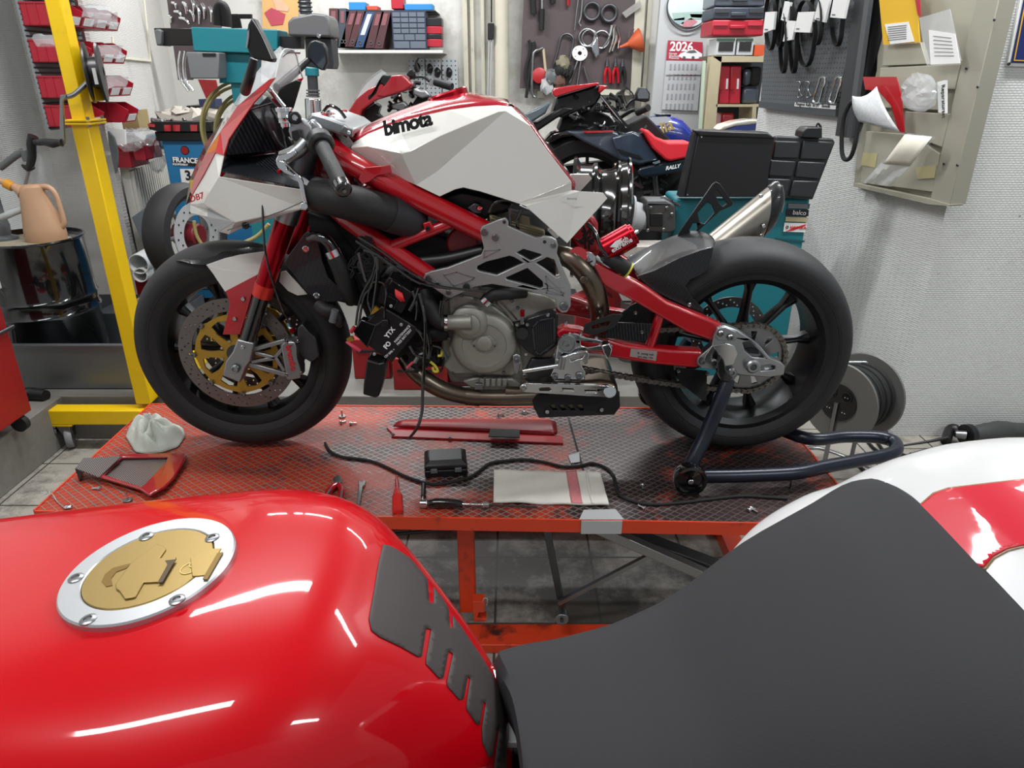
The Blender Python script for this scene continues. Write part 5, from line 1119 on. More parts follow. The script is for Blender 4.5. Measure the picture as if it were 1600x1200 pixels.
# loose carbon / red panel
FP = thing('fairing_panel', 'loose carbon fairing panel with a red rim at the left end of the lift', 'panel', D(205, 745))
g = MB(); g.poly([D(118, 733, .03), D(131, 717, .035), D(190, 714, .03), D(155, 747, .02)], (0, 0, .003)); g.out('carbon_corner', M_CARBONL, FP)
g = MB(); g.poly([D(117, 732, .033), D(129, 738, .033), D(127, 740, .0), D(124, 752, .0)], (.004, 0, 0)); g.out('corner_flap', BLACK, FP)
g = MB(); inn = [(192, 718), (263, 717), (252, 745), (222, 764), (163, 745)]; outp = [(188, 713), (275, 711), (291, 712), (289, 722), (272, 750), (258, 764), (234, 777), (219, 767), (156, 748)]
g.poly([D(*q, .014) for q in outp], (0, 0, .008), [[D(*q, .014) for q in inn]]); g.out('red_rim', DRED, FP, bevel=.003)
g = MB(); g.poly([D(*q, .008) for q in ((190, 716), (266, 715), (255, 747), (223, 767), (160, 747))], (0, 0, .003)); g.out('carbon_grille', M_CARBONL, FP)
g = MB(); g.poly([D(*q, 0) for q in ((275, 712), (291, 713), (289, 722), (258, 766), (234, 778), (222, 768))], (0, 0, .012)); g.out('rim_skirt', DRED, FP, bevel=.002)
# small fasteners
def fastener(x, y, label, ang=0, group='loose bolts on the lift', stand=False, L=.022):
    o = thing('bolt', label, 'bolt', D(x, y), group); c = D(x, y)
    if stand:
        g = MB(); g.cyl(c, c+V(0, 0, .006), .011, n=18); g.out('washer', STEEL, o, bevel=.001); g = MB(); g.cyl(c+V(0, 0, .005), c+V(0, 0, .026), .003, n=10); g.out('shank', CHROME, o)
    else:
        d_ = V(math.cos(ang), math.sin(ang), 0); g = MB(); g.cyl(c+V(0, 0, .005), c+d_*.006+V(0, 0, .005), .006, n=12); g.out('head', CHROME, o, bevel=.001)
        g = MB(); g.cyl(c+V(0, 0, .005), c+d_*L+V(0, 0, .004), .0028, n=10); g.out('shank', CHROME, o)
    return o
fastener(158, 765, 'loose bolt lying below the carbon fairing panel', 3.2)
fastener(200, 783, 'bolt standing on its washer nearest the red tank', stand=True)
fastener(535, 652, 'upright bolt on a washer right of the front tyre', stand=True)
fastener(531, 663, 'dark bolt lying just below the upright one by the front tyre', .8); fastener(546, 664, 'short bolt lying right of its neighbour by the front tyre', .3)
fastener(1003, 760, 'lone chrome bolt lying right of the towel', -1.5, L=.018); fastener(1008, 797, 'black-headed bolt at the front edge right of the towel', 2.3)
fastener(1168, 800, 'left one of two crossed screws at the front right of the lift', .4); fastener(1172, 796, 'right one of two crossed screws at the front right of the lift', -.9)
fastener(777, 650, 'small bolt behind the red belly panel', .1); fastener(815, 646, 'thin bolt lying under the muffler guard', .0)
g = MB(); g.tube([D(64, 768, .01), D(72, 766, .012), D(75, 770, .012), D(68, 773, .01), D(64, 768, .012)], .0012, 6); g.tube([D(75, 768, .012), D(82, 772, .01), D(90, 784, .004), D(100, 793, .004)], .0012, 6); g.sph(D(106, 792, .006), .008, (1.4, 1, .6)); T(g, 'wire_hook', CHROME, 'bent wire hook at the left front corner of the lift', 'hook')
# hand tools
PL = thing('pliers', 'side cutters with red and grey handles lying on the lift near the red tank', 'pliers', D(520, 775))
g = MB(); g.poly([D(*q, .004) for q in ((521, 752), (527, 746), (533, 748), (535, 757), (529, 761), (523, 760))], (0, 0, .01)); g.out('jaw', STEEL, PL, bevel=.002)
for pts, m in (([(526, 757, .009), (517, 764, .01), (510, 774, .009), (503, 788, .008)], RED), ([(529, 757, .009), (534, 766, .01), (533, 778, .009), (530, 790, .008)], RED)):
    g = MB(); g.tube([D(*q) for q in pts], [.0075, .009, .008, .007], 12); h_ = g.out('handle', m, PL); g = MB(); g.tube([D(q[0], q[1], q[2]+.006) for q in pts[1:]], .003, 8); g.out('grip_insert', GREY, h_)
WR = thing('wrench', 'combination wrench lying between the pliers and the red screwdriver', 'wrench', D(563, 775))
g = MB(); g.poly([D(*q, .003) for q in ((560, 756), (562, 752), (566, 756), (569, 751), (572, 754), (569, 761), (567, 762), (562, 795), (556, 796), (561, 762))], (0, 0, .005)); g.out('shaft', CHROME, WR, bevel=.001)
g = MB(); g.torus(D(558, 797, .006), (0, 0, 1), .008, .003, 24, 8); g.out('ring_end', CHROME, WR)
SD = thing('screwdriver', 'red-handled insulated screwdriver pointing away from the lift edge', 'screwdriver', D(620, 775))
g = MB(); g.tube([D(620, 743, .006), D(620, 752, .007), D(621, 765, .009)], [.002, .005, .006], 12); g.out('blade', RED, SD)
g = MB(); g.tube([D(620, 764, .010), D(620, 770, .011), D(621, 776, .013), D(621, 797, .013)], [.007, .009, .0135, .0135], 8); g.out('handle', mat('screwdriver_red', '#d8261f', .35, coat=.4), SD)
RT = thing('ratchet_driver', 'black-handled chrome ratchet T-tool in front of the black case', 'ratchet', D(710, 787))
g = MB(); g.cyl(D(656, 787, .012), D(668, 787, .012), .011, n=20); g.out('ratchet_head', CHROME, RT, bevel=.002); g = MB(); g.cyl(D(661, 775, .012), D(661, 784, .012), .004, n=12); g.out('stem', CHROME, RT); g = MB(); g.cyl(D(662, 757, .010), D(661, 776, .012), .0065, n=16); g.out('socket', GBLACK, RT, bevel=.001)
g = MB(); g.tube([D(668, 787, .013), D(680, 786, .014), D(700, 786, .014), D(715, 787, .013), D(723, 788, .013)], [.008, .0135, .0125, .011, .007], 10); g.out('handle', GBLACK, RT); g = MB(); g.cyl(D(722, 788, .012), D(756, 789, .011), .0035, n=12); g.out('shaft', CHROME, RT); g = MB(); g.cyl(D(754, 789, .011), D(764, 789, .011), .007, n=14); g.out('bit_holder', CHROME, RT, bevel=.001)
g = MB(); g.cyl(D(763, 789, .008), D(840, 792, .004), .0022, n=8); g.out('long_bit', DSTEEL, RT)
CS = thing('tool_case', 'small black hard plastic case with two latches on the lift', 'case', D(698, 735))
a, b = D(664, 748), D(731, 744); tx = (b-a).normalized(); ty = V(-tx.y, tx.x, 0); L = (b-a).length
Rm = Matrix((tx, ty, V(0, 0, 1))).transposed(); cc_ = (a+b)/2+ty*.045
g = MB(); g.box(cc_+V(0, 0, .011), (L, .088, .022), Rm); g.out('case_bottom', BLACK, CS, bevel=.005, seg=3)
g = MB(); 
def rect(z, lx, ly): return [cc_+tx*sx*lx/2+ty*sy*ly/2+V(0, 0, z) for sx, sy in ((-1, -1), (1, -1), (1, 1), (-1, 1))]
g.rings([rect(.0235, L*1.01, .09), rect(.036, L*.99, .088), rect(.047, L*.82, .06)]); g.out('case_lid', BLACK, CS, bevel=.004, seg=3)
for s_ in (-.28, .28):
    g = MB(); g.box(cc_+tx*L*s_-ty*.047+V(0, 0, .023), (.018, .006, .012), Rm); g.out('latch', GREY, CS, bevel=.001)
g = MB(); g.tube([D(*q, .004) for q in ((508, 692), (512, 700), (520, 708), (535, 714), (560, 717), (585, 722), (610, 733), (630, 743), (655, 752), (680, 757), (710, 752), (735, 745), (750, 735), (765, 724), (790, 720), (820, 718), (850, 722), (880, 729), (905, 728), (925, 724), (945, 730), (958, 742), (963, 760), (968, 773), (985, 782), (1015, 788), (1060, 786), (1110, 780), (1160, 775), (1200, 777), (1230, 779))], .0042, 8); T(g, 'extension_lead', MBLACK, 'black cord snaking across the lift past the case and towel', 'cord')
# ================================================================ left side
def at2(x, y, Y): return P(x, y, Y)
# yellow crane
YY = 2.6
CR = thing('workshop_crane', 'yellow wheeled workshop crane post with a black hand winch, left of the front wheel', 'crane', PZ(190, 700, 0))
pb, ptp = P(217, 640, YY), P(84, 0, YY)
xm = (P(205, 600, YY).x+P(227, 600, YY).x)/2-.006
x0, x1 = -1.62, -1.62
def vx(px, py, Y): return P(px, py, Y).x
xl = vx(205, 600, YY)
g = MB(); g.b2((xl, YY, .2), (xl+.058, YY+.07, P(130, 188, YY).z-.005)); g.out('post', YEL, CR, bevel=.003)
zf = P(130, 188, YY).z
g = MB(); g.b2((xl+.004, YY+.006, zf), (xl+.054, YY+.064, 2.7)); g.out('post', YEL, CR, bevel=.003)
g = MB(); g.b2((xl-.02, YY-.02, zf-.004), (xl+.078, YY+.09, zf+.002)); g.b2((xl-.02, YY-.02, zf-.014), (xl+.078, YY+.09, zf-.007)); g.out('flange', YEL, CR, bevel=.001)
for sx, sy in ((-.012, -.012), (.07, -.012), (-.012, .08), (.07, .08)):
    g = MB(); g.cyl((xl+sx, YY+sy, zf-.02), (xl+sx, YY+sy, zf+.012), .006, n=8); g.out('flange_bolt', STEEL, CR)
fz0, fz1 = P(120, 664, YY-.02).z, P(120, 642, YY-.02).z
g = MB(); g.b2((vx(74, 655, YY), YY-.02, fz0), (xl+.058, YY+.045, fz1)); g.out('foot', YEL, CR, bevel=.004)
g = MB(); g.b2((vx(78, 668, YY), YY-.02, fz0-.008), (vx(118, 668, YY), YY+.045, fz0)); g.out('caster_plate', YEL, CR, bevel=.001)
cx_ = vx(105, 690, YY-.0)
g = MB(); g.lathe((cx_+.01, YY+.01, .047), (.9, .4, 0), [(.012, -.012), (.044, -.013), (.047, -.008), (.047, .008), (.044, .013), (.012, .012)], 30, True); cw = g.out('caster_wheel', mat('caster_grey', '#77777a', .5), CR)
g = MB(); g.poly([(cx_-.02, YY-.012, fz0-.008), (cx_+.035, YY-.012, fz0-.008), (cx_+.028, YY-.012, .05), (cx_+.008, YY-.012, .035)], (0, .005, 0)); g.poly([(cx_-.02, YY+.032, fz0-.008), (cx_+.035, YY+.032, fz0-.008), (cx_+.028, YY+.032, .05), (cx_+.008, YY+.032, .035)], (0, .005, 0)); g.out('caster_fork', STEEL, cw, bevel=.001)
g = MB(); g.b2((cx_-.055, YY-.02, .075), (cx_-.02, YY+.02, .095)); g.b2((cx_-.05, YY-.02, .1), (cx_-.02, YY+.02, .112)); g.out('caster_brake', STEEL, cw, bevel=.003)
g = MB(); g.b2((xl+.03, YY+.07, .2), (xl+.11, YY+.6, .27)); g.out('foot', YEL, CR, bevel=.004)
g = MB(); g.px([(128, 97), (139, 97), (150, 158), (141, 159)], YY+.0, .06); g.out('winch_plate', YEL, CR, bevel=.002)
c = P(149, 114, YY+.03); g = MB(); g.lathe(c, (.92, .38, 0), [(.02, -.03), (.085, -.026), (.095, -.022), (.095, -.016), (.05, -.013), (.05, .013), (.095, .016), (.09, .022), (.02, .026)], 36, True); g.out('winch_drum', BLACK, CR)
g = MB(); g.box(c+V(.03, -.06, -.01), (.012, .004, .05)); g.out('winch_label', PAPER, CR)
g = MB(); g.px([(94, 150), (103, 148), (103, 152), (98, 158), (101, 225), (93, 226), (93, 158)], YY-.06, .008); g.out('crank_arm', STEEL, CR, bevel=.001)
g = MB(); g.tube([P(96, 152, YY-.05), P(115, 148, YY-.04), P(140, 125, YY-.01)], .008, 10); g.out('crank_shaft', STEEL, CR)
# hand pump crank that shows left of it
g = MB(); g.tube([P(60, 223, YY-.06), P(70, 222, YY-.06), P(82, 224, YY-.06), P(92, 223, YY-.06), P(97, 223, YY-.06)], [.010, .012, .015, .011, .013], 18); g.out('crank_grip', BLACK, CR)
# drum on its tray
kz = .2
TY = thing('drip_tray', 'galvanised steel drip tray on the kerb holding the black drum', 'tray', (-1.5, 3.0, kz))
yt = 2.75; zt0, zt1 = kz, P(100, 540, yt).z; xr_ = P(206, 545, yt).x
for a, b in (((-2.28, yt, kz), (xr_, yt+.004, zt1)), ((xr_-.004, yt, kz), (xr_, 3.5, zt1)), ((-2.28, 3.495, kz), (xr_, 3.5, zt1)), ((-2.28, yt, kz), (xr_, 3.5, kz+.004))):
    g = MB(); g.b2(a, b); g.out('tray_side' if b[2] > kz+.01 else 'tray_floor', GALV, TY)
g = MB(); g.b2((-2.28, yt-.006, zt1-.004), (xr_+.002, yt+.02, zt1+.002)); g.out('tray_lip', GALV, TY)
MBX = T(MB().b2((vx(150, 500, 3.3), 3.3, kz+.005), (vx(186, 500, 3.3), 3.45, P(170, 490, 3.3).z)), 'plastic_crate', mat('dark_crate', '#3a4043', .5), 'dark grey plastic crate between the drum and the yellow post', 'crate')
Yd = 3.06; xd = P(58, 380, Yd).x-.03; zdt = P(60, 384, Yd-.19).z
DR = thing('oil_drum', 'glossy black steel drum standing in the drip tray at the left', 'drum', (xd, Yd, kz+.005))
H_ = zdt-(kz+.005); z0_ = kz+.005; Rr = P(122, 378, Yd).x-xd
prof = [(.001, 0), (Rr, 0), (Rr+.004, .006), (Rr, .012)]
for zc_ in (H_*.45, H_*.56): prof += [(Rr, zc_-.012), (Rr+.008, zc_), (Rr, zc_+.012)]
prof += [(Rr, H_-.014), (Rr+.006, H_-.006), (Rr+.004, H_), (Rr-.004, H_), (Rr-.006, H_-.016), (.001, H_-.016)]
g = MB(); g.lathe((xd, Yd, z0_), (0, 0, 1), prof, 56); g.out('drum_body', GBLACK, DR)
g = MB(); g.poly([(xd+math.cos(a)*(Rr-.012)*(1 if math.sin(a) < .3 else .8), Yd-.02+math.sin(a)*(Rr-.03)*.9, zdt-.016) for a in [2*PI*k/24 for k in range(24)]], (0, 0, .002)); g.out('lid_dust', mat('drum_dust', '#97907c', .9, noise=.1, nscale=30), DR)
for ox, oy in ((.01, .1), (.1, .08)):
    g = MB(); g.cyl((xd+ox, Yd+oy, zdt-.016), (xd+ox, Yd+oy, zdt-.004), .022, n=20); g.out('bung', STEEL, DR, bevel=.002)
# jug
zj = zdt-.014
c = P(72, 372, Yd-.02); c.z = zj; Yj = c.y
JG = thing('oil_jug', 'tan translucent oil measuring jug with spout on top of the drum', 'jug', c)
def ell(cx, z, w, d): return [V(cx+w*math.cos(a), Yj+d*math.sin(a), z) for a in [2*PI*k/28 for k in range(28)]]
def zpx(y): return P(70, y, Yj).z
rs = []
for y, xa, xb in ((373, 44, 102), (368, 41, 103), (355, 39, 99), (330, 36, 86), (312, 33, 76), (300, 31, 70), (292, 33, 68), (288, 39, 62)):
    A = vx(xa, y, Yj); B_ = vx(xb, y, Yj); rs.append(ell((A+B_)/2, zj if y == 373 else zpx(y), (B_-A)/2, (B_-A)/2*.8))
g = MB(); g.rings(rs); g.out('jug_body', TAN, JG)
g = MB(); g.tube([P(56, 294, Yj), P(74, 292, Yj), P(87, 304, Yj), P(95, 328, Yj), P(100, 348, Yj), P(94, 356, Yj), P(86, 352, Yj)], [.012, .012, .010, .010, .011, .012, .012], 12); g.out('jug_handle', TAN, JG)
g = MB(); g.tube([P(36, 300, Yj), P(26, 294, Yj), P(16, 289, Yj), P(-6, 280, Yj)], [.03, .018, .014, .012], 16); g.out('jug_spout', TAN, JG)
g = MB(); g.cyl(P(20, 292, Yj), P(8, 286, Yj), .020, n=18); g.out('spout_collar', mat('collar_orange', '#c98a1c', .5), JG)
# drum pump
PM = thing('drum_pump', 'grey cast hand pump with black crank screwed into the drum', 'pump', P(10, 372, Yd))
g = MB(); g.lathe(V(vx(8, 370, Yd), Yd, zj), (0, 0, 1), [(.05, 0), (.05, .01), (.025, .02), (.03, .06), (.022, .1), (.02, .3), (.024, .33)], 28); g.out('pump_body', GREY, PM)
g = MB(); g.tube([P(2, 340, Yd-.05), P(14, 335, Yd-.05), P(36, 326, Yd-.03)], .014, 14); g.out('pump_outlet', LGREY, PM)
g = MB(); g.tube([P(0, 262, Yd), P(8, 256, Yd), P(25, 243, Yd), P(36, 237, Yd)], .014, 14); g.out('pump_arm', GREY, PM); g = MB(); g.cyl(P(38, 234, Yd), P(44, 252, Yd), .018, n=16); g.out('arm_joint', GREY, PM, bevel=.003)
g = MB(); g.tube([P(52, 213, Yd-.02), P(49, 225, Yd-.02), P(50, 245, Yd-.02), P(46, 262, Yd-.02)], [.02, .018, .016, .014], 16); g.out('pump_grip', BLACK, PM)
g = MB(); g.tube([P(34, 258, Yd-.02), P(44, 263, Yd-.02), P(54, 262, Yd-.02)], [.004, .014, .004], 12); g.out('grip_flange', BLACK, PM)
g = MB(); g.cyl(P(46, 262, Yd-.02), P(37, 300, Yd-.02), .006, n=10); g.out('crank_rod', STEEL, PM); g = MB(); g.tube([P(54, 222, Yd-.04), P(64, 223, Yd-.04)], .012, 12); g.out('crank_hub', BLACK, PM)
# red cabinet at the extreme left
yc = 2.42
RC = thing('tool_cabinet', 'red tool cabinet with pale worktop at the left edge of the picture', 'cabinet', (-1.97, yc, kz))
xe = P(26, 560, yc).x
g = MB(); g.b2((-2.08, yc-.5, kz+.06), (xe, yc, P(0, 455, yc).z)); g.out('cabinet_body', DARKRED, RC, bevel=.005)
g = MB(); g.b2((-2.08, yc-.52, P(0, 453, yc).z), (xe+.01, yc+.02, P(0, 437, yc).z)); g.out('worktop', LGREY, RC, bevel=.004)
zh = P(10, 512, yc).z; g = MB(); g.tube([(xe-.12, yc+.0, zh), (xe+.012, yc+.012, zh), (xe+.012, yc-.3, zh), (xe-.01, yc-.32, zh)], .007, 10, 1); g.out('drawer_handle', DSTEEL, RC)
g = MB(); g.lathe((xe-.02, yc-.05, kz+.03), (0, 1, 0), [(.001, -.012), (.03, -.012), (.03, .012), (.001, .012)], 20); g.out('cabinet_caster', MBLACK, RC)
g = MB(); g.tube([PZ(22, 622, kz+.02), PZ(48, 616, kz+.02), PZ(72, 618, kz+.02)], [.03, .03, .022], 16); T(g, 'floor_bottle', BLACK, 'black bottle lying on the kerb beside the red cabinet', 'bottle')
# bins facing right on a perforated panel
PANY0, PANY1, XB0, XB1 = 3.27, 3.69, -2.01, -1.813
pn = MB(); pn.b2((XB0-.012, PANY0-.0, 1.2), (XB0, PANY1, 2.5)); T(pn, 'bin_rail_panel', M_PEGG, 'grey perforated rail panel behind the red bins, left of the yellow post', 'panel')
def make_bin(w, label, group, m=BINR, lab=True, L=.2, h=.088):
    o = thing('storage_bin', label, 'bin', (0, 0, 0), group)
    g = MB(); t = .004
    prof_ = [(0, 0), (0, h), (L*.72, h), (L, h*.62), (L*.97, h*.45), (L*.86, 0)]
    for y in (0, w-t): g.poly([V(x, y, z) for x, z in prof_], (0, t, 0))
    g.b2((0, 0, 0), (L*.87, w, t)); g.b2((0, 0, 0), (t, w, h)); g.poly([(L*.86, 0, 0), (L*.86, w, 0), (L*.97, w, h*.45), (L*.97, 0, h*.45)], (-.004, 0, 0))
    g.out('bin_shell', m, o)
    g = MB()
    for k in range(3): g.b2((L*(.12+.2*k), -.003, .006), (L*(.14+.2*k), 0, h-.006))
    g.b2((0, -.004, h-.006), (L*.72, 0, h)); g.out('side_rib', m, o)
    if lab:
        g = MB(); g.poly([(L*.885, w*.15, h*.08), (L*.885, w*.85, h*.08), (L*.965, w*.85, h*.4), (L*.965, w*.15, h*.4)], (.002, 0, -.001)); g.out('bin_label', PAPER, o)
    return o
first = None; bw = (PANY1-PANY0)/4
rn = ['top', 'second', 'third', 'fourth', 'bottom']; cn_ = ['nearest', 'second', 'third', 'farthest']
for r_, z in enumerate((1.742, 1.608, 1.470, 1.331, 1.215)):
    for k in range(4):
        if r_ == 4 and k in (1, 2): continue
        lb = f'{cn_[k]} red bin in the {rn[r_]} row on the rail panel behind the yellow post'
        loc = (XB0, PANY0+k*bw, z)
        if first is None: first = make_bin(bw-.004, lb, 'red bins on the rail panel'); first.location = loc; ROOT[first] = Vector(loc)
        else: dup(first, loc, lb)
for i, (x, y) in enumerate(((150, 18), (160, 30), (172, 82), (178, 128), (75, 62))):
    g = MB(); r = random.Random(i); c = P(x, y, 3.15 if x > 100 else 3.05); g.rings([[c+V(.05*math.cos(a)*(1+.3*r.uniform(-1, 1)), .03*math.sin(a), zz+.008*r.uniform(-1, 1)) for a in [2*PI*k/10 for k in range(10)]] for zz in (-.02, 0, .02)])
    T(g, 'plastic_bag', BAG, ['crumpled clear bag in the topmost visible red bins', 'clear bag lying over the second row of red bins', 'clear bag in a right-hand bin of the third row', 'clear bag poking out of the fourth row of bins', 'clear bag at the left end of the third bin row'][i], 'bag', 'clear bags in the red bins')
# left-rear wall: radiator and things on it
ro = V(-2.05, 3.74, 0); rdir = V(-.58, 2.26, 0).normalized(); rn_ = V(2.26, .58, 0).normalized()
def PR(px, py, off=0): return PN(px, py, ro+rn_*off, rn_)
RD = thing('radiator', 'white ribbed steel radiator on the left rear wall', 'radiator', PR(215, 440, .05))
c1, c2 = PR(178, 270, .1), PR(262, 262, .1); zb = .5; ztp = PR(215, 252, .1).z
def wallbox(mb, s0, s1, o0, o1, za, zb_):     # s along the wall from ro
    q = [ro+rdir*s+rn_*o for s, o in ((s0, o0), (s1, o0), (s1, o1), (s0, o1))]; mb.poly([V(p.x, p.y, za) for p in q], (0, 0, zb_-za)); return mb
s0_ = max(.01, (c1-ro).dot(rdir)); s1_ = (c2-ro).dot(rdir)
wallbox(MB(), s0_, s1_, .05, .09, .45, ztp).out('radiator_body', mat('radiator_white', '#b9b6ad', .5), RD, bevel=.004)
n = 17; g = MB()
for k in range(n):
    s = s0_+(s1_-s0_)*(k+.5)/n; w = (s1_-s0_)/n*.27; wallbox(g, s-w, s+w, .085, .105, .48, ztp-.03)
g.out('radiator_rib', mat('radiator_white', '#b9b6ad', .5), RD, bevel=.003)
def rbin(px, py, w, h, label):
    c = PR(px, py, .2); g = MB(); g.box(c, (w, w*1.2, h)); return T(g, 'storage_bin', BINR, label, 'bin', 'red bins on the radiator', bevel=.006)
for (x0, y0, x1, y1), lb in (((176, 228, 207, 262), 'left red bin standing on the radiator'), ((205, 222, 229, 250), 'right red bin standing on the radiator')):
    Yx = 3.72; o = thing('storage_bin', lb, 'bin', P((x0+x1)/2, y1, Yx), 'red bins on the radiator'); A, B_ = P(x0, y0, Yx), P(x1, y1, Yx)
    for a, b in (((A.x, Yx, B_.z), (B_.x, Yx+.004, A.z-.03)), ((A.x, Yx, B_.z), (A.x+.004, Yx+.18, A.z)), ((B_.x-.004, Yx, B_.z), (B_.x, Yx+.18, A.z)), ((A.x, Yx+.176, B_.z), (B_.x, Yx+.18, A.z)), ((A.x, Yx, B_.z), (B_.x, Yx+.18, B_.z+.004))):
        MB().b2(a, b).out('bin_wall', BINR, o)
    MB().b2((A.x, Yx-.004, A.z-.036), (B_.x, Yx+.002, A.z-.028)).out('bin_rim', BINR, o)
def crumple(x, y, Y, r, m, name, label, cat, seed, sc=(1, .7, .7), group=None):
    rr = random.Random(seed); g = MB(); g.sph(P(x, y, Y), r, sc, 14)
    for v in g.bm.verts: v.co += Vector([rr.uniform(-1, 1)*r*.22 for _ in range(3)])
    return T(g, name, m, label, cat, group)
crumple(203, 218, 3.7, .07, BAG, 'plastic_bag', 'crumpled shiny bag spilling from the left radiator bin', 'bag', 1); crumple(222, 214, 3.7, .06, BAG, 'plastic_bag', 'crumpled shiny bag over the right radiator bin', 'bag', 2)
crumple(243, 245, 3.85, .06, BAG, 'plastic_bag', 'cloudy bag hanging beside the blue tool cart', 'bag', 5, (.8, .7, 1.3))
T(bxx(190, 172, 216, 206, 3.9, .12), 'cardboard_box', CARD, 'open cardboard box standing on the radiator under a blue flap', 'box')
g = MB(); g.px([(187, 166), (208, 168), (216, 172), (205, 176), (188, 174)], 3.88, .03); T(g, 'blue_folder', mat('pale_blue_card', '#5a9ec4', .6), 'light blue card lying over the cardboard box', 'card')
g = MB(); g.px([(166, 199), (195, 203), (196, 226), (172, 222)], 3.58, .012); T(g, 'white_board', PAPER, 'blank white card leaning beside the red bins', 'card')
g = MB(); g.px([(168, 205), (177, 215), (183, 235), (183, 255), (180, 271), (175, 250), (170, 226)], 3.56, .015); T(g, 'round_mirror', GREY, 'dark oval disc seen edge-on at the pillar corner', 'disc')
T(bxx(226, 210, 246, 236, 3.95, .15), 'blue_can', mat('petrol_blue', '#2e5f78', .4), 'petrol-blue can standing between the bins and the blue cart', 'can', bevel=.02)
g = MB(); c = P(208, 333, 3.75); g.shear([(205, 340), (226, 325), (240, 330), (240, 388), (226, 386)], 3.66, (.02, .1, 0)); T(g, 'metal_box', mat('blue_grey_box', '#6d767b', .5), 'tilted blue-grey metal box leaning against the radiator', 'box', bevel=.004)
for i, (a, b, r) in enumerate((((216, 413), (246, 396), .05), ((219, 430), (246, 420), .035))):
    A, B_ = P(a[0], a[1], 3.45), P(b[0], b[1], 3.65); t = (B_-A).normalized(); g = MB(); g.lathe(A, t, [(r, 0), (r, (B_-A).length), (r-.004, (B_-A).length), (r-.004, 0)], 26, True); T(g, 'paper_roll', PAPER, ['upper larger white roll below the radiator', 'lower thinner white roll below the radiator'][i], 'roll', 'white rolls below the radiator')
T(bxx(213, 438, 245, 470, 3.5, .2), 'red_box', DARKRED, 'dark red box behind the white rolls, left of the front tyre', 'box', bevel=.005)
crumple(217, 476, 3.36, .05, CARD, 'crumpled_bag', 'crumpled brown bag on the ground at the foot of the pillar', 'bag', 9, (1.2, .8, .6))
# old wheel on a stand
cw_ = P(292, 366, 3.15); axw = V(.96, -.27, .0).normalized()
SW = thing('spare_wheel', 'upright spare wheel with slick-worn tyre and red hub before the blue cart', 'wheel', cw_-V(0, 0, .22))
g = MB(); g.lathe(cw_, axw, [(.160, -.05), (.18, -.062), (.205, -.055), (.218, -.026), (.222, 0), (.218, .026), (.205, .055), (.18, .062), (.160, .05)], 64, True); g.out('tyre', RUBBER, SW)
g = MB(); g.lathe(cw_, axw, [(.163, -.052), (.166, -.048), (.154, -.025), (.154, .025), (.166, .048), (.163, .052), (.149, .033), (.149, -.033)], 64, True); g.out('rim', LGREY, SW)
g = MB(); g.lathe(cw_+axw*.05, axw, [(.085, 0), (.14, 0), (.14, .005), (.085, .005)], 48, True); g.out('brake_disc', LGREY, SW)
for k in range(24):
    a = 2*PI*k/24; u = axw.orthogonal().normalized(); w_ = axw.cross(u); p = cw_+axw*.056+(u*math.cos(a)+w_*math.sin(a))*(.104+.018*(k % 2)); MB().cyl(p, p+axw*.001, .0045, n=10).out('disc_hole', MBLACK, SW)
g = MB(); g.lathe(cw_, axw, [(.001, -.05), (.05, -.05), (.06, 0), (.05, .07), (.001, .07)], 10); g.out('hub', mat('hub_maroon', '#6b1420', .4), SW, bevel=.008)
for k in range(6):
    a = 2*PI*k/6+.3; u = axw.orthogonal().normalized(); w_ = axw.cross(u); d_ = u*math.cos(a)+w_*math.sin(a); MB().tube([cw_+d_*.05, cw_+d_*.155], [.011, .008], 8, 1).out('spoke', LGREY, SW)
g = MB(); g.px([(236, 397), (286, 402), (282, 425), (262, 440), (243, 438)], 3.05, .006, [circ((266, 414), 6, 14)]); T(g, 'wheel_stand', GREY, 'grey plate with a round hole holding the spare wheel', 'stand')
WP = MB(); qa, qb, qc = PR(178, 90, .005), PR(235, 96, .005), PR(224, -10, .005)
for A, B_ in ((qa, qb), (qb, qc), (qa, PR(176, 58, .005))): WP.tube([A, B_], .008, 6, 1)
T(WP, 'wall_panel_edge', CREAM, 'thin cream edging of a flush panel on the white wall above the radiator', 'edging')
# blue tool cart
YK = 3.75; A, B_ = P(250, 205, YK), P(425, 205, YK)
TC = thing('tool_cart', 'blue tool cart with black top tray, FRANCE EQUIPEMENT lettering and the number 3', 'cart', ((A.x+B_.x)/2, YK+.25, kz))
MB().b2((A.x, YK, kz+.1), (B_.x, YK+.5, A.z-.04)).out('cart_body', BLUE, TC, bevel=.006); MB().b2((A.x-.02, YK-.02, A.z-.045), (B_.x+.02, YK+.52, A.z)).out('top_tray', BLACK, TC, bevel=.006)
for z_ in (.35, .52, .69, .86): MB().b2((A.x+.02, YK-.002, z_), (B_.x-.02, YK, z_+.004)).out('drawer_gap', MBLACK, TC)
for x_ in (A.x+.05, B_.x-.05): MB().lathe((x_, YK+.06, kz+.05), (0, 1, 0), [(.001, -.015), (.05, -.015), (.05, .015), (.001, .015)], 20).out('cart_wheel', MBLACK, TC)
c = P(289, 235, YK); MB().lathe(c, (0, -1, 0), [(.018, 0), (.018, .004), (.001, .004)], 24).out('cart_lock', DARKRED, TC); MB().torus(c, (0, 1, 0), .019, .003, 24, 6).out('lock_ring', MBLACK, TC)
MB().px([(268, 246), (309, 247), (309, 260), (270, 258)], YK-.003, .003).out('lettering_plate', BLACK, TC)
ptext('cart_lettering', 'FRANCE', (270, 253), (308, 255), YK-.0045, .034, INKW, TC, off=.0012); ptext('cart_lettering', 'EQUIPEMENT', (270, 257.6), (300, 259.5), YK-.0045, .013, INKW, TC, off=.0004)
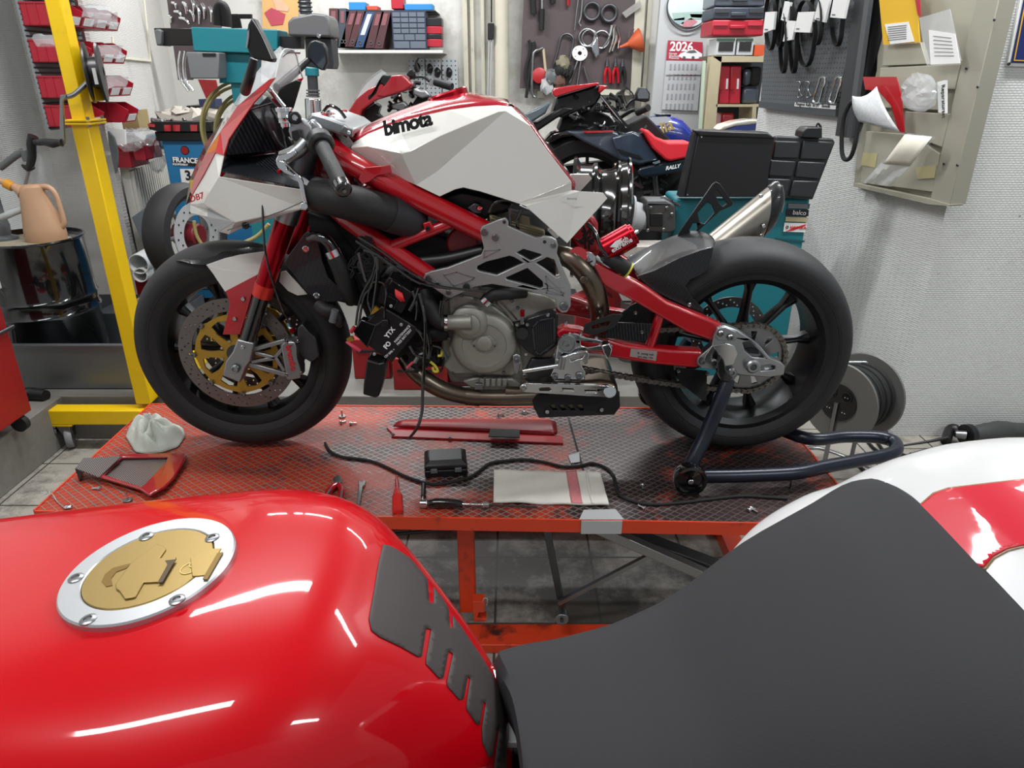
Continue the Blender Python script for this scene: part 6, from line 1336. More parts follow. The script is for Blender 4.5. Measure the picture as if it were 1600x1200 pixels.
MB().px([(281, 264), (306, 264), (308, 289), (284, 287)], YK-.003, .002).out('number_paper', PAPER, TC); ptext('cart_number', '3', (290, 281), (302, 281), YK-.0045, .066, INKB, TC, off=.002)
TT_ = thing('socket_tray', 'black tray with red blocks and scattered sockets on the blue cart', 'tray', P(280, 205, YK-.02))
MB().px([(230, 194), (238, 190), (328, 190), (329, 206), (248, 206), (233, 202)], YK-.05, .3).out('tray', BLACK, TT_, bevel=.003)
for x0_ in (231, 256, 270, 297): MB().px([(x0_, 195 if x0_ > 240 else 193), (x0_+11, 195 if x0_ > 240 else 194), (x0_+11, 205 if x0_ > 240 else 199), (x0_+1, 205 if x0_ > 240 else 198)], YK-.055, .01).out('red_block', RED, TT_)
r = random.Random(11)
for k in range(26):
    p = P(r.uniform(240, 326), 192, YK+r.uniform(-.02, .15)); p.z = P(280, 191, YK-.05).z+.0; MB().tube([p, p+V(r.uniform(-.04, .04), r.uniform(-.02, .02), r.uniform(.0, .012))], r.uniform(.005, .01), 8, 1).out('socket', STEEL if k % 3 else BLACK, TT_)
crumple(297, 182, YK+.1, .1, mat('off_white_cloth', '#b8b2a6', .9), 'rag', 'off-white rag thrown over the sockets on the blue cart', 'cloth', 21, (1.6, .7, .35))
T(bxx(293, 165, 326, 196, 4.1, .2), 'black_tray', BLACK, 'black plastic tray behind the off-white rag', 'tray', bevel=.005); T(bxx(311, 155, 336, 167, 4.0, .1), 'blue_box', mat('indigo_box', '#2c3558', .5), 'small indigo box on top of the black tray', 'box')
g = MB(); g.px([(309, 124), (337, 125), (343, 150), (322, 154)], 4.1, .01); o = T(g, 'leaflet', mat('leaflet_red', '#9c2a2c', .5, noise=.4, nscale=60), 'red and white printed leaflet below the teal machine', 'leaflet')
# teal tyre machine
YM = 3.0
TM = thing('tyre_changer', 'teal tyre changer with black beam and grey tool head, behind the front fairing', 'machine', (P(370, 100, YM).x, YM+.1, kz))
MB().px([(298, 42), (433, 46), (434, 78), (405, 84), (302, 80)], YM, .14).out('arm_housing', TEAL, TM, bevel=.004); MB().px([(345, 80), (391, 84), (390, 131), (346, 130)], YM+.02, .14).out('column', TEAL, TM, bevel=.004)
MB().b2((P(348, 130, YM).x+.02, YM+.03, kz), (P(388, 130, YM).x, YM+.15, P(360, 128, YM).z)).out('column', TEAL, TM)
MB().px([(342, 84), (348, 84), (349, 130), (343, 130)], YM+.0, .02).out('column_flange', TEAL, TM)
A, B_ = P(248, 58, YM+.05), P(520, 62, YM+.05); MB().b2((A.x, YM+.02, A.z-.03), (P(300, 58, YM).x, YM+.08, A.z+.03)).out('beam', BLACK, TM, bevel=.003); MB().px([(430, 57), (470, 57), (470, 76), (430, 76)], YM+.03, .06).out('beam', BLACK, TM)
MB().px([(240, 47), (246, 45), (252, 48), (252, 68), (249, 72), (244, 69)], YM+.0, .1).out('beam_end_cap', GREY, TM, bevel=.004)
MB().px([(291, 81), (342, 82), (342, 123), (297, 123)], YM-.06, .14).out('grey_box', mat('machine_grey', '#66686a', .45), TM, bevel=.004); MB().px([(316, 83), (337, 83), (337, 88), (317, 88)], YM-.062, .004).out('box_slot', BLACK, TM)
MB().px([(449, 34), (456, 27), (490, 20), (508, 22), (514, 30), (517, 58), (450, 56)], YM-.06, .16).out('head_cover', mat('head_cover_grey', '#5a5a5b', .4), TM, bevel=.008, seg=3)
MB().px([(476, 58), (518, 60), (521, 100), (519, 108), (500, 107), (478, 104)], YM-.0, .1).out('head_block', mat('head_block_dark', '#35383d', .4), TM, bevel=.004); bolt(TM, 498, 56, YM-.062, .008, CHROME)
g = MB(); A = P(477, 12, YM); g.cyl(V(A.x, YM, P(477, 22, YM).z), V(A.x, YM, 2.3), .022, n=18)
for k in range(14): g.torus((A.x, YM, P(477, 22, YM).z+.01+k*.014), (0, 0, 1), .024, .003, 18, 6)
g.out('spring_shaft', DSTEEL, TM)
A = P(488, 112, YM); g = MB(); g.cyl(P(487, 106, YM), P(488, 119, YM), .026, n=22); g.out('shaft_collar', TEAL, TM, bevel=.003); g = MB(); g.cyl(P(488, 118, YM), P(490, 152, YM), .02, n=20); g.out('mount_shaft', DSTEEL, TM)
g = MB()
for y_ in (140, 145, 149): g.cyl(P(489, y_, YM), P(489.2, y_+2.5, YM), .026, n=20)
g.out('shaft_ring', STEEL, TM); g = MB(); g.cyl(P(489, 154, YM), P(490, 186, YM), .032, n=24); g.out('mount_head', CHROME, TM, bevel=.003)
# yellowed hose coil
g = MB()
for k in range(5):
    c = P(392+k*4-(k%2)*6, 205+k*3, 3.2+k*.012); g.torus(c, V(.6+.05*k, -.8, .12*(k%2)), .2-.013*k, .0065, 60, 8)
T(g, 'air_hose', HOSEY, 'coil of yellowed air hose hanging behind the fairing screen', 'hose')
g = MB(); g.ptube([(303, 345, 3.1), (308, 370, 3.1), (325, 388, 3.1), (365, 384, 3.0), (400, 370, 3.0), (420, 350, 3.0)], .008, 10); T(g, 'air_hose', HOSEY, 'loose loop of yellowed hose below the white fairing', 'hose')
# back-left tool board
BWY = 5.96
TBL = P(262, -30, 5.9)
g = MB(); g.px([(258, -20), (345, -20), (345, 60), (300, 125), (278, 125)], 5.2, .02); T(g, 'tool_board', BROWN, 'narrow brown tool board behind the teal machine on the left', 'board')
r = random.Random(5)
tools_l = [(268, 4, 276, 14), (285, 3, 292, 22), (300, 0, 303, 25), (315, 5, 320, 30), (262, 24, 268, 36), (272, 18, 284, 26), (296, 16, 304, 34), (308, 8, 312, 38), (327, 10, 331, 35), (280, 28, 296, 38)]
for i, q in enumerate(tools_l):
    g = MB(); Yt = 5.192; g.ptube([(q[0], q[1], Yt), ((q[0]+q[2])/2+2, (q[1]+q[3])/2-3, Yt), (q[2], q[3], Yt)], [.008, .012, .007], 8); T(g, 'hand_tool', CHROME, ['short bent chrome tool at the top left corner of the left board', 'long chrome tool second in the top row of the left board', 'straight thin chrome tool at the middle of the left board top', 'chrome tool at the top right of the left tool board', 'open-ended chrome spanner on the left edge of the left board', 'chrome tool just inside the left edge, middle height of the left board', 'small chrome tool at the middle of the left board', 'upright chrome tool right of the middle on the left board', 'chrome tool nearest the ribbed duct on the left board', 'slanting chrome tool lowest on the left board'][i], 'tool', 'chrome tools on the left tool board')
for i, x in enumerate((283, 290)):
    g = MB(); g.ptube([(x, 80, 5.1), (x-3, 100, 5.1), (x, 125, 5.1), (x+12, 142, 5.1)], .012, 10); T(g, 'curved_lever', CHROME, ['left of two curved chrome tyre levers below the black beam', 'right of two curved chrome tyre levers below the black beam'][i], 'lever', 'curved levers')
g = MB(); g.ptube([(342, 40, 4.6), (341, 18, 4.6), (346, 9, 4.6), (352, 18, 4.6), (354, 42, 4.6)], .03, 14)
T(g, 'flexible_duct', MBLACK, 'thick black ribbed flexible duct arching above the teal machine', 'hose')
for k in range(6):
    g = MB(); x = 354+k*2.8; g.ptube([(x, 42, 4.9), (x-2, 28, 4.9), (x+4, 24, 4.9), (x+9, 44, 4.9)], .006, 8); T(g, 'cable_loop', MBLACK, ['first', 'second', 'third', 'fourth', 'fifth', 'sixth'][k]+' black cable loop counting right from the ribbed duct', 'cable', 'cable loops by the duct')
T(MB().px([(352, 22), (392, 22), (392, 29), (352, 29)], 4.895, .03), 'cable_rail', MBLACK, 'short black rail holding the cable loops above the teal machine', 'rail')
PO = thing('poster', 'warm-toned poster with a red shape on the rear wall above the front fairing', 'poster', P(440, 55, 5.9))
MB().px([(409, -12), (466, -12), (467, 56), (410, 44)], 5.93, .006).out('poster_sheet', mat('poster_ochre', '#d2a569', .6, noise=.15, nscale=3), PO); MB().px([(413, 20), (424, 12), (446, 22), (442, 38), (424, 40)], 5.925, .003).out('poster_shape', mat('poster_rose', '#b04455', .6), PO)
MB().px([(424, -6), (436, -4), (452, 12), (450, 18), (432, 16)], 5.926, .003).out('poster_shape', mat('poster_peach', '#dba98c', .6), PO)
# ================================================================ shelf with binders
YSH = 5.65
A, B_ = P(512, 78, YSH), P(692, 80, YSH)
T(MB().b2((A.x, YSH, A.z-.02), (B_.x, 6.0, A.z)), 'wall_shelf', mat('shelf_white', '#c9c8c3', .6), 'white wall shelf carrying the binders and drawer cabinet', 'shelf')
zs = A.z
bd = [((514, 73), (514, 13), 12, 0), ((529, 73), (530, 13), 9, 1), ((531, 73), (546, 17), 11, 0), ((543, 73), (557, 17), 11, 0), ((553, 74), (572, 18), 12, 2), ((571, 75), (586, 18), 12, 0), ((584, 76), (597, 17), 12, 0)]
BDM = [mat('binder_maroon', '#4a2a2d', .5, noise=.15, nscale=12), mat('binder_slate', '#39434d', .5), mat('binder_blue', '#2c4464', .5)]
lbs = ['upright maroon binder at the left end of the shelf', 'thin slate binder right behind the leftmost binder', 'first leaning maroon binder, left in the leaning row', 'second leaning maroon binder, left of the blue one', 'blue leaning binder with a pale spine label', 'maroon leaning binder just right of the blue one', 'last leaning maroon binder beside the drawer cabinet']
for (a, b, w, k), lb in zip(bd, lbs):
    o = thing('ring_binder', lb, 'binder', P(*a, YSH), 'binders on the shelf'); A, B_ = P(*a, YSH), P(*b, YSH); A.z = max(A.z, zs+.004); wx = w/187*1.0*.98
    MB().poly([A, A+V(wx, 0, 0), B_+V(wx, 0, 0), B_], (0, .27, 0)).out('binder_cover', BDM[k], o)
    t = (B_-A); q = A+t*.14+V(wx*.5, -.002, 0); MB().torus(q, (0, 1, 0), .011, .003, 14, 6).out('finger_ring', STEEL, o)
    MB().poly([A+t*(.62 if k != 2 else .35)+V(wx*.25, 0, 0), A+t*(.62 if k != 2 else .35)+V(wx*.75, 0, 0), A+t*.93+V(wx*.75, 0, 0), A+t*.93+V(wx*.25, 0, 0)], (0, -.002, 0)).out('spine_label', PAPERG if k == 2 else mat('spine_red', '#7b4b50', .5), o)
DC = thing('drawer_cabinet', 'dark blue small-parts cabinet with six rows of clear drawers', 'cabinet', P(638, 78, YSH))
A, B_ = P(611, 17, YSH), P(665, 17, YSH); zt_ = A.z; hh = zt_-zs-.003
MB().b2((A.x, YSH, zs+.003), (B_.x, YSH+.16, zt_)).out('cabinet_frame', mat('cabinet_navy', '#252d4a', .5), DC)
rowsn = [4, 4, 4, 4, 3, 2]; hs_ = [1, 1, 1, 1, 1.3, 1.5]; tot_ = sum(hs_); zc_ = zt_-.006; W_ = B_.x-A.x-.012
DRW = mat('drawer_grey', '#5d6570', .3, coat=.5)
for n_, h_ in zip(rowsn, hs_):
    hz = (hh-.01)*h_/tot_
    for k in range(n_):
        xa = A.x+.006+W_*k/n_; MB().b2((xa+.003, YSH-.006, zc_-hz+.004), (xa+W_/n_-.003, YSH+.002, zc_-.003)).out('drawer', DRW, DC)
    zc_ -= hz
for i, (y0, y1, m) in enumerate(((28, 40, BLACK), (41, 52, BINR), (53, 60, BLACK), (61, 72, BINR))):
    T(bxx(666, y0, 690, y1+1, YSH+.02, .15), 'storage_bin', m, ['topmost black', 'upper red', 'lower black', 'lower red'][i]+' bin in the stack right of the drawer cabinet', 'bin', 'stacked bins on the shelf', bevel=.004)
for q, m, lb in (((545, 3, 571, 16), BINB, 'blue bin above the leaning binders'), ((573, 9, 590, 16), mat('bin_orange', '#c0422a', .5), 'small orange bin above the binders'), ((611, -6, 630, 14), BINR, 'red bin standing on the left of the drawer cabinet'), ((632, 6, 676, 16), BINB, 'flat light blue bin on top of the drawer cabinet')):
    T(bxx(*q, YSH+.02, .15), 'storage_bin', m, lb, 'bin', 'bins above the binders', bevel=.004)
T(MB().b2((P(540, 16, YSH).x, YSH, P(540, 16, YSH).z-.006), (P(680, 16, YSH).x, 6, P(540, 16, YSH).z)), 'wall_shelf', mat('dark_shelf', '#30343c', .6), 'dark upper shelf under the blue and orange bins', 'shelf')
for i, (x0_, x1_) in enumerate(((639, 663), (665, 688), (691, 714))):
    T(MB().px([(x0_, 91), (x1_, 92), (x1_+2, 150), (x0_+1, 150)], 5.94, .01), 'perforated_plate', M_PEGL, ['left', 'middle', 'right'][i]+' of three pale perforated steel plates on the rear wall', 'plate', 'perforated plates')
for (x, y), lb in (((650, 104), 'small black tool on the left perforated plate'), ((670, 106), 'small black hook tool on the middle perforated plate'), ((682, 112), 'black clip on the middle perforated plate'), ((700, 112), 'black head of a tool on the right perforated plate')):
    T(MB().ptube([(x, y-6, 5.925), (x+2, y, 5.92), (x+1, y+8, 5.925)], [.01, .025, .018], 10), 'hung_tool', BLACK, lb, 'tool')
CB = thing('switch_cord', 'pale cord with a black rocker switch hanging down the rear wall', 'cord', P(767, 150, 5.85))
MB().ptube([(768, -20, 5.85), (768, 35, 5.85)], .006, 8).out('cord', MBLACK, CB); MB().px([(762, 36), (772, 36), (771, 62), (762, 62)], 5.83, .03).out('switch', MBLACK, CB, bevel=.006)
for x in (764, 768): MB().ptube([(x, 62, 5.85), (x-1, 110, 5.85), (x-2, 155, 5.85)], .005, 8).out('cord', LGREY, CB)
# ================================================================ tool board right of the pipe
YTB = 5.9
T(MB().px([(819, -20), (1003, -20), (995, 60), (986, 142), (812, 138)], YTB, .03), 'tool_board', BROWN, 'large dark brown tool board on the rear wall', 'board')
T(MB().px([(994, -20), (1010, -20), (1000, 148), (985, 148)], YTB-.01, .05), 'wooden_strip', CREAM, 'cream wooden upright strip along the right edge of the tool board', 'frame')
T(MB().px([(935, 139), (984, 141), (984, 149), (935, 148)], YTB-.01, .05), 'wooden_strip', CREAM, 'short cream wooden strip under the lower right of the tool board', 'frame')
def tb(name, m, label, cat, pts, r, group=None, n=8, Y=YTB-.03, sm=4): return T(MB().ptube([(x, y, Y) for x, y in pts], r, n, sm), name, m, label, cat, group)
tb('spanner', MBLACK, 'thick black-handled tool at the top left of the tool board', 'tool', [(832, -10), (834, 22)], .022); 
o = thing('hammer', 'tool with grey shaft and long black grip on the tool board', 'hammer', P(846, 46, YTB-.03)); MB().ptube([(847, -14, YTB-.03), (847, 16, YTB-.03)], .012, 10).out('shaft', STEEL, o); MB().ptube([(847, 14, YTB-.03), (846, 47, YTB-.03)], .02, 12).out('grip', MBLACK, o)
tb('punch', MBLACK, 'short black tool end at the top of the tool board', 'tool', [(863, -8), (864, 6)], .02); tb('punch', DARKRED, 'short dark red tool end at the top of the tool board', 'tool', [(888, -10), (888, 9)], .014)
tb('steel_rod', STEEL, 'thin straight steel rod hanging left of the rings', 'rod', [(905, -10), (901, 20), (898, 47)], .006); tb('tyre_lever', STEEL, 'long steel lever with hooked end hanging beside the rod', 'lever', [(911, -10), (908, 25), (905, 36), (907, 41)], .009)
for (x, y, r_, w), lb in (((925, 18, 11.5, .012), 'dark ring at the top of the tool board'), ((952, 21, 11, .014), 'grey ring right of the dark ring on the tool board'), ((917, 59, 12, .008), 'left thin steel ring of the overlapping pair'), ((921, 60, 11.5, .007), 'right thin steel ring of the overlapping pair'), ((940, 62, 12, .008), 'dull ring behind the silver cover')):
    T(MB().torus(P(x, y, YTB-.03), (0, 1, 0), r_/207, w, 40, 8), 'steel_ring', STEEL if 'dark' not in lb else DSTEEL, lb, 'ring', 'rings on the tool board')
tb('u_bolt', DSTEEL, 'large inverted U-shaped clamp rod on the tool board', 'rod', [(866, 100), (872, 78), (877, 58), (885, 53), (893, 56), (896, 66), (890, 96)], .009)
for i, q in enumerate(((820, 63, 815, 135, 826, 135), (826, 66, 828, 90, 822, 145))):
    tb('crowbar', MBLACK, ['leftmost dark bar leaning on the tool board', 'second dark bar leaning on the tool board'][i], 'bar', [(q[0]+6, q[1]), (q[0]+9, q[1]+14), (q[2]+6, q[3]-20), (q[4], q[5]+8)], .012, 'dark bars on the tool board')
o = thing('hacksaw', 'silver-framed hacksaw hanging at the lower left of the tool board', 'saw', P(840, 145, YTB-.04)); MB().ptube([(849, 75, YTB-.04), (842, 78, YTB-.04), (834, 83, YTB-.04), (832, 110, YTB-.04), (831, 145, YTB-.04), (836, 152, YTB-.04)], .012, 10, 2).out('frame', STEEL, o); MB().ptube([(849, 76, YTB-.04), (852, 105, YTB-.04), (856, 140, YTB-.04)], .01, 8).out('blade', WOOD, o)
T(MB().lathe(P(843, 118, YTB-.06), (0, 1, 0), [(.03, 0), (.055, .01), (.05, .04), (.001, .04), (.001, .03), (.03, .028)], 24), 'plastic_cup', mat('cup_red', '#a8272b', .4), 'red plastic cup between the hacksaw arms', 'cup')
for i, (x, y, r_, m) in enumerate(((861, 121, .05, GREY), (880, 100, .05, mat('olive_grease', '#77725c', .6)), (875, 112, .05, MBLACK), (873, 126, .05, mat('rust_brown', '#5a4032', .7)), (855, 134, .05, LGREY), (888, 112, .035, MBLACK))): crumple(x, y, YTB-.06, r_, m, 'hose_fitting', ['grey', 'olive', 'black', 'rust-brown', 'pale grey', 'small black'][i]+' fitting in the cluster at the bottom left of the tool board', 'fitting', 30+i, (1, .6, 1.2))
o = thing('funnel', 'orange plastic funnel hanging at the right edge of the tool board', 'funnel', P(985, 75, YTB-.08)); c0 = P(1001, 63, YTB-.08); c1 = P(968, 74, YTB-.08); t = (c1-c0).normalized(); L_ = (c1-c0).length
MB().lathe(c0, t, [(.082, 0), (.075, .02), (.025, L_*.55), (.013, L_*.62), (.009, L_), (.006, L_), (.02, L_*.55), (.07, .02)], 30, True).out('cone', ORANGE, o); MB().torus(c0+t*.0, t, .08, .005, 30, 8).out('rim', ORANGE, o)
MB().ptube([(991, 46, YTB-.06), (984, 50, YTB-.06), (983, 60, YTB-.06), (988, 56, YTB-.06)], .003, 6).out('hanger', STEEL, o)
for i, (a, b) in enumerate((((957, 40), (942, 75)), ((960, 38), (952, 82)), ((963, 42), (957, 80)), ((963, 45), (966, 76)))): tb('locking_pliers', CHROME, ['leftmost, most slanting', 'second', 'third, straightest', 'rightmost'][i]+' chrome locking pliers in the bunch beside the funnel', 'pliers', [a, ((a[0]+b[0])/2+3, (a[1]+b[1])/2), b], [.02, .012, .009], 'chrome pliers bunch')
g = MB(); g.px([(972, 20), (1000, 0), (1003, 10), (978, 28)], YTB-.05, .02); T(g, 'scoop', mat('clear_scoop', '#a9a6a0', .2, alpha=.6, coat=1), 'translucent scoop at the upper right of the tool board', 'scoop')
g = MB(); g.px([circ((906, 83), 12, 28)[k] for k in range(28)], YTB-.045, .006, [circ((906, 83), 3.3, 14)]+[circ((906+8.5*math.cos(a), 83+8.5*math.sin(a)), .9, 6) for a in (.4, 2.5, 3.9, 5.4)]); T(g, 'steel_disc', PAPER, 'white steel disc with a centre hole on the tool board', 'disc')
g = MB(); g.px([(933, 55), (936, 62), (937, 84), (932, 92), (926, 82), (924, 72)], YTB-.05, .03); T(g, 'heat_shield', CHROME, 'pointed silver cover hanging below the steel rings', 'cover', bevel=.01)
for i, (a, b) in enumerate((((904, 92), (890, 130)), ((908, 94), (902, 132)), ((912, 104), (920, 132)))): tb('steel_bar', STEEL, ['left', 'middle', 'right'][i]+' steel bar below the white disc', 'bar', [a, b], .009, 'bars below the disc', sm=1)
for i, x in enumerate((947, 960, 971)):
    o = thing('pliers', ['left red-handled pliers at the lower right of the tool board', 'middle red-handled pliers at the lower right of the tool board', 'right dark pliers at the lower right of the tool board'][i], 'pliers', P(x, 130, YTB-.03), 'pliers on the tool board')
    MB().ptube([(x+2, 92, YTB-.03), (x+2, 104, YTB-.03)], [.008, .018], 8).out('jaw', DSTEEL, o)
    for s_ in (-1, 1): MB().ptube([(x+2, 104, YTB-.03), (x+2+s_*3.5, 114, YTB-.03), (x+2+s_*4, 130, YTB-.03)], [.01, .012, .009], 8).out('handle', RED if i < 2 else MBLACK, o)
for i in range(5): tb('cable_coil', HOSE, ['leftmost', 'second', 'middle', 'fourth', 'rightmost'][i]+' of the thin dark cable loops under the tool board', 'cable', [(978, 136), (965-i*.5+i*3, 148), (966+i*4, 168), (978+i*3, 172), (990, 150), (978, 136)], .004, 'cable loops under the board')
T(bxx(840, 142, 852, 153, 5.94, .03), 'wall_socket', CREAM, 'cream wall socket below the tool board', 'socket', bevel=.004)
# calendar, mirror
YCL = 5.5
CL = thing('calendar', 'wall calendar for 2026 with a white car on its red header and grey month sheets', 'calendar', P(1070, 173, YCL))
MB().px([(1044, 63), (1098, 66), (1098, 95), (1041, 94)], YCL, .006).out('calendar_header', mat('calendar_red', '#a3283c', .5), CL)
MB().px([(1041, 94), (1097, 95), (1090, 173), (1034, 171)], YCL+.002, .004).out('month_sheet', mat('calendar_grey', '#b4b6b8', .7), CL)
ptext('calendar_lettering', '2026', (1046, 79), (1081, 80), YCL-.0015, .082, INKW, CL, off=.002)
for y in (85, 89, 92): ptext('calendar_lettering', ['Garage', 'Werkstatt', 'Motoren'][(y-85)//3], (1045, y), (1058, y+.3), YCL-.0015, .02, INKW, CL)
MB().px([(1060, 87), (1064, 83), (1071, 81), (1076, 78), (1086, 77), (1092, 81), (1097, 84), (1097, 90), (1088, 92), (1066, 91)], YCL-.002, .002).out('calendar_car', PAPER, CL); MB().px([(1072, 82), (1077, 79), (1085, 78), (1089, 82), (1080, 83)], YCL-.0035, .002).out('calendar_car_window', GREY, CL)
for cxy in ((1083, 90), (1069, 90)): MB().px(circ(cxy, 2.4, 12), YCL-.0035, .002).out('calendar_car_wheel', GREY, CL)
for k in range(5):
    for j in range(7):
        x = 1047+j*6.6-k*1.7; y = 100+k*15.5
        MB().px([(x, y), (x+2.6, y), (x+1.8, y+9), (x-.8, y+9)], YCL-.0005, .002).out('date_column', mat('date_grey', '#8f9195', .7, noise=.5, nscale=220), CL)
MB().px([(1040, 116.5), (1096, 117), (1096, 118), (1040, 117.8)], YCL-.003, .002).out('date_slider', CHROME, CL)
RMr = thing('round_mirror', 'round wall sign with a pale street scene above the calendar', 'sign', P(1076, 46, YCL))
MB().px(circ((1076, 10), 32.5, 48), YCL-.01, .02).out('sign_disc', mat('sign_pale', '#c3cdcd', .25, noise=.0, coat=1), RMr, bevel=.002)
for i, (pts, c_) in enumerate((([(1050, 20), (1102, 18), (1100, 30), (1052, 32)], '#98b0a8'), ([(1064, 36), (1080, 28), (1090, 34), (1080, 42), (1068, 42)], '#b97d84'), ([(1052, 30), (1070, 27), (1068, 37), (1060, 38)], '#8fa9ab'), ([(1078, 22), (1098, 22), (1096, 28), (1080, 27)], '#6d8580'))): MB().px(pts, YCL-.0115, .002).out('sign_picture', mat('sign_patch_'+'abcd'[i], c_, .4, noise=.3, nscale=90), RMr)
MB().torus(P(1076, 10, YCL-.01), (0, 1, 0), 32.5/221, .004, 60, 8).out('sign_rim', DSTEEL, RMr)
T(MB().px([(1034, -20), (1112, -20), (1100, 110), (1092, 210), (1014, 210)], YCL+.02, .05), 'wall_board', mat('grey_board', '#aeb0b0', .6, noise=.04, nscale=3), 'tall pale grey board behind the calendar', 'board')
# bookcase
YBC = 4.9
BC = thing('bookcase', 'pale wooden open bookcase behind the black machine lid', 'bookcase', P(1150, 205, YBC))
MB().px([(1112, 88), (1128, 88), (1122, 150), (1117, 215), (1100, 215), (1106, 150)], YBC, .1).out('side_board', WOOD, BC)
MB().px([(1112, 87), (1200, 88), (1200, 97), (1126, 97)], YBC, .35).out('top_board', WOOD, BC); MB().px([(1119, 163), (1200, 164), (1200, 167), (1119, 167)], YBC, .35).out('shelf_board', WOOD, BC); MB().px([(1176, 167), (1182, 167), (1180, 215), (1174, 215)], YBC, .3).out('divider', WOOD, BC)
MB().px([(1122, 97), (1205, 97), (1205, 215), (1112, 215)], YBC+.34, .01).out('back_panel', mat('bookcase_back', '#3b3f45', .7), BC)
T(MB().px([(1099, 95), (1103, 95), (1096, 215), (1092, 215)], YBC+.03, .03), 'level_bar', mat('pale_green_bar', '#b7c7b0', .5), 'pale green spirit-level bar leaning beside the bookcase', 'bar')
for i, x in enumerate((1122, 1139)):
    o = thing('tool_case', ['left', 'right'][i]+' upright red plastic tool case in the bookcase', 'case', P(x+8, 163, YBC+.03), 'red cases in the bookcase')
    MB().px([(x+3, 103), (x+20, 103), (x+18, 162), (x, 162)], YBC+.03, .25).out('case_shell', BINR, o, bevel=.01); MB().px([(x+3, 122), (x+9, 122), (x+8, 140), (x+2, 140)], YBC+.022, .02).out('case_handle', DARKRED, o); MB().px([(x+13, 123), (x+16, 123), (x+15, 139), (x+12, 139)], YBC+.026, .01).out('case_label', PAPERG, o)
for i, (x0_, y0_, x1_, y1_, m) in enumerate(((1162, 108, 1175, 134, SLATE), (1174, 104, 1190, 135, MBLACK), (1160, 136, 1186, 162, SLATE))): T(bxx(x0_, y0_, x1_, y1_, YBC+.05, .2), 'dark_case', m, ['slate case right of the red cases in the bookcase', 'black case in the upper right of the bookcase', 'low slate case at the lower right of the bookcase shelf'][i], 'case', bevel=.02)
T(bxx(1127, 177, 1147, 198, YBC+.05, .2), 'red_canister', RED, 'bright red container on the lower bookcase shelf', 'container', bevel=.015)
for i, (q, m, lb) in enumerate((((1117, -12, 1196, 10), SLATE, 'dark slate power-tool case topmost of the stack on the bookcase'), ((1115, 11, 1196, 30), mat('case_slate_two', '#343b47', .4), 'slate case second from the top on the bookcase'), ((1113, 31, 1194, 56), BINR, 'red power-tool case lowest in the stack on the bookcase'))):
    o = thing('power_tool_case', lb, 'case', P((q[0]+q[2])/2, q[3], YBC), 'power-tool cases on the bookcase'); bxx(*q, YBC, .3).out('case_shell', m, o, bevel=.008)
    bxx(q[0]+28, q[1]+8, q[0]+52, q[1]+14, YBC-.012, .02).out('case_handle', m, o, bevel=.004)
    for dx in (3, 56): bxx(q[0]+dx, q[1]+3, q[0]+dx+22, q[1]+9, YBC-.008, .01).out('case_latch', mat('latch_red', '#b93040', .4) if i == 2 else DSTEEL, o)
bxs = ((1120, 60, 1149, 86, PAPERG, 'left photo-printed bulb box on the bookcase'), (1152, 60, 1177, 86, PAPERG, 'right photo-printed bulb box on the bookcase'), (1179, 70, 1194, 87, mat('box_orange', '#d2552c', .5), 'orange box on the bookcase top'))
for q in bxs:
    o = thing('cardboard_box', q[5], 'box', P((q[0]+q[2])/2, q[3], YBC), 'boxes on the bookcase'); bxx(*q[:4], YBC+.0, .2).out('box_body', q[4], o)
    if q[4] is PAPERG: bxx(q[0]+3, q[1]+5, q[2]-3, q[3]-6, YBC-.003, .004).out('box_picture', GBLACK, o, bevel=.001); bxx(q[0], q[1], q[2], q[1]+4, YBC-.003, .004).out('box_band', mat('band_green', '#2f4a3c', .5), o)
# ================================================================ right wall
so = V(1.632, 2.71, 0); sdir = V(-.327, 1.32, 0).normalized(); sn = V(-1.32, -.327, 0).normalized()
def PSd(px, py, off=0): return PN(px, py, so+sn*off, sn)
def wl(pts, off, th): return MB().poly([PSd(x, y, off) for x, y in pts], -sn*th)
PB = thing('pegboard', 'dark perforated board on the right pillar holding belts', 'board', PSd(1250, 170, .01))
wl([(1202, -30), (1350, -30), (1305, 172), (1188, 160)], .02, .018).out('board_face', M_PEGD, PB)
wl([(1186, 158), (1306, 170), (1305, 182), (1185, 168)], .04, .038).out('board_ledge', mat('ledge_grey', '#43484b', .5), PB)
o = T(wl([(1242, 160), (1306, 165), (1305, 171), (1241, 166)], .043, .002), 'label_strip', PAPER, 'white handwritten label strip on the ledge of the pegboard', 'label')
def wtext(s, px, py, px2, py2, off, size, parent, m=INKB, name='lettering'):
    A = PSd(px, py, off); B_ = PSd(px2, py2, off); return text(name, s, A, B_-A, (0, 0, 1), size, m, parent)
wtext('Peugeot Rally 50 2T   Benelli', 1243, 164.5, 1300, 169, .0445, .022, o, name='label_lettering')
blt = [(1196, 60, 20, 60, 1), (1218, -10, 14, 92, 0), (1228, 60, 14, 80, 1), (1240, 30, 13, 90, 0), (1258, 45, 17, 60, 1), (1275, -10, 16, 85, 0), (1306, -10, 18, 82, 0), (1222, 60, 12, 50, 0)]
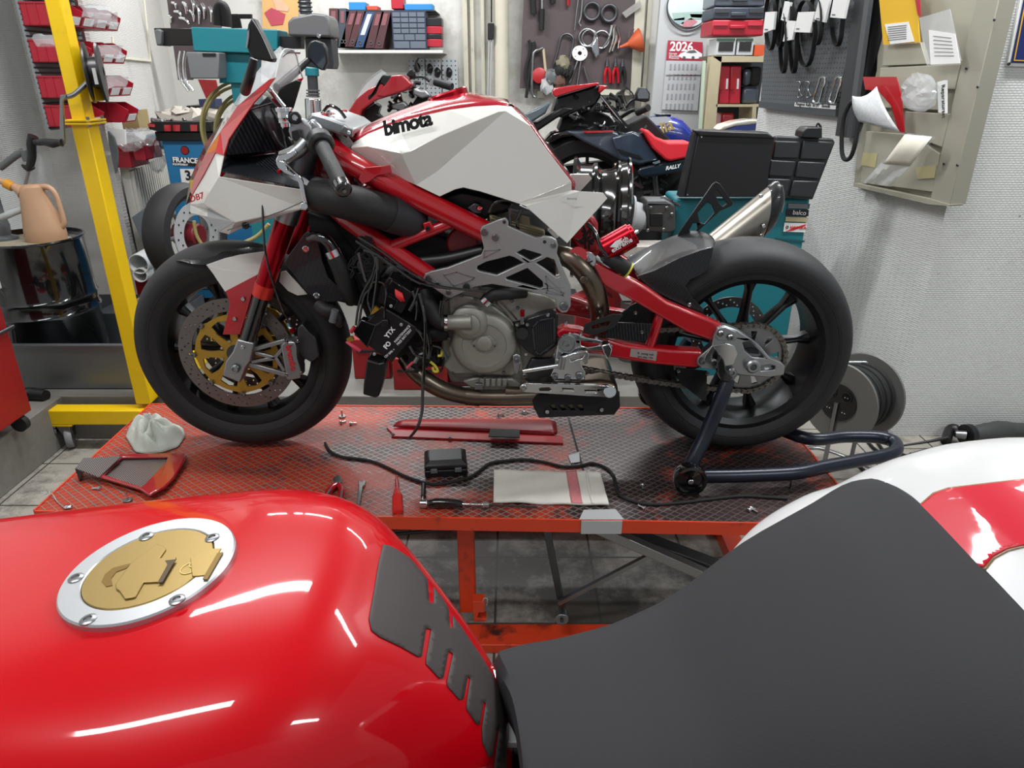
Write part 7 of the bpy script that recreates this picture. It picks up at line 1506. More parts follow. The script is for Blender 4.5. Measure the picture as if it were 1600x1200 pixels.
for i, (x, y, w, h, z) in enumerate(((1204, -8, 15, 86), (1219, -10, 14, 84), (1226, 10, 11, 104), (1240, 12, 10, 102), (1258, 0, 28, 104), (1276, -12, 17, 82), (1311, -12, 19, 84), (1234, -15, 10, 100))) if 0 else enumerate(((1204, -8, 8, 86, 0), (1219, -10, 7, 84, 0), (1224, 10, 5.5, 104, 0), (1240, 12, 5.5, 102, 0), (1259, 0, 15, 104, 0), (1276, -12, 9, 82, 0), (1308, -12, 9, 84, 0), (1232, -15, 6, 70, 0))):
    off = .05+.012*(i % 3)
    pts = [PSd(x+w*math.sin(a)*(1 if math.cos(a) > -.2 else .9), y+h/2-h/2*math.cos(a), off+.025*math.sin(a)) for a in [2*PI*k/20 for k in range(20)]]
    g = MB(); L_ = len(pts); rs = []
    for k, p in enumerate(pts):
        t = (pts[(k+1) % L_]-pts[k-1]).normalized(); nn = t.cross(sn).normalized(); rs.append([p+nn*.002+sn*.011, p+nn*.002-sn*.011, p-nn*.002-sn*.011, p-nn*.002+sn*.011])
    g.rings(rs, closed=True)
    T(g, 'drive_belt', MBLACK, ['black belt hanging at the left edge of the pegboard', 'black belt second from the left on the pegboard', 'narrow belt under the left of the two lower white sleeves', 'toothed belt right of the narrow one', 'widest looped belt in the middle of the pegboard', 'belt hanging right of the wide looped belt', 'rightmost belt on the pegboard', 'short belt high between the white sleeves'][i], 'belt', 'belts on the pegboard')
for i, q in enumerate(([(1196, 19), (1211, 18), (1208, 46), (1192, 52)], [(1226, 2), (1235, 4), (1229, 34), (1220, 31)], [(1230, 32), (1244, 33), (1237, 62), (1223, 65)], [(1247, 19), (1273, 18), (1265, 51), (1241, 50)], [(1280, -4), (1296, 0), (1288, 35), (1272, 30)], [(1303, -6), (1325, -4), (1318, 29), (1297, 27)])):
    o = T(wl(q, .10, .012), 'belt_sleeve', PAPER, ['leftmost white paper belt sleeve', 'tall narrow white sleeve at the top left of the pegboard', 'white sleeve below the tall narrow one', 'largest white sleeve, printed, in the middle', 'speckled white sleeve right of the largest', 'rightmost white belt sleeve'][i]+' on a hanging belt', 'sleeve', 'white belt sleeves')
    cx1 = min(a[0] for a in q)+3; cy1 = max(a[1] for a in q)-7
    wl([(cx1, cy1), (cx1+5, cy1+.3), (cx1+4.5, cy1+2.3), (cx1-.5, cy1+2)], .1015, .001).out('sleeve_print', GREY, o)
for i, (x, y) in enumerate(((1248, 132), (1262, 132))):
    T(MB().tube([PSd(x+dx, y+dy, .04) for dx, dy in ((-3, -4), (3, -3), (1, 8), (5, 18), (-1, 20), (1, 8))], .004, 8), 'wire_clip', STEEL, ['left', 'right'][i]+' of two bent wire clips on the lower pegboard', 'clip', 'wire clips')
for i, x in enumerate((1278, 1303)):
    T(MB().tube([PSd(x+dx, y, .05) for dx, y in ((4, 121), (12, 122), (8, 140), (2, 160), (-7, 158), (-2, 140), (4, 121))], .006, 8, 2), 'metal_buckle', CHROME, ['left', 'right'][i]+' chrome rectangular buckle frame on the lower pegboard', 'frame', 'chrome buckle frames')
RLs = thing('rubber_strip_rack', 'black rack of hanging rubber strips between the pegboard and the beige shelf', 'rack', PSd(1325, 215, .05))
wl([(1340, -30), (1362, -30), (1352, 40), (1322, 215), (1305, 212), (1318, 120)], .06, .05).out('strip', mat('strip_black', '#2f3133', .5), RLs); wl([(1362, -30), (1382, -30), (1375, 60), (1340, 190), (1326, 200), (1352, 60)], .04, .03).out('strip', BLACK, RLs); wl([(1355, -30), (1362, -30), (1330, 212), (1322, 215)], .08, .02).out('strip', mat('strip_grey', '#4a4d50', .5), RLs)
g = MB(); pts = [PSd(x, y, .10) for x, y in ((1330, 160), (1318, 185), (1315, 225), (1318, 247), (1328, 247), (1336, 225), (1340, 190), (1337, 165))]; g.tube(pts, .009, 8, 4, True); T(g, 'drive_belt', MBLACK, 'single black belt loop hanging below the rubber strips', 'belt')
# beige document shelf
SH = thing('document_shelf', 'beige sheet-metal document rack on the right pillar', 'rack', PSd(1400, 300, .08))
wl([(1378, -40), (1560, -40), (1476, 318), (1334, 290), (1340, 230), (1370, 110)], .03, .03).out('back_plate', BEIGE, SH)
wl([(1532, -30), (1568, -30), (1503, 240), (1484, 320), (1452, 317), (1470, 240)], .07, .07).out('side_flange', mat('beige_flange', '#9a9789', .5, .15), SH, bevel=.002)
wl([(1334, 286), (1456, 312), (1484, 320), (1482, 322), (1450, 319), (1333, 291)], .075, .06).out('bottom_lip', BEIGE, SH)
for q in ([(1381, 70), (1438, 66), (1448, 100), (1378, 103)], [(1375, 106), (1500, 100), (1492, 140), (1462, 138), (1466, 172), (1372, 168)], [(1414, 174), (1484, 178), (1472, 230), (1414, 208)], [(1353, 205), (1424, 210), (1468, 240), (1458, 300), (1345, 285), (1350, 232)]):
    wl(q, .055, .02).out('pocket', mat('beige_pocket', '#a6a393', .5, .1), SH, bevel=.002)
for q in ((1554, 31), (1510, 107), (1528, 136), (1475, 256), (1496, 258)): bolt(SH, None, PSd(*q, .072), 0, .005, DSTEEL, .003, (sn.x, sn.y, 0), name='screw')
wl([(1349, 238), (1371, 240), (1367, 262), (1345, 258)], .058, .002).out('pocket_label', mat('label_yellowed', '#b5ac80', .7), SH); wl([(1430, 262), (1463, 258), (1460, 278), (1434, 280)], .058, .002).out('pocket_label', mat('label_yellowed', '#b5ac80', .7), SH)
YE_ = T(wl([(1372, -20), (1430, -20), (1437, 66), (1380, 70)], .085, .004), 'yellow_folder', YELP, 'yellow document folder with a printed sheet in the top of the rack', 'folder')
wl([(1382, 38), (1419, 34), (1428, 65), (1391, 69)], .088, .002).out('printed_sheet', PAPER, YE_)
for k in range(7): wl([(1387, 42+k*3.4), (1416, 39+k*3.4), (1416, 40+k*3.4), (1387, 43+k*3.4)], .0895, .001).out('print_line', GREY, YE_)
T(wl([(1428, -10), (1436, -10), (1438, 26), (1434, 24)], .09, .004), 'red_card', BINR, 'narrow red card beside the yellow folder', 'card')
def sleeve(pts, paper, off, lb, m=PAPER, lines=6):
    o = thing('document_sleeve', lb, 'document', PSd(*pts[0], off)); wl(pts, off, .002).out('plastic_sleeve', BAG, o); wl(paper, off+.003, .002).out('paper', m, o)
    xs = [q[0] for q in paper]; ys_ = [q[1] for q in paper]; cx2, cy2 = sum(xs)/4, sum(ys_)/4
    for k in range(lines):
        f = .15+.7*k/lines; a = (paper[0][0]*(1-f)+paper[3][0]*f, paper[0][1]*(1-f)+paper[3][1]*f); b = (paper[1][0]*(1-f)+paper[2][0]*f, paper[1][1]*(1-f)+paper[2][1]*f)
        a = (a[0]*.85+b[0]*.15, a[1]*.85+b[1]*.15); b = (a[0]*.2+b[0]*.8, a[1]*.2+b[1]*.8); wl([a, b, (b[0], b[1]+.8), (a[0], a[1]+.8)], off+.0045, .001).out('print_line', GREY, o)
    return o
sleeve([(1436, 28), (1484, 14), (1502, 95), (1448, 102)], [(1451, 47), (1492, 53), (1500, 99), (1454, 101)], .11, 'clear document sleeve with a printed sheet at the upper right of the rack')
g = MB(); rr_ = random.Random(8)
def bag_on(x, y, rx, ry, off, lb, seed, m=BAG):
    rr = random.Random(seed); c = PSd(x, y, off); ex = PSd(x+rx, y, off)-c; ey = PSd(x, y-ry, off)-c; g = MB(); rs = []
    for i in range(1, 8):
        a = PI*i/8; rs.append([c+(ex*math.cos(b)+ey*math.sin(b))*math.sin(a)*(1+rr.uniform(-.06, .06))+sn*(.035*math.cos(a)+rr.uniform(-.006, .006)) for b in [2*PI*k/18 for k in range(18)]])
    g.rings(rs); return T(g, 'plastic_bag', m, lb, 'bag', sm=False)
bag_on(1436, 144, 27, 32, .13, 'round clear plastic bag wedged in the middle of the rack', 3)
o = T(wl([(1464, 128), (1477, 125), (1477, 177), (1466, 176)], .1, .01), 'repair_set_box', PAPER, 'narrow white box with printed word beside the round bag', 'box')
text('box_lettering', 'Reparaturset', PSd(1471, 133, .1012), PSd(1472, 175, .1012)-PSd(1471, 133, .1012), PSd(1476, 133, .1012)-PSd(1471, 133, .1012), .022, INKB, o)
RF = T(wl([(1348, 120), (1400, 120), (1408, 150), (1413, 207), (1404, 206), (1392, 165), (1372, 142), (1352, 140)], .12, .004), 'red_folder', RED, 'red folder sticking out of the middle pocket of the rack', 'folder')
rows = []
for i in range(9):
    u = i/8; A = PSd(1335+u*40, 150-10*math.sin(PI*u)*.6-u*8+u*0, .2-.06*u); B_ = PSd(1400, 140+u*60, .13)
    rows.append([PSd((1332+u*38), 150-16*u+8*math.sin(3*u), .19-.05*u).lerp(PSd(1342+u*64, 190+u*16, .16-.02*u), v)+sn*.012*math.sin(PI*v) for v in [k/8 for k in range(9)]])
g = MB(); g.grid(rows); T(g, 'curled_sheet', mat('printed_paper_sheet', '#c3c5c6', .5, noise=.25, nscale=120, coat=.5), 'curled printed sheet in a shiny sleeve hanging from the red folder', 'document', solid=.002)
rows = [[PSd(1418+(1462-1418)*u-70*v*(1+.0*u), 208+u*6+v*78, .13+.03*math.sin(PI*v)+.012*math.sin(9*u+7*v)) for u in [i/8 for i in range(9)]] for v in [k/10 for k in range(11)]]
g = MB(); g.grid(rows); o = T(g, 'plastic_bag', BAG, 'large clear bag with folded instructions in the lowest pocket of the rack', 'bag', solid=.001, sm=False)
rows = [[PSd(1414+(1456-1414)*u-34*v, 210+u*4+v*46, .165+.02*math.sin(PI*v)+.004*math.sin(5*u)) for u in [i/6 for i in range(7)]] for v in [k/6 for k in range(7)]]
g = MB(); g.grid(rows); g.out('instruction_sheet', mat('instruction_cream', '#cfcabb', .7, noise=.12, nscale=300), None, solid=.002, label='folded cream instruction sheets inside the large clear bag', cat='document')
# blue sign on the front of the pillar
SG_ = thing('wall_sign', 'blue sign with a yellow border at the right edge of the picture', 'sign', P(1600, 100, 2.70))
MB().px([(1574, 103), (1660, 106), (1700, -40), (1602, -40)], 2.698, .01).out('sign_back', PAPER, SG_); MB().px([(1580, 98), (1660, 101), (1700, -40), (1608, -40)], 2.694, .006).out('sign_blue', mat('sign_blue', '#16245e', .35), SG_)
MB().px([(1584, 95), (1660, 97.5), (1660, 96), (1586, 93.5), (1612, -40), (1610, -40)], 2.692, .004).out('sign_border', mat('sign_yellow', '#d8a829', .4), SG_); bolt(SG_, 1576, 100, 2.694, .006, DSTEEL)
# cable reel and power tool
yR = 2.45
RE = thing('cable_reel', 'grey metal extension cable reel on the floor behind the rear wheel', 'reel', PZ(1330, 700, 0))
axR = V(-.80, -.55, 0.05).normalized(); cR = P(1312, 628, 2.36); cR.z = max(cR.z, .24)
RB = .145
g = MB(); g.lathe(cR, axR, [(.02, .0), (RB, 0), (RB+.004, .004), (RB, .008), (.02, .008)], 44); g.out('side_disc', mat('reel_grey', '#6b6c68', .45, .4), RE)
g = MB(); g.lathe(cR-axR*.16, axR, [(.02, .0), (RB+.01, 0), (RB+.014, .004), (RB+.01, .008), (.02, .008)], 44); g.out('side_disc', mat('reel_grey', '#6b6c68', .45, .4), RE)
g = MB()
for k in range(11): g.torus(cR-axR*(.012+.013*k), axR, RB-.03+.004*math.sin(k*2), .0075, 40, 8)
g.out('wound_cable', MBLACK, RE)
g = MB(); g.lathe(cR, axR, [(.001, .008), (.07, .008), (.07, .014), (.001, .014)], 32); g.out('socket_plate', BLACK, RE)
u = axR.cross(V(0, 0, 1)).normalized()
for a, b in ((-.03, .03), (.03, .03), (-.03, -.03), (.03, -.03)):
    g = MB(); g.lathe(cR+axR*.014+u*a+V(0, 0, b), axR, [(.02, 0), (.02, .003), (.017, .003), (.016, -.0), (.001, 0)], 18); g.out('socket', MBLACK, RE)
    for s_ in (-.005, .005): MB().cyl(cR+axR*.0145+u*(a+s_)+V(0, 0, b), cR+axR*.016+u*(a+s_)+V(0, 0, b), .0022, n=8).out('socket_pin', CHROME, RE)
fl_ = [cR+axR*.03+u*.13+V(0, 0, -cR.z+.012), cR+axR*.03-u*.12+V(0, 0, -cR.z+.012), cR-axR*.19-u*.14+V(0, 0, -cR.z+.012), cR-axR*.19-u*.1+V(0, 0, .2), cR-axR*.02-u*.08+V(0, 0, .205)]
g = MB(); g.tube([cR+axR*.03+u*.15+V(0, 0, -cR.z+.011), cR+axR*.03-u*.15+V(0, 0, -cR.z+.011), cR-axR*.19-u*.15+V(0, 0, -cR.z+.011), cR-axR*.19+u*.15+V(0, 0, -cR.z+.011)], .01, 12, 6, True); g.out('stand_frame', STEEL, RE)
g = MB(); g.tube([P(1300, 568, 2.5), P(1330, 567, 2.48), P(1364, 568, 2.46), P(1374, 575, 2.46), P(1371, 588, 2.46), P(1366, 600, 2.48)], .009, 12); g.out('carry_handle', STEEL, RE)
g = MB(); g.tube([cR+axR*.02-V(0, 0, cR.z-.02), cR+axR*.02], .008, 10, 1); g.out('stand_upright', STEEL, RE); g = MB(); g.tube([cR-axR*.17-V(0, 0, cR.z-.02), cR-axR*.17], .008, 10, 1); g.out('stand_upright', STEEL, RE)
yP = 2.35
g = MB(); PT = thing('power_tool', 'long black electric polisher lying on the floor at the right', 'power tool', PZ(1520, 690, 0))
def FP_(x, y, h): return PZ(x, y, h)
for pts, r_, m, nm in (([(1508, 680, .06), (1516, 679, .06)], [.045, .045], BLACK, 'tool_flange'), ([(1514, 679, .06), (1540, 676, .062), (1560, 673, .062), (1575, 672, .06), (1600, 672, .06), (1680, 668, .06)], [.03, .04, .042, .036, .03, .03], mat('tool_body_grey', '#3a3b3b', .5), 'tool_body'), ([(1492, 678, .06), (1508, 680, .06)], [.014, .02], STEEL, 'spindle'), ([(1478, 690, .035), (1484, 672, .05), (1492, 670, .06), (1498, 680, .04)], [.02, .02, .02, .018], BLACK, 'tool_head'), ([(1480, 684, .05), (1450, 690, .035), (1412, 696, .015)], [.008, .006, .004], BLACK, 'tool_blade')):
    MB().tube([FP_(*q) for q in pts], r_, 18).out(nm, m, PT)
g = MB(); g.sph(FP_(1533, 690, .03), .03, (1.2, .6, .5)); g.out('green_button', mat('tool_green', '#5d8a2c', .5), PT)
for i, pts in enumerate(([(1380, 665), (1400, 700), (1420, 712), (1460, 700), (1490, 706), (1520, 700)], [(1370, 690), (1395, 715), (1440, 705), (1475, 698), (1500, 705)], [(1345, 675), (1365, 700), (1390, 712), (1410, 700)], [(1330, 720), (1350, 735), (1345, 748)])):
    T(MB().tube([PZ(x, y, .008) for x, y in pts], .006, 8), 'floor_cable', MBLACK, ['longest black cable curling on the floor below the power tool', 'second black cable on the floor beside the reel', 'short cable tail under the reel', 'thin cable end under the stand loop'][i], 'cable', 'cables on the floor')
crumple(1430, 700, 2.42, .06, MBLACK, 'tool_bag', 'small dark bag lying on the floor left of the power tool', 'bag', 44, (1.4, .8, .4)).location.z = .0
# ================================================================ teal balancer with black lid
YB_ = 2.9
BM = thing('wheel_balancer', 'teal wheel balancing machine with black plastic lid trays, behind the rear wheel', 'machine', (P(1150, 500, YB_).x, YB_+.2, 0))
A, B_ = P(1058, 309, YB_), P(1266, 315, YB_)
xa, xb = P(1052, 340, YB_).x, P(1262, 340, YB_).x
MB().b2((xa, YB_, .05), (xb, YB_+.2, A.z)).out('machine_body', TEAL, BM, bevel=.012); MB().b2((P(1042, 420, YB_).x, YB_+.05, .25), (xa+.02, YB_+.18, A.z-.22)).out('body_side_box', TEAL, BM, bevel=.008)
for x_ in (xa+.04, xb-.04): MB().cyl((x_, YB_+.1, 0), (x_, YB_+.1, .06), .03, n=16).out('foot', MBLACK, BM)
MB().px([(1212, 372), (1258, 376), (1256, 379), (1212, 375)], YB_-.003, .004).out('panel_seam', mat('teal_seam', '#0c4a50', .5), BM)
MB().px([(1070, 308), (1092, 206), (1098, 204), (1199, 207), (1210, 216), (1196, 308)], YB_-.06, .05).out('lid', BLACK, BM, bevel=.004); MB().px([(1086, 204), (1100, 203), (1200, 207), (1212, 217), (1092, 213)], YB_-.07, .07).out('lid_top', BLACK, BM, bevel=.006)
MB().px([(1062, 308), (1086, 207), (1094, 206), (1074, 308)], YB_-.05, .06).out('lid_side', mat('lid_side_black', '#202123', .35, coat=.3), BM)
MB().px([(1196, 308), (1213, 214), (1216, 213), (1302, 217), (1305, 223), (1270, 312)], YB_-.03, .04).out('tray_lid', mat('tray_black', '#1e2022', .45), BM, bevel=.004)
for q in ([(1212, 220), (1252, 221), (1248, 248), (1207, 247)], [(1256, 219), (1303, 222), (1293, 250), (1250, 249)], [(1205, 250), (1244, 252), (1238, 277), (1200, 275)], [(1248, 252), (1290, 254), (1281, 280), (1242, 277)], [(1199, 279), (1236, 280), (1230, 306), (1195, 304)], [(1240, 282), (1279, 283), (1270, 309), (1233, 307)]):
    MB().px(q, YB_-.042, .02).out('tray_compartment', mat('tray_black_two', '#222426', .4), BM, bevel=.005)
MB().px([(1255, 205), (1262, 199), (1285, 199), (1285, 216), (1253, 215)], YB_-.05, .08).out('motor_box', BLACK, BM, bevel=.004); MB().ptube([(1275, 199, YB_), (1278, 193, YB_), (1283, 199, YB_)], .004, 8).out('lid_loop', BLACK, BM)
for q in ((1096, 214), (1074, 304), (1205, 215)): bolt(BM, *q, YB_-.062, .004)
LBY = YB_-.003
for q, m in (([(1231, 317), (1266, 319), (1264, 327), (1230, 325)], mat('plate_dark', '#3c4248', .5)), ([(1229, 327), (1264, 328), (1263, 338), (1228, 337)], BLACK), ([(1228, 339), (1263, 340), (1261, 347), (1227, 346)], mat('plate_cream', '#b8ab86', .6)), ([(1226, 348), (1261, 349), (1258, 363), (1224, 362)], PAPER)): MB().px(q, LBY-.002, .003).out('maker_plate', m, BM)
ptext('maker_lettering', 'balco', (1238, 335), (1254, 336), LBY-.0035, .026, INKW, BM); ptext('maker_lettering', 'HAWEKA', (1234, 357), (1256, 358), LBY-.0035, .0155, INKR, BM, off=.0004)
for k in range(3): MB().px([(1232, 319+k*2.4), (1262, 320+k*2.4), (1262, 320.7+k*2.4), (1232, 319.7+k*2.4)], LBY-.003, .001).out('print_line', LGREY, BM)
MB().torus(P(1230, 355, LBY-.003), (0, 1, 0), .005, .0015, 16, 6).out('maker_mark', INKB, BM)
MB().px([(1227, 362), (1240, 356), (1260, 350), (1258, 353), (1240, 360)], LBY-.0032, .001).out('maker_swoosh', INKR, BM)
# motor and flange of the balancer, with a rim mounted
MB().px([(1006, 322), (1012, 315), (1048, 316), (1056, 322), (1056, 360), (1048, 364), (1012, 363)], YB_-.05, .15).out('motor_housing', mat('motor_dark', '#3b3a38', .45), BM, bevel=.008); MB().px([(1016, 333), (1036, 333), (1036, 354), (1016, 354)], YB_-.058, .01).out('motor_cover', BLACK, BM, bevel=.004)
for q in ((1017, 325), (1042, 325), (1012, 360), (1037, 359), (1050, 335)): bolt(BM, *q, YB_-.052, .007, STEEL)
MB().px([(1008, 322), (1012, 314), (1040, 313), (1050, 318), (1052, 322)], YB_-.05, .1).out('housing_top', GREY, BM, bevel=.004)
A = P(984, 338, YB_+.0); B_ = P(1008, 341, YB_+.0)
g = MB(); g.lathe(A, (B_-A), [(.001, 0), (.082, 0), (.082, .008), (.062, .014), (.055, .05), (.045, .06), (.045, .09), (.001, .09)], 40); g.out('shaft_flange', LGREY, BM)
MB().ptube([(1032, 309, YB_), (1038, 308, YB_), (1045, 312, YB_), (1062, 321, YB_)], .005, 8, 2).out('wire_bracket', CHROME, BM)
RMm = thing('mounted_rim', 'glossy black wide wheel rim mounted on the balancing machine shaft', 'wheel', P(945, 440, YB_+.02))
cA = P(982, 342, YB_+.02); axm = V(-1, .10, 0).normalized()
prof = [(.225, 0), (.24, .006), (.242, .014), (.222, .02), (.218, .04), (.228, .046), (.228, .054), (.206, .062), (.195, .08), (.193, .115), (.205, .13), (.222, .136), (.222, .146), (.21, .156), (.212, .2), (.225, .208), (.242, .216), (.24, .228), (.23, .23), (.18, .17), (.18, .07), (.21, .012)]
g = MB(); g.lathe(cA, axm, prof, 64, True); g.out('rim_barrel', GBLACK, RMm)
g = MB(); g.lathe(cA, axm, [(.001, .03), (.06, .03), (.06, .07), (.001, .07)], 24); g.out('rim_hub', GBLACK, RMm)
for k in range(5):
    a = 2*PI*k/5+.2; u = axm.orthogonal().normalized(); w_ = axm.cross(u); d_ = u*math.cos(a)+w_*math.sin(a); MB().tube([cA+axm*.05+d_*.05, cA+axm*.06+d_*.19], [.02, .016], 8, 1).out('spoke', GBLACK, RMm)
# ================================================================ motorcycles in the background
YV = 3.7
RB_ = thing('motorcycle', 'black adventure motorcycle with bright red seat behind the white tank', 'motorcycle', P(960, 400, YV))
def bb(name, m, pts, Y=YV, d=.1, bev=.01, seg=2): return MB().px(pts, Y-d/2, d).out(name, m, RB_, bevel=bev, seg=seg)
bb('front_beak', RED, [(863, 142), (868, 137), (935, 129), (937, 132), (900, 142), (868, 152), (864, 148)], YV-.1, .1); bb('front_beak', RED, [(936, 133), (951, 134), (937, 147), (935, 143)], YV-.1, .08)
bb('headlight_cowl', BLACK, [(870, 152), (934, 133), (940, 150), (930, 165), (900, 175), (880, 185), (862, 180)], YV, .18)
bb('side_guard', mat('grey_guard', '#4f5a60', .4, coat=.3), [(815, 180), (840, 168), (862, 158), (852, 178), (830, 192), (818, 190)], YV-.12, .05); bb('front_beam', BLACK, [(815, 192), (840, 190), (880, 165), (900, 170), (870, 185), (830, 212), (822, 206)], YV-.05, .1)
bb('frame_dark', MBLACK, [(872, 205), (880, 185), (930, 170), (980, 195), (1010, 180), (1060, 230), (1075, 300), (1060, 330), (1000, 330), (990, 270), (950, 230)], YV+.08, .2)
bb('side_fairing', SLATE, [(884, 205), (960, 205), (1000, 220), (1032, 252), (985, 258), (960, 245), (910, 220)], YV-.1, .08); bb('side_fairing', mat('fairing_slate', '#2b3644', .3, coat=.8), [(955, 215), (990, 205), (1003, 212), (1030, 250), (1000, 258), (968, 250)], YV-.14, .05)
bb('fairing_stripe', RED, [(910, 205), (958, 204), (960, 206), (915, 208)], YV-.15, .01, .001)
for k in range(3): bb('fairing_mark', BLACK, [(962+k*13, 232+k*4), (972+k*13, 234+k*4), (985+k*10, 244+k*2.5), (975+k*10, 242+k*2.5)], YV-.168, .006, 0)
bb('seat', mat('seat_red', '#d42430', .5), [(1005, 205), (1012, 202), (1025, 214), (1045, 222), (1080, 222), (1082, 245), (1048, 252), (1040, 250), (1020, 232)], YV-.12, .14, .012, 3)
bb('tail_panel', mat('tail_navy', '#141824', .3, coat=.8), [(1000, 262), (1035, 254), (1085, 243), (1085, 260), (1060, 270), (1005, 278), (995, 270)], YV-.14, .05); bb('tail_edge', CHROME, [(1020, 254), (1031, 250), (1032, 254), (1024, 257)], YV-.17, .01, .001)
ptext('tail_lettering', 'RALLY', (1040, 266), (1070, 260), YV-.169, .024, INKW, RB_, off=.0008, shear=.3)
bb('windscreen_stay', BLACK, [(936, 145), (942, 150), (985, 200), (980, 204), (960, 180)], YV-.1, .02, .002); MB().ptube([(938, 150, YV-.12), (960, 178, YV-.12), (978, 200, YV-.12)], .003, 6).out('stay_edge', CHROME, RB_)
bb('under_seat_frame', BLACK, [(965, 205), (990, 212), (1005, 205), (1012, 195), (1005, 215), (990, 222), (968, 214)], YV-.12, .05)
c = P(915, 310, YV+.02); g = MB(); g.lathe(c, (0.15, 1, 0), [(.23, -.06), (.29, -.075), (.325, -.04), (.333, 0), (.325, .04), (.29, .075), (.23, .06)], 64, True); g.out('front_tyre', RUBBER, RB_)
g = MB(); g.lathe(c, (.15, 1, 0), [(.235, -.06), (.215, -.03), (.215, .03), (.235, .06), (.205, .03), (.205, -.03)], 48, True); g.out('front_rim', RIM, RB_)
for k in range(8):
    a = 2*PI*k/8; MB().tube([c, c+V(math.cos(a)*.215, 0, math.sin(a)*.215)], .009, 6, 1).out('wheel_spoke', RIM, RB_)
c2_ = P(905, 300, YV); MB().px([(850, 220), (862, 208), (885, 202), (912, 205), (935, 215), (905, 212), (880, 214), (860, 224)], YV-.06, .12).out('front_mudguard', GBLACK, RB_, bevel=.01)
MB().ptube([(960, 190, YV+.02), (978, 178, YV), (990, 172, YV-.02), (1000, 174, YV-.1)], .01, 10).out('handlebar', BLACK, RB_); MB().ptube([(996, 176, YV-.1), (1013, 168, YV-.16)], .016, 12).out('grip', HOSE, RB_)
MB().ptube([(978, 168, YV-.02), (986, 158, YV-.03), (993, 155, YV-.04)], .006, 8).out('mirror_arm', BLACK, RB_); MB().px([(993, 147), (998, 136), (1010, 137), (1016, 146), (1015, 158), (1008, 160), (993, 157)], YV-.05, .03).out('mirror', BLACK, RB_, bevel=.006, seg=3); MB().px([(996, 147), (1000, 138), (1009, 139), (1014, 147), (1013, 154), (997, 154)], YV-.055, .004).out('mirror_face', mat('mirror_face_grey', '#8a9094', .1, .8), RB_)
r = random.Random(17)
for k in range(40):
    x, y = r.uniform(895, 975), r.uniform(150, 205); MB().ptube([(x+r.uniform(-9, 9), y+r.uniform(-8, 8), YV-.1+r.uniform(0, .05)) for _ in range(3)], r.uniform(.004, .009), 6).out('engine_piping', STEEL if k % 7 == 0 else MBLACK, RB_)
for k in range(18):
    x, y = r.uniform(990, 1050), r.uniform(275, 312); MB().ptube([(x+r.uniform(-9, 9), y+r.uniform(-8, 8), YV-.1) for _ in range(3)], r.uniform(.005, .012), 6).out('engine_piping', MBLACK if k % 4 else STEEL, RB_)
MB().cyl(P(960, 270, YV-.25), P(976, 268, YV-.25), .045, n=24).out('header_stub', mat('brass_stub', '#7a6c55', .3, 1), RB_); MB().ptube([(1022, 270, YV-.1), (1026, 305, YV-.1)], .016, 10).out('frame_leg', DSTEEL, RB_)
MB().px([(862, 262), (960, 250), (1000, 262), (1000, 330), (880, 340)], YV+.12, .08).out('radiator_shroud', MBLACK, RB_)
MB().b2((P(960, 330, YV).x, YV-.05, .2), (P(1050, 330, YV).x, YV+.15, P(1000, 320, YV).z)).out('engine', MBLACK, RB_)
g = MB(); g.lathe(P(1120, 350, YV), (0, 1, 0), [(.22, -.08), (.3, -.08), (.33, 0), (.3, .08), (.22, .08)], 48, True); g.out('rear_tyre', RUBBER, RB_)
# blue tank bike
YI = 4.3
IB = thing('motorcycle', 'motorcycle with a dark blue tank lettered Italia behind the red seat', 'motorcycle', P(1050, 300, YI))
def tankshape(pts_top, pts_bot, Y, w): 
    rows = []
    for (xa_, ya_), (xb_, yb_) in zip(pts_top, pts_bot):
        A, B_ = P(xa_, ya_, Y), P(xb_, yb_, Y); c = (A+B_)/2; hz = (A.z-B_.z)/2
        rows.append([V(c.x, Y-w*math.sin(a)*(1 if abs(math.cos(a)) < .99 else 1), c.z+hz*math.copysign(abs(math.cos(a))**.7, math.cos(a))) for a in [2*PI*k/20 for k in range(20)]])
    return rows
g = MB(); g.rings(tankshape([(998, 192), (1004, 186), (1018, 181), (1040, 179), (1060, 184), (1072, 196), (1080, 212), (1084, 220)], [(999, 200), (1005, 215), (1020, 232), (1040, 240), (1060, 240), (1072, 236), (1080, 232), (1085, 228)], YI, .13)); g.out('fuel_tank', NAVYB, IB)
MB().px([(1003, 188), (1020, 183), (1042, 182), (1050, 187), (1035, 196), (1008, 196)], YI-.135, .01).out('tank_flash', mat('flash_white', '#c8ccd6', .3, coat=1), IB)
ptext('tank_lettering', 'Italia', (1012, 218), (1050, 202), YI-.145, .082, GOLDI, IB, off=.002)
MB().px([(1024, 178), (1050, 178), (1048, 182), (1027, 182)], YI-.05, .1).out('filler_neck', GBLACK, IB, bevel=.004)
MB().px([(1122, 204), (1130, 196), (1150, 190), (1172, 187), (1195, 187), (1195, 192), (1150, 197), (1128, 204)], YI, .14).out('seat_hump', mat('cream_tail', '#d8d3c3', .3, coat=1), IB, bevel=.015); MB().px([(1132, 204), (1150, 197), (1195, 191), (1195, 204)], YI+.01, .12).out('tail_side', NAVYB, IB)
MB().b2((P(1010, 240, YI).x, YI-.05, kz), (P(1160, 240, YI).x, YI+.1, P(1050, 236, YI).z)).out('engine', MBLACK, IB)
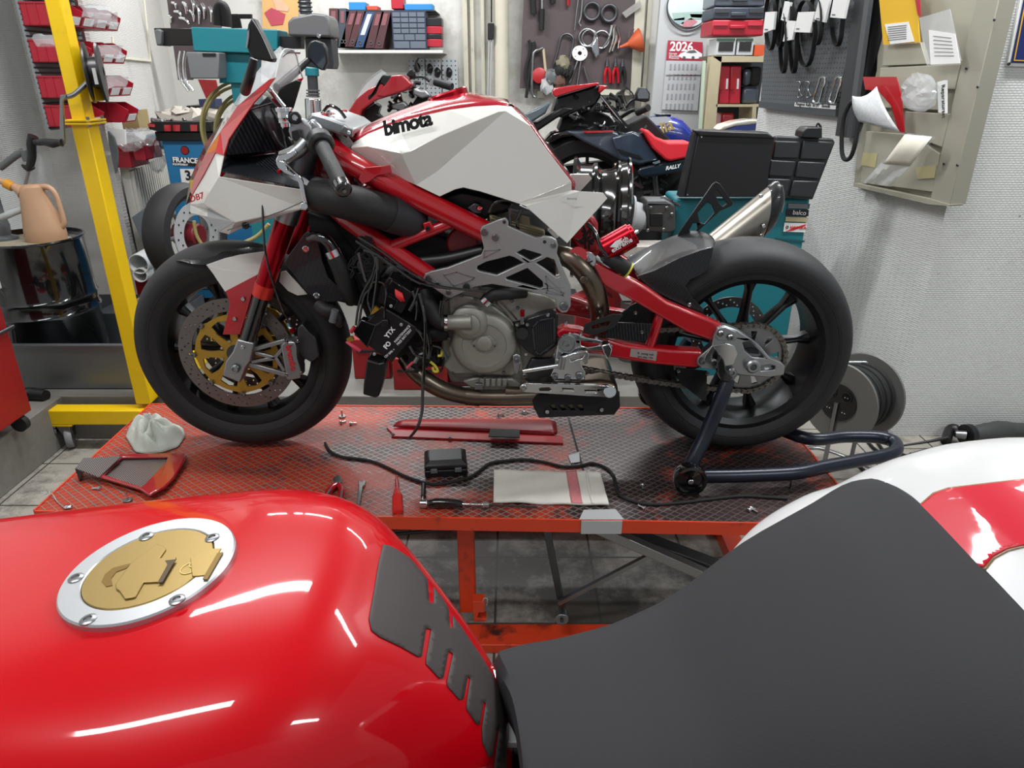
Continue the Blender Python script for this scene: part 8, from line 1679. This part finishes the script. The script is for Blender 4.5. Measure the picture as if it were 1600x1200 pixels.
# red faired bike
YF_ = 4.2
RR_ = thing('motorcycle', 'red faired sport motorcycle behind the tank, left of the perforated plates', 'motorcycle', P(600, 300, YF_))
def rb(name, m, pts, Y=YF_, d=.1, bev=.008): return MB().px(pts, Y-d/2, d).out(name, m, RR_, bevel=bev)
rb('fairing', mat('fairing_red', '#a31a26', .25, coat=1), [(552, 200), (540, 186), (545, 172), (556, 155), (575, 140), (600, 128), (612, 118), (630, 120), (644, 131), (640, 140), (610, 150), (585, 158), (566, 172), (560, 188), (575, 192), (590, 195), (585, 202)], YF_-.1, .12)
rb('fairing', mat('fairing_red', '#a31a26', .25, coat=1), [(588, 150), (612, 118), (628, 117), (645, 132), (632, 142), (600, 152)], YF_-.12, .1)
rb('fairing_inner', BLACK, [(560, 186), (568, 172), (585, 160), (594, 166), (590, 178), (600, 186), (585, 196), (566, 193)], YF_, .08); rb('cowl_vent', BLACK, [(574, 150), (582, 145), (592, 125), (598, 116), (612, 118), (612, 135), (604, 138), (594, 130), (588, 146), (576, 158)], YF_-.14, .05)
MB().px([(554, 156), (570, 132), (585, 117), (596, 109), (604, 114), (590, 128), (580, 144), (562, 152)], YF_-.12, .005).out('windscreen', GLASS, RR_); MB().ptube([(553, 158, YF_-.12), (570, 131, YF_-.12), (596, 109, YF_-.12)], .003, 6).out('screen_edge', LGREY, RR_)
rb('mirror', BLACK, [(634, 117), (641, 107), (648, 110), (649, 120), (640, 121)], YF_-.1, .04); 
for k in range(30):
    x, y = r.uniform(610, 665), r.uniform(130, 175)
    if y < 205-(x-560)*.25-8: MB().ptube([(x+r.uniform(-7, 7), y+r.uniform(-7, 7), YF_+r.uniform(-.05, .05)) for _ in range(3)], r.uniform(.005, .012), 6).out('steering_part', CHROME if k % 3 == 0 else MBLACK, RR_)
rb('instrument', MBLACK, [(655, 146), (662, 140), (672, 150), (668, 162), (650, 170), (640, 168)], YF_, .1); rb('yoke', ALU, [(644, 138), (665, 142), (672, 150), (660, 154), (645, 148)], YF_-.08, .06); rb('yoke', STEEL, [(612, 162), (630, 158), (638, 166), (628, 174), (612, 170)], YF_-.08, .06)
MB().ptube([(640, 122, YF_-.1), (660, 120, YF_-.1), (672, 128, YF_-.12)], .008, 10).out('handlebar', BLACK, RR_); MB().ptube([(680, 128, YF_-.15), (706, 136, YF_-.2)], .02, 14).out('grip', HOSE, RR_); MB().px([(668, 132), (674, 124), (680, 126), (676, 136)], YF_-.15, .02).out('lever_guard', ALU, RR_)
MB().ptube([(655, 112, YF_), (650, 98, YF_), (654, 90, YF_)], .006, 8).out('brake_line', BLACK, RR_)
MB().b2((P(575, 200, YF_).x, YF_-.08, kz), (P(700, 200, YF_).x, YF_+.1, P(640, 196, YF_).z)).out('engine', MBLACK, RR_)
# ================================================================ low things behind the main bike
for i, (q, Yx, m, nm, lb) in enumerate((((548, 530, 612, 602), 2.86, DARKRED, 'red_cabinet', 'dark red low cabinet seen behind the front tyre and electrics'), ((612, 560, 700, 627), 2.74, DARKRED, 'red_toolbox', 'red toolbox on the kerb under the exhaust header'), ((700, 556, 900, 626), 2.78, mat('crate_maroon', '#4a1418', .6), 'maroon_crate', 'long maroon crate on the kerb behind the engine'))):
    o = thing(nm, lb, 'toolbox', P((q[0]+q[2])/2, q[3], Yx)); A, B_ = P(q[0], q[1], Yx), P(q[2], q[3], Yx); MB().b2((A.x, Yx, kz), (B_.x, Yx+.3, A.z)).out('box_body', m, o, bevel=.006)
    MB().b2((A.x+.02, Yx-.004, A.z-.06), (B_.x-.02, Yx, A.z-.05)).out('box_seam', MBLACK, o)
o = thing('styrofoam_block', 'speckled grey foam block behind the swingarm pivot', 'block', P(990, 440, 2.72)); bxx(975, 386, 1040, 470, 2.68, .12).out('block', mat('foam_speckled', '#a8a29b', .9, noise=.3, nscale=70), o)
o = thing('red_tray', 'red metal tray with a grey upright behind the swingarm', 'tray', P(980, 500, 3.2)); MB().px([(944, 408), (1040, 402), (1045, 412), (1030, 570), (950, 570)], 3.2, .1).out('tray_side', DARKRED, o, bevel=.004); MB().px([(944, 412), (1036, 407), (1030, 416), (946, 418)], 3.19, .01).out('tray_lip', GREY, o); MB().cyl(P(1011, 412, 3.2), P(1011, 392, 3.2), .012, n=14).out('upright', DSTEEL, o)
T(MB().px([(900, 470), (935, 455), (960, 470), (958, 530), (900, 530)], 2.75, .1), 'red_box', DARKRED, 'dark red box seen through the gap before the swingarm', 'box')
T(MB().cyl(P(990, 470, 2.7), P(985, 560, 2.7), .05, n=24), 'floor_duct', mat('duct_grey_dark', '#3c3a38', .6), 'dark pipe standing behind the chain guard', 'pipe')
T(bxx(860, 470, 905, 540, 3.0, .2), 'jack_body', STEEL, 'grey jack body behind the exhaust pipe', 'jack', bevel=.01)
# fluorescent lamp fittings, out of view, hung just above the area lights
for i, (x, y) in enumerate(TUBES):
    MB().b2((x-.78, y-.1, 2.83), (x+.78, y+.1, 2.88)).b2((x-.7, y-.004, 2.88), (x-.69, y+.004, 3.2)).b2((x+.69, y-.004, 2.88), (x+.7, y+.004, 3.2)).out('trim_%d' % (i+5), FWHITE, kind='structure')
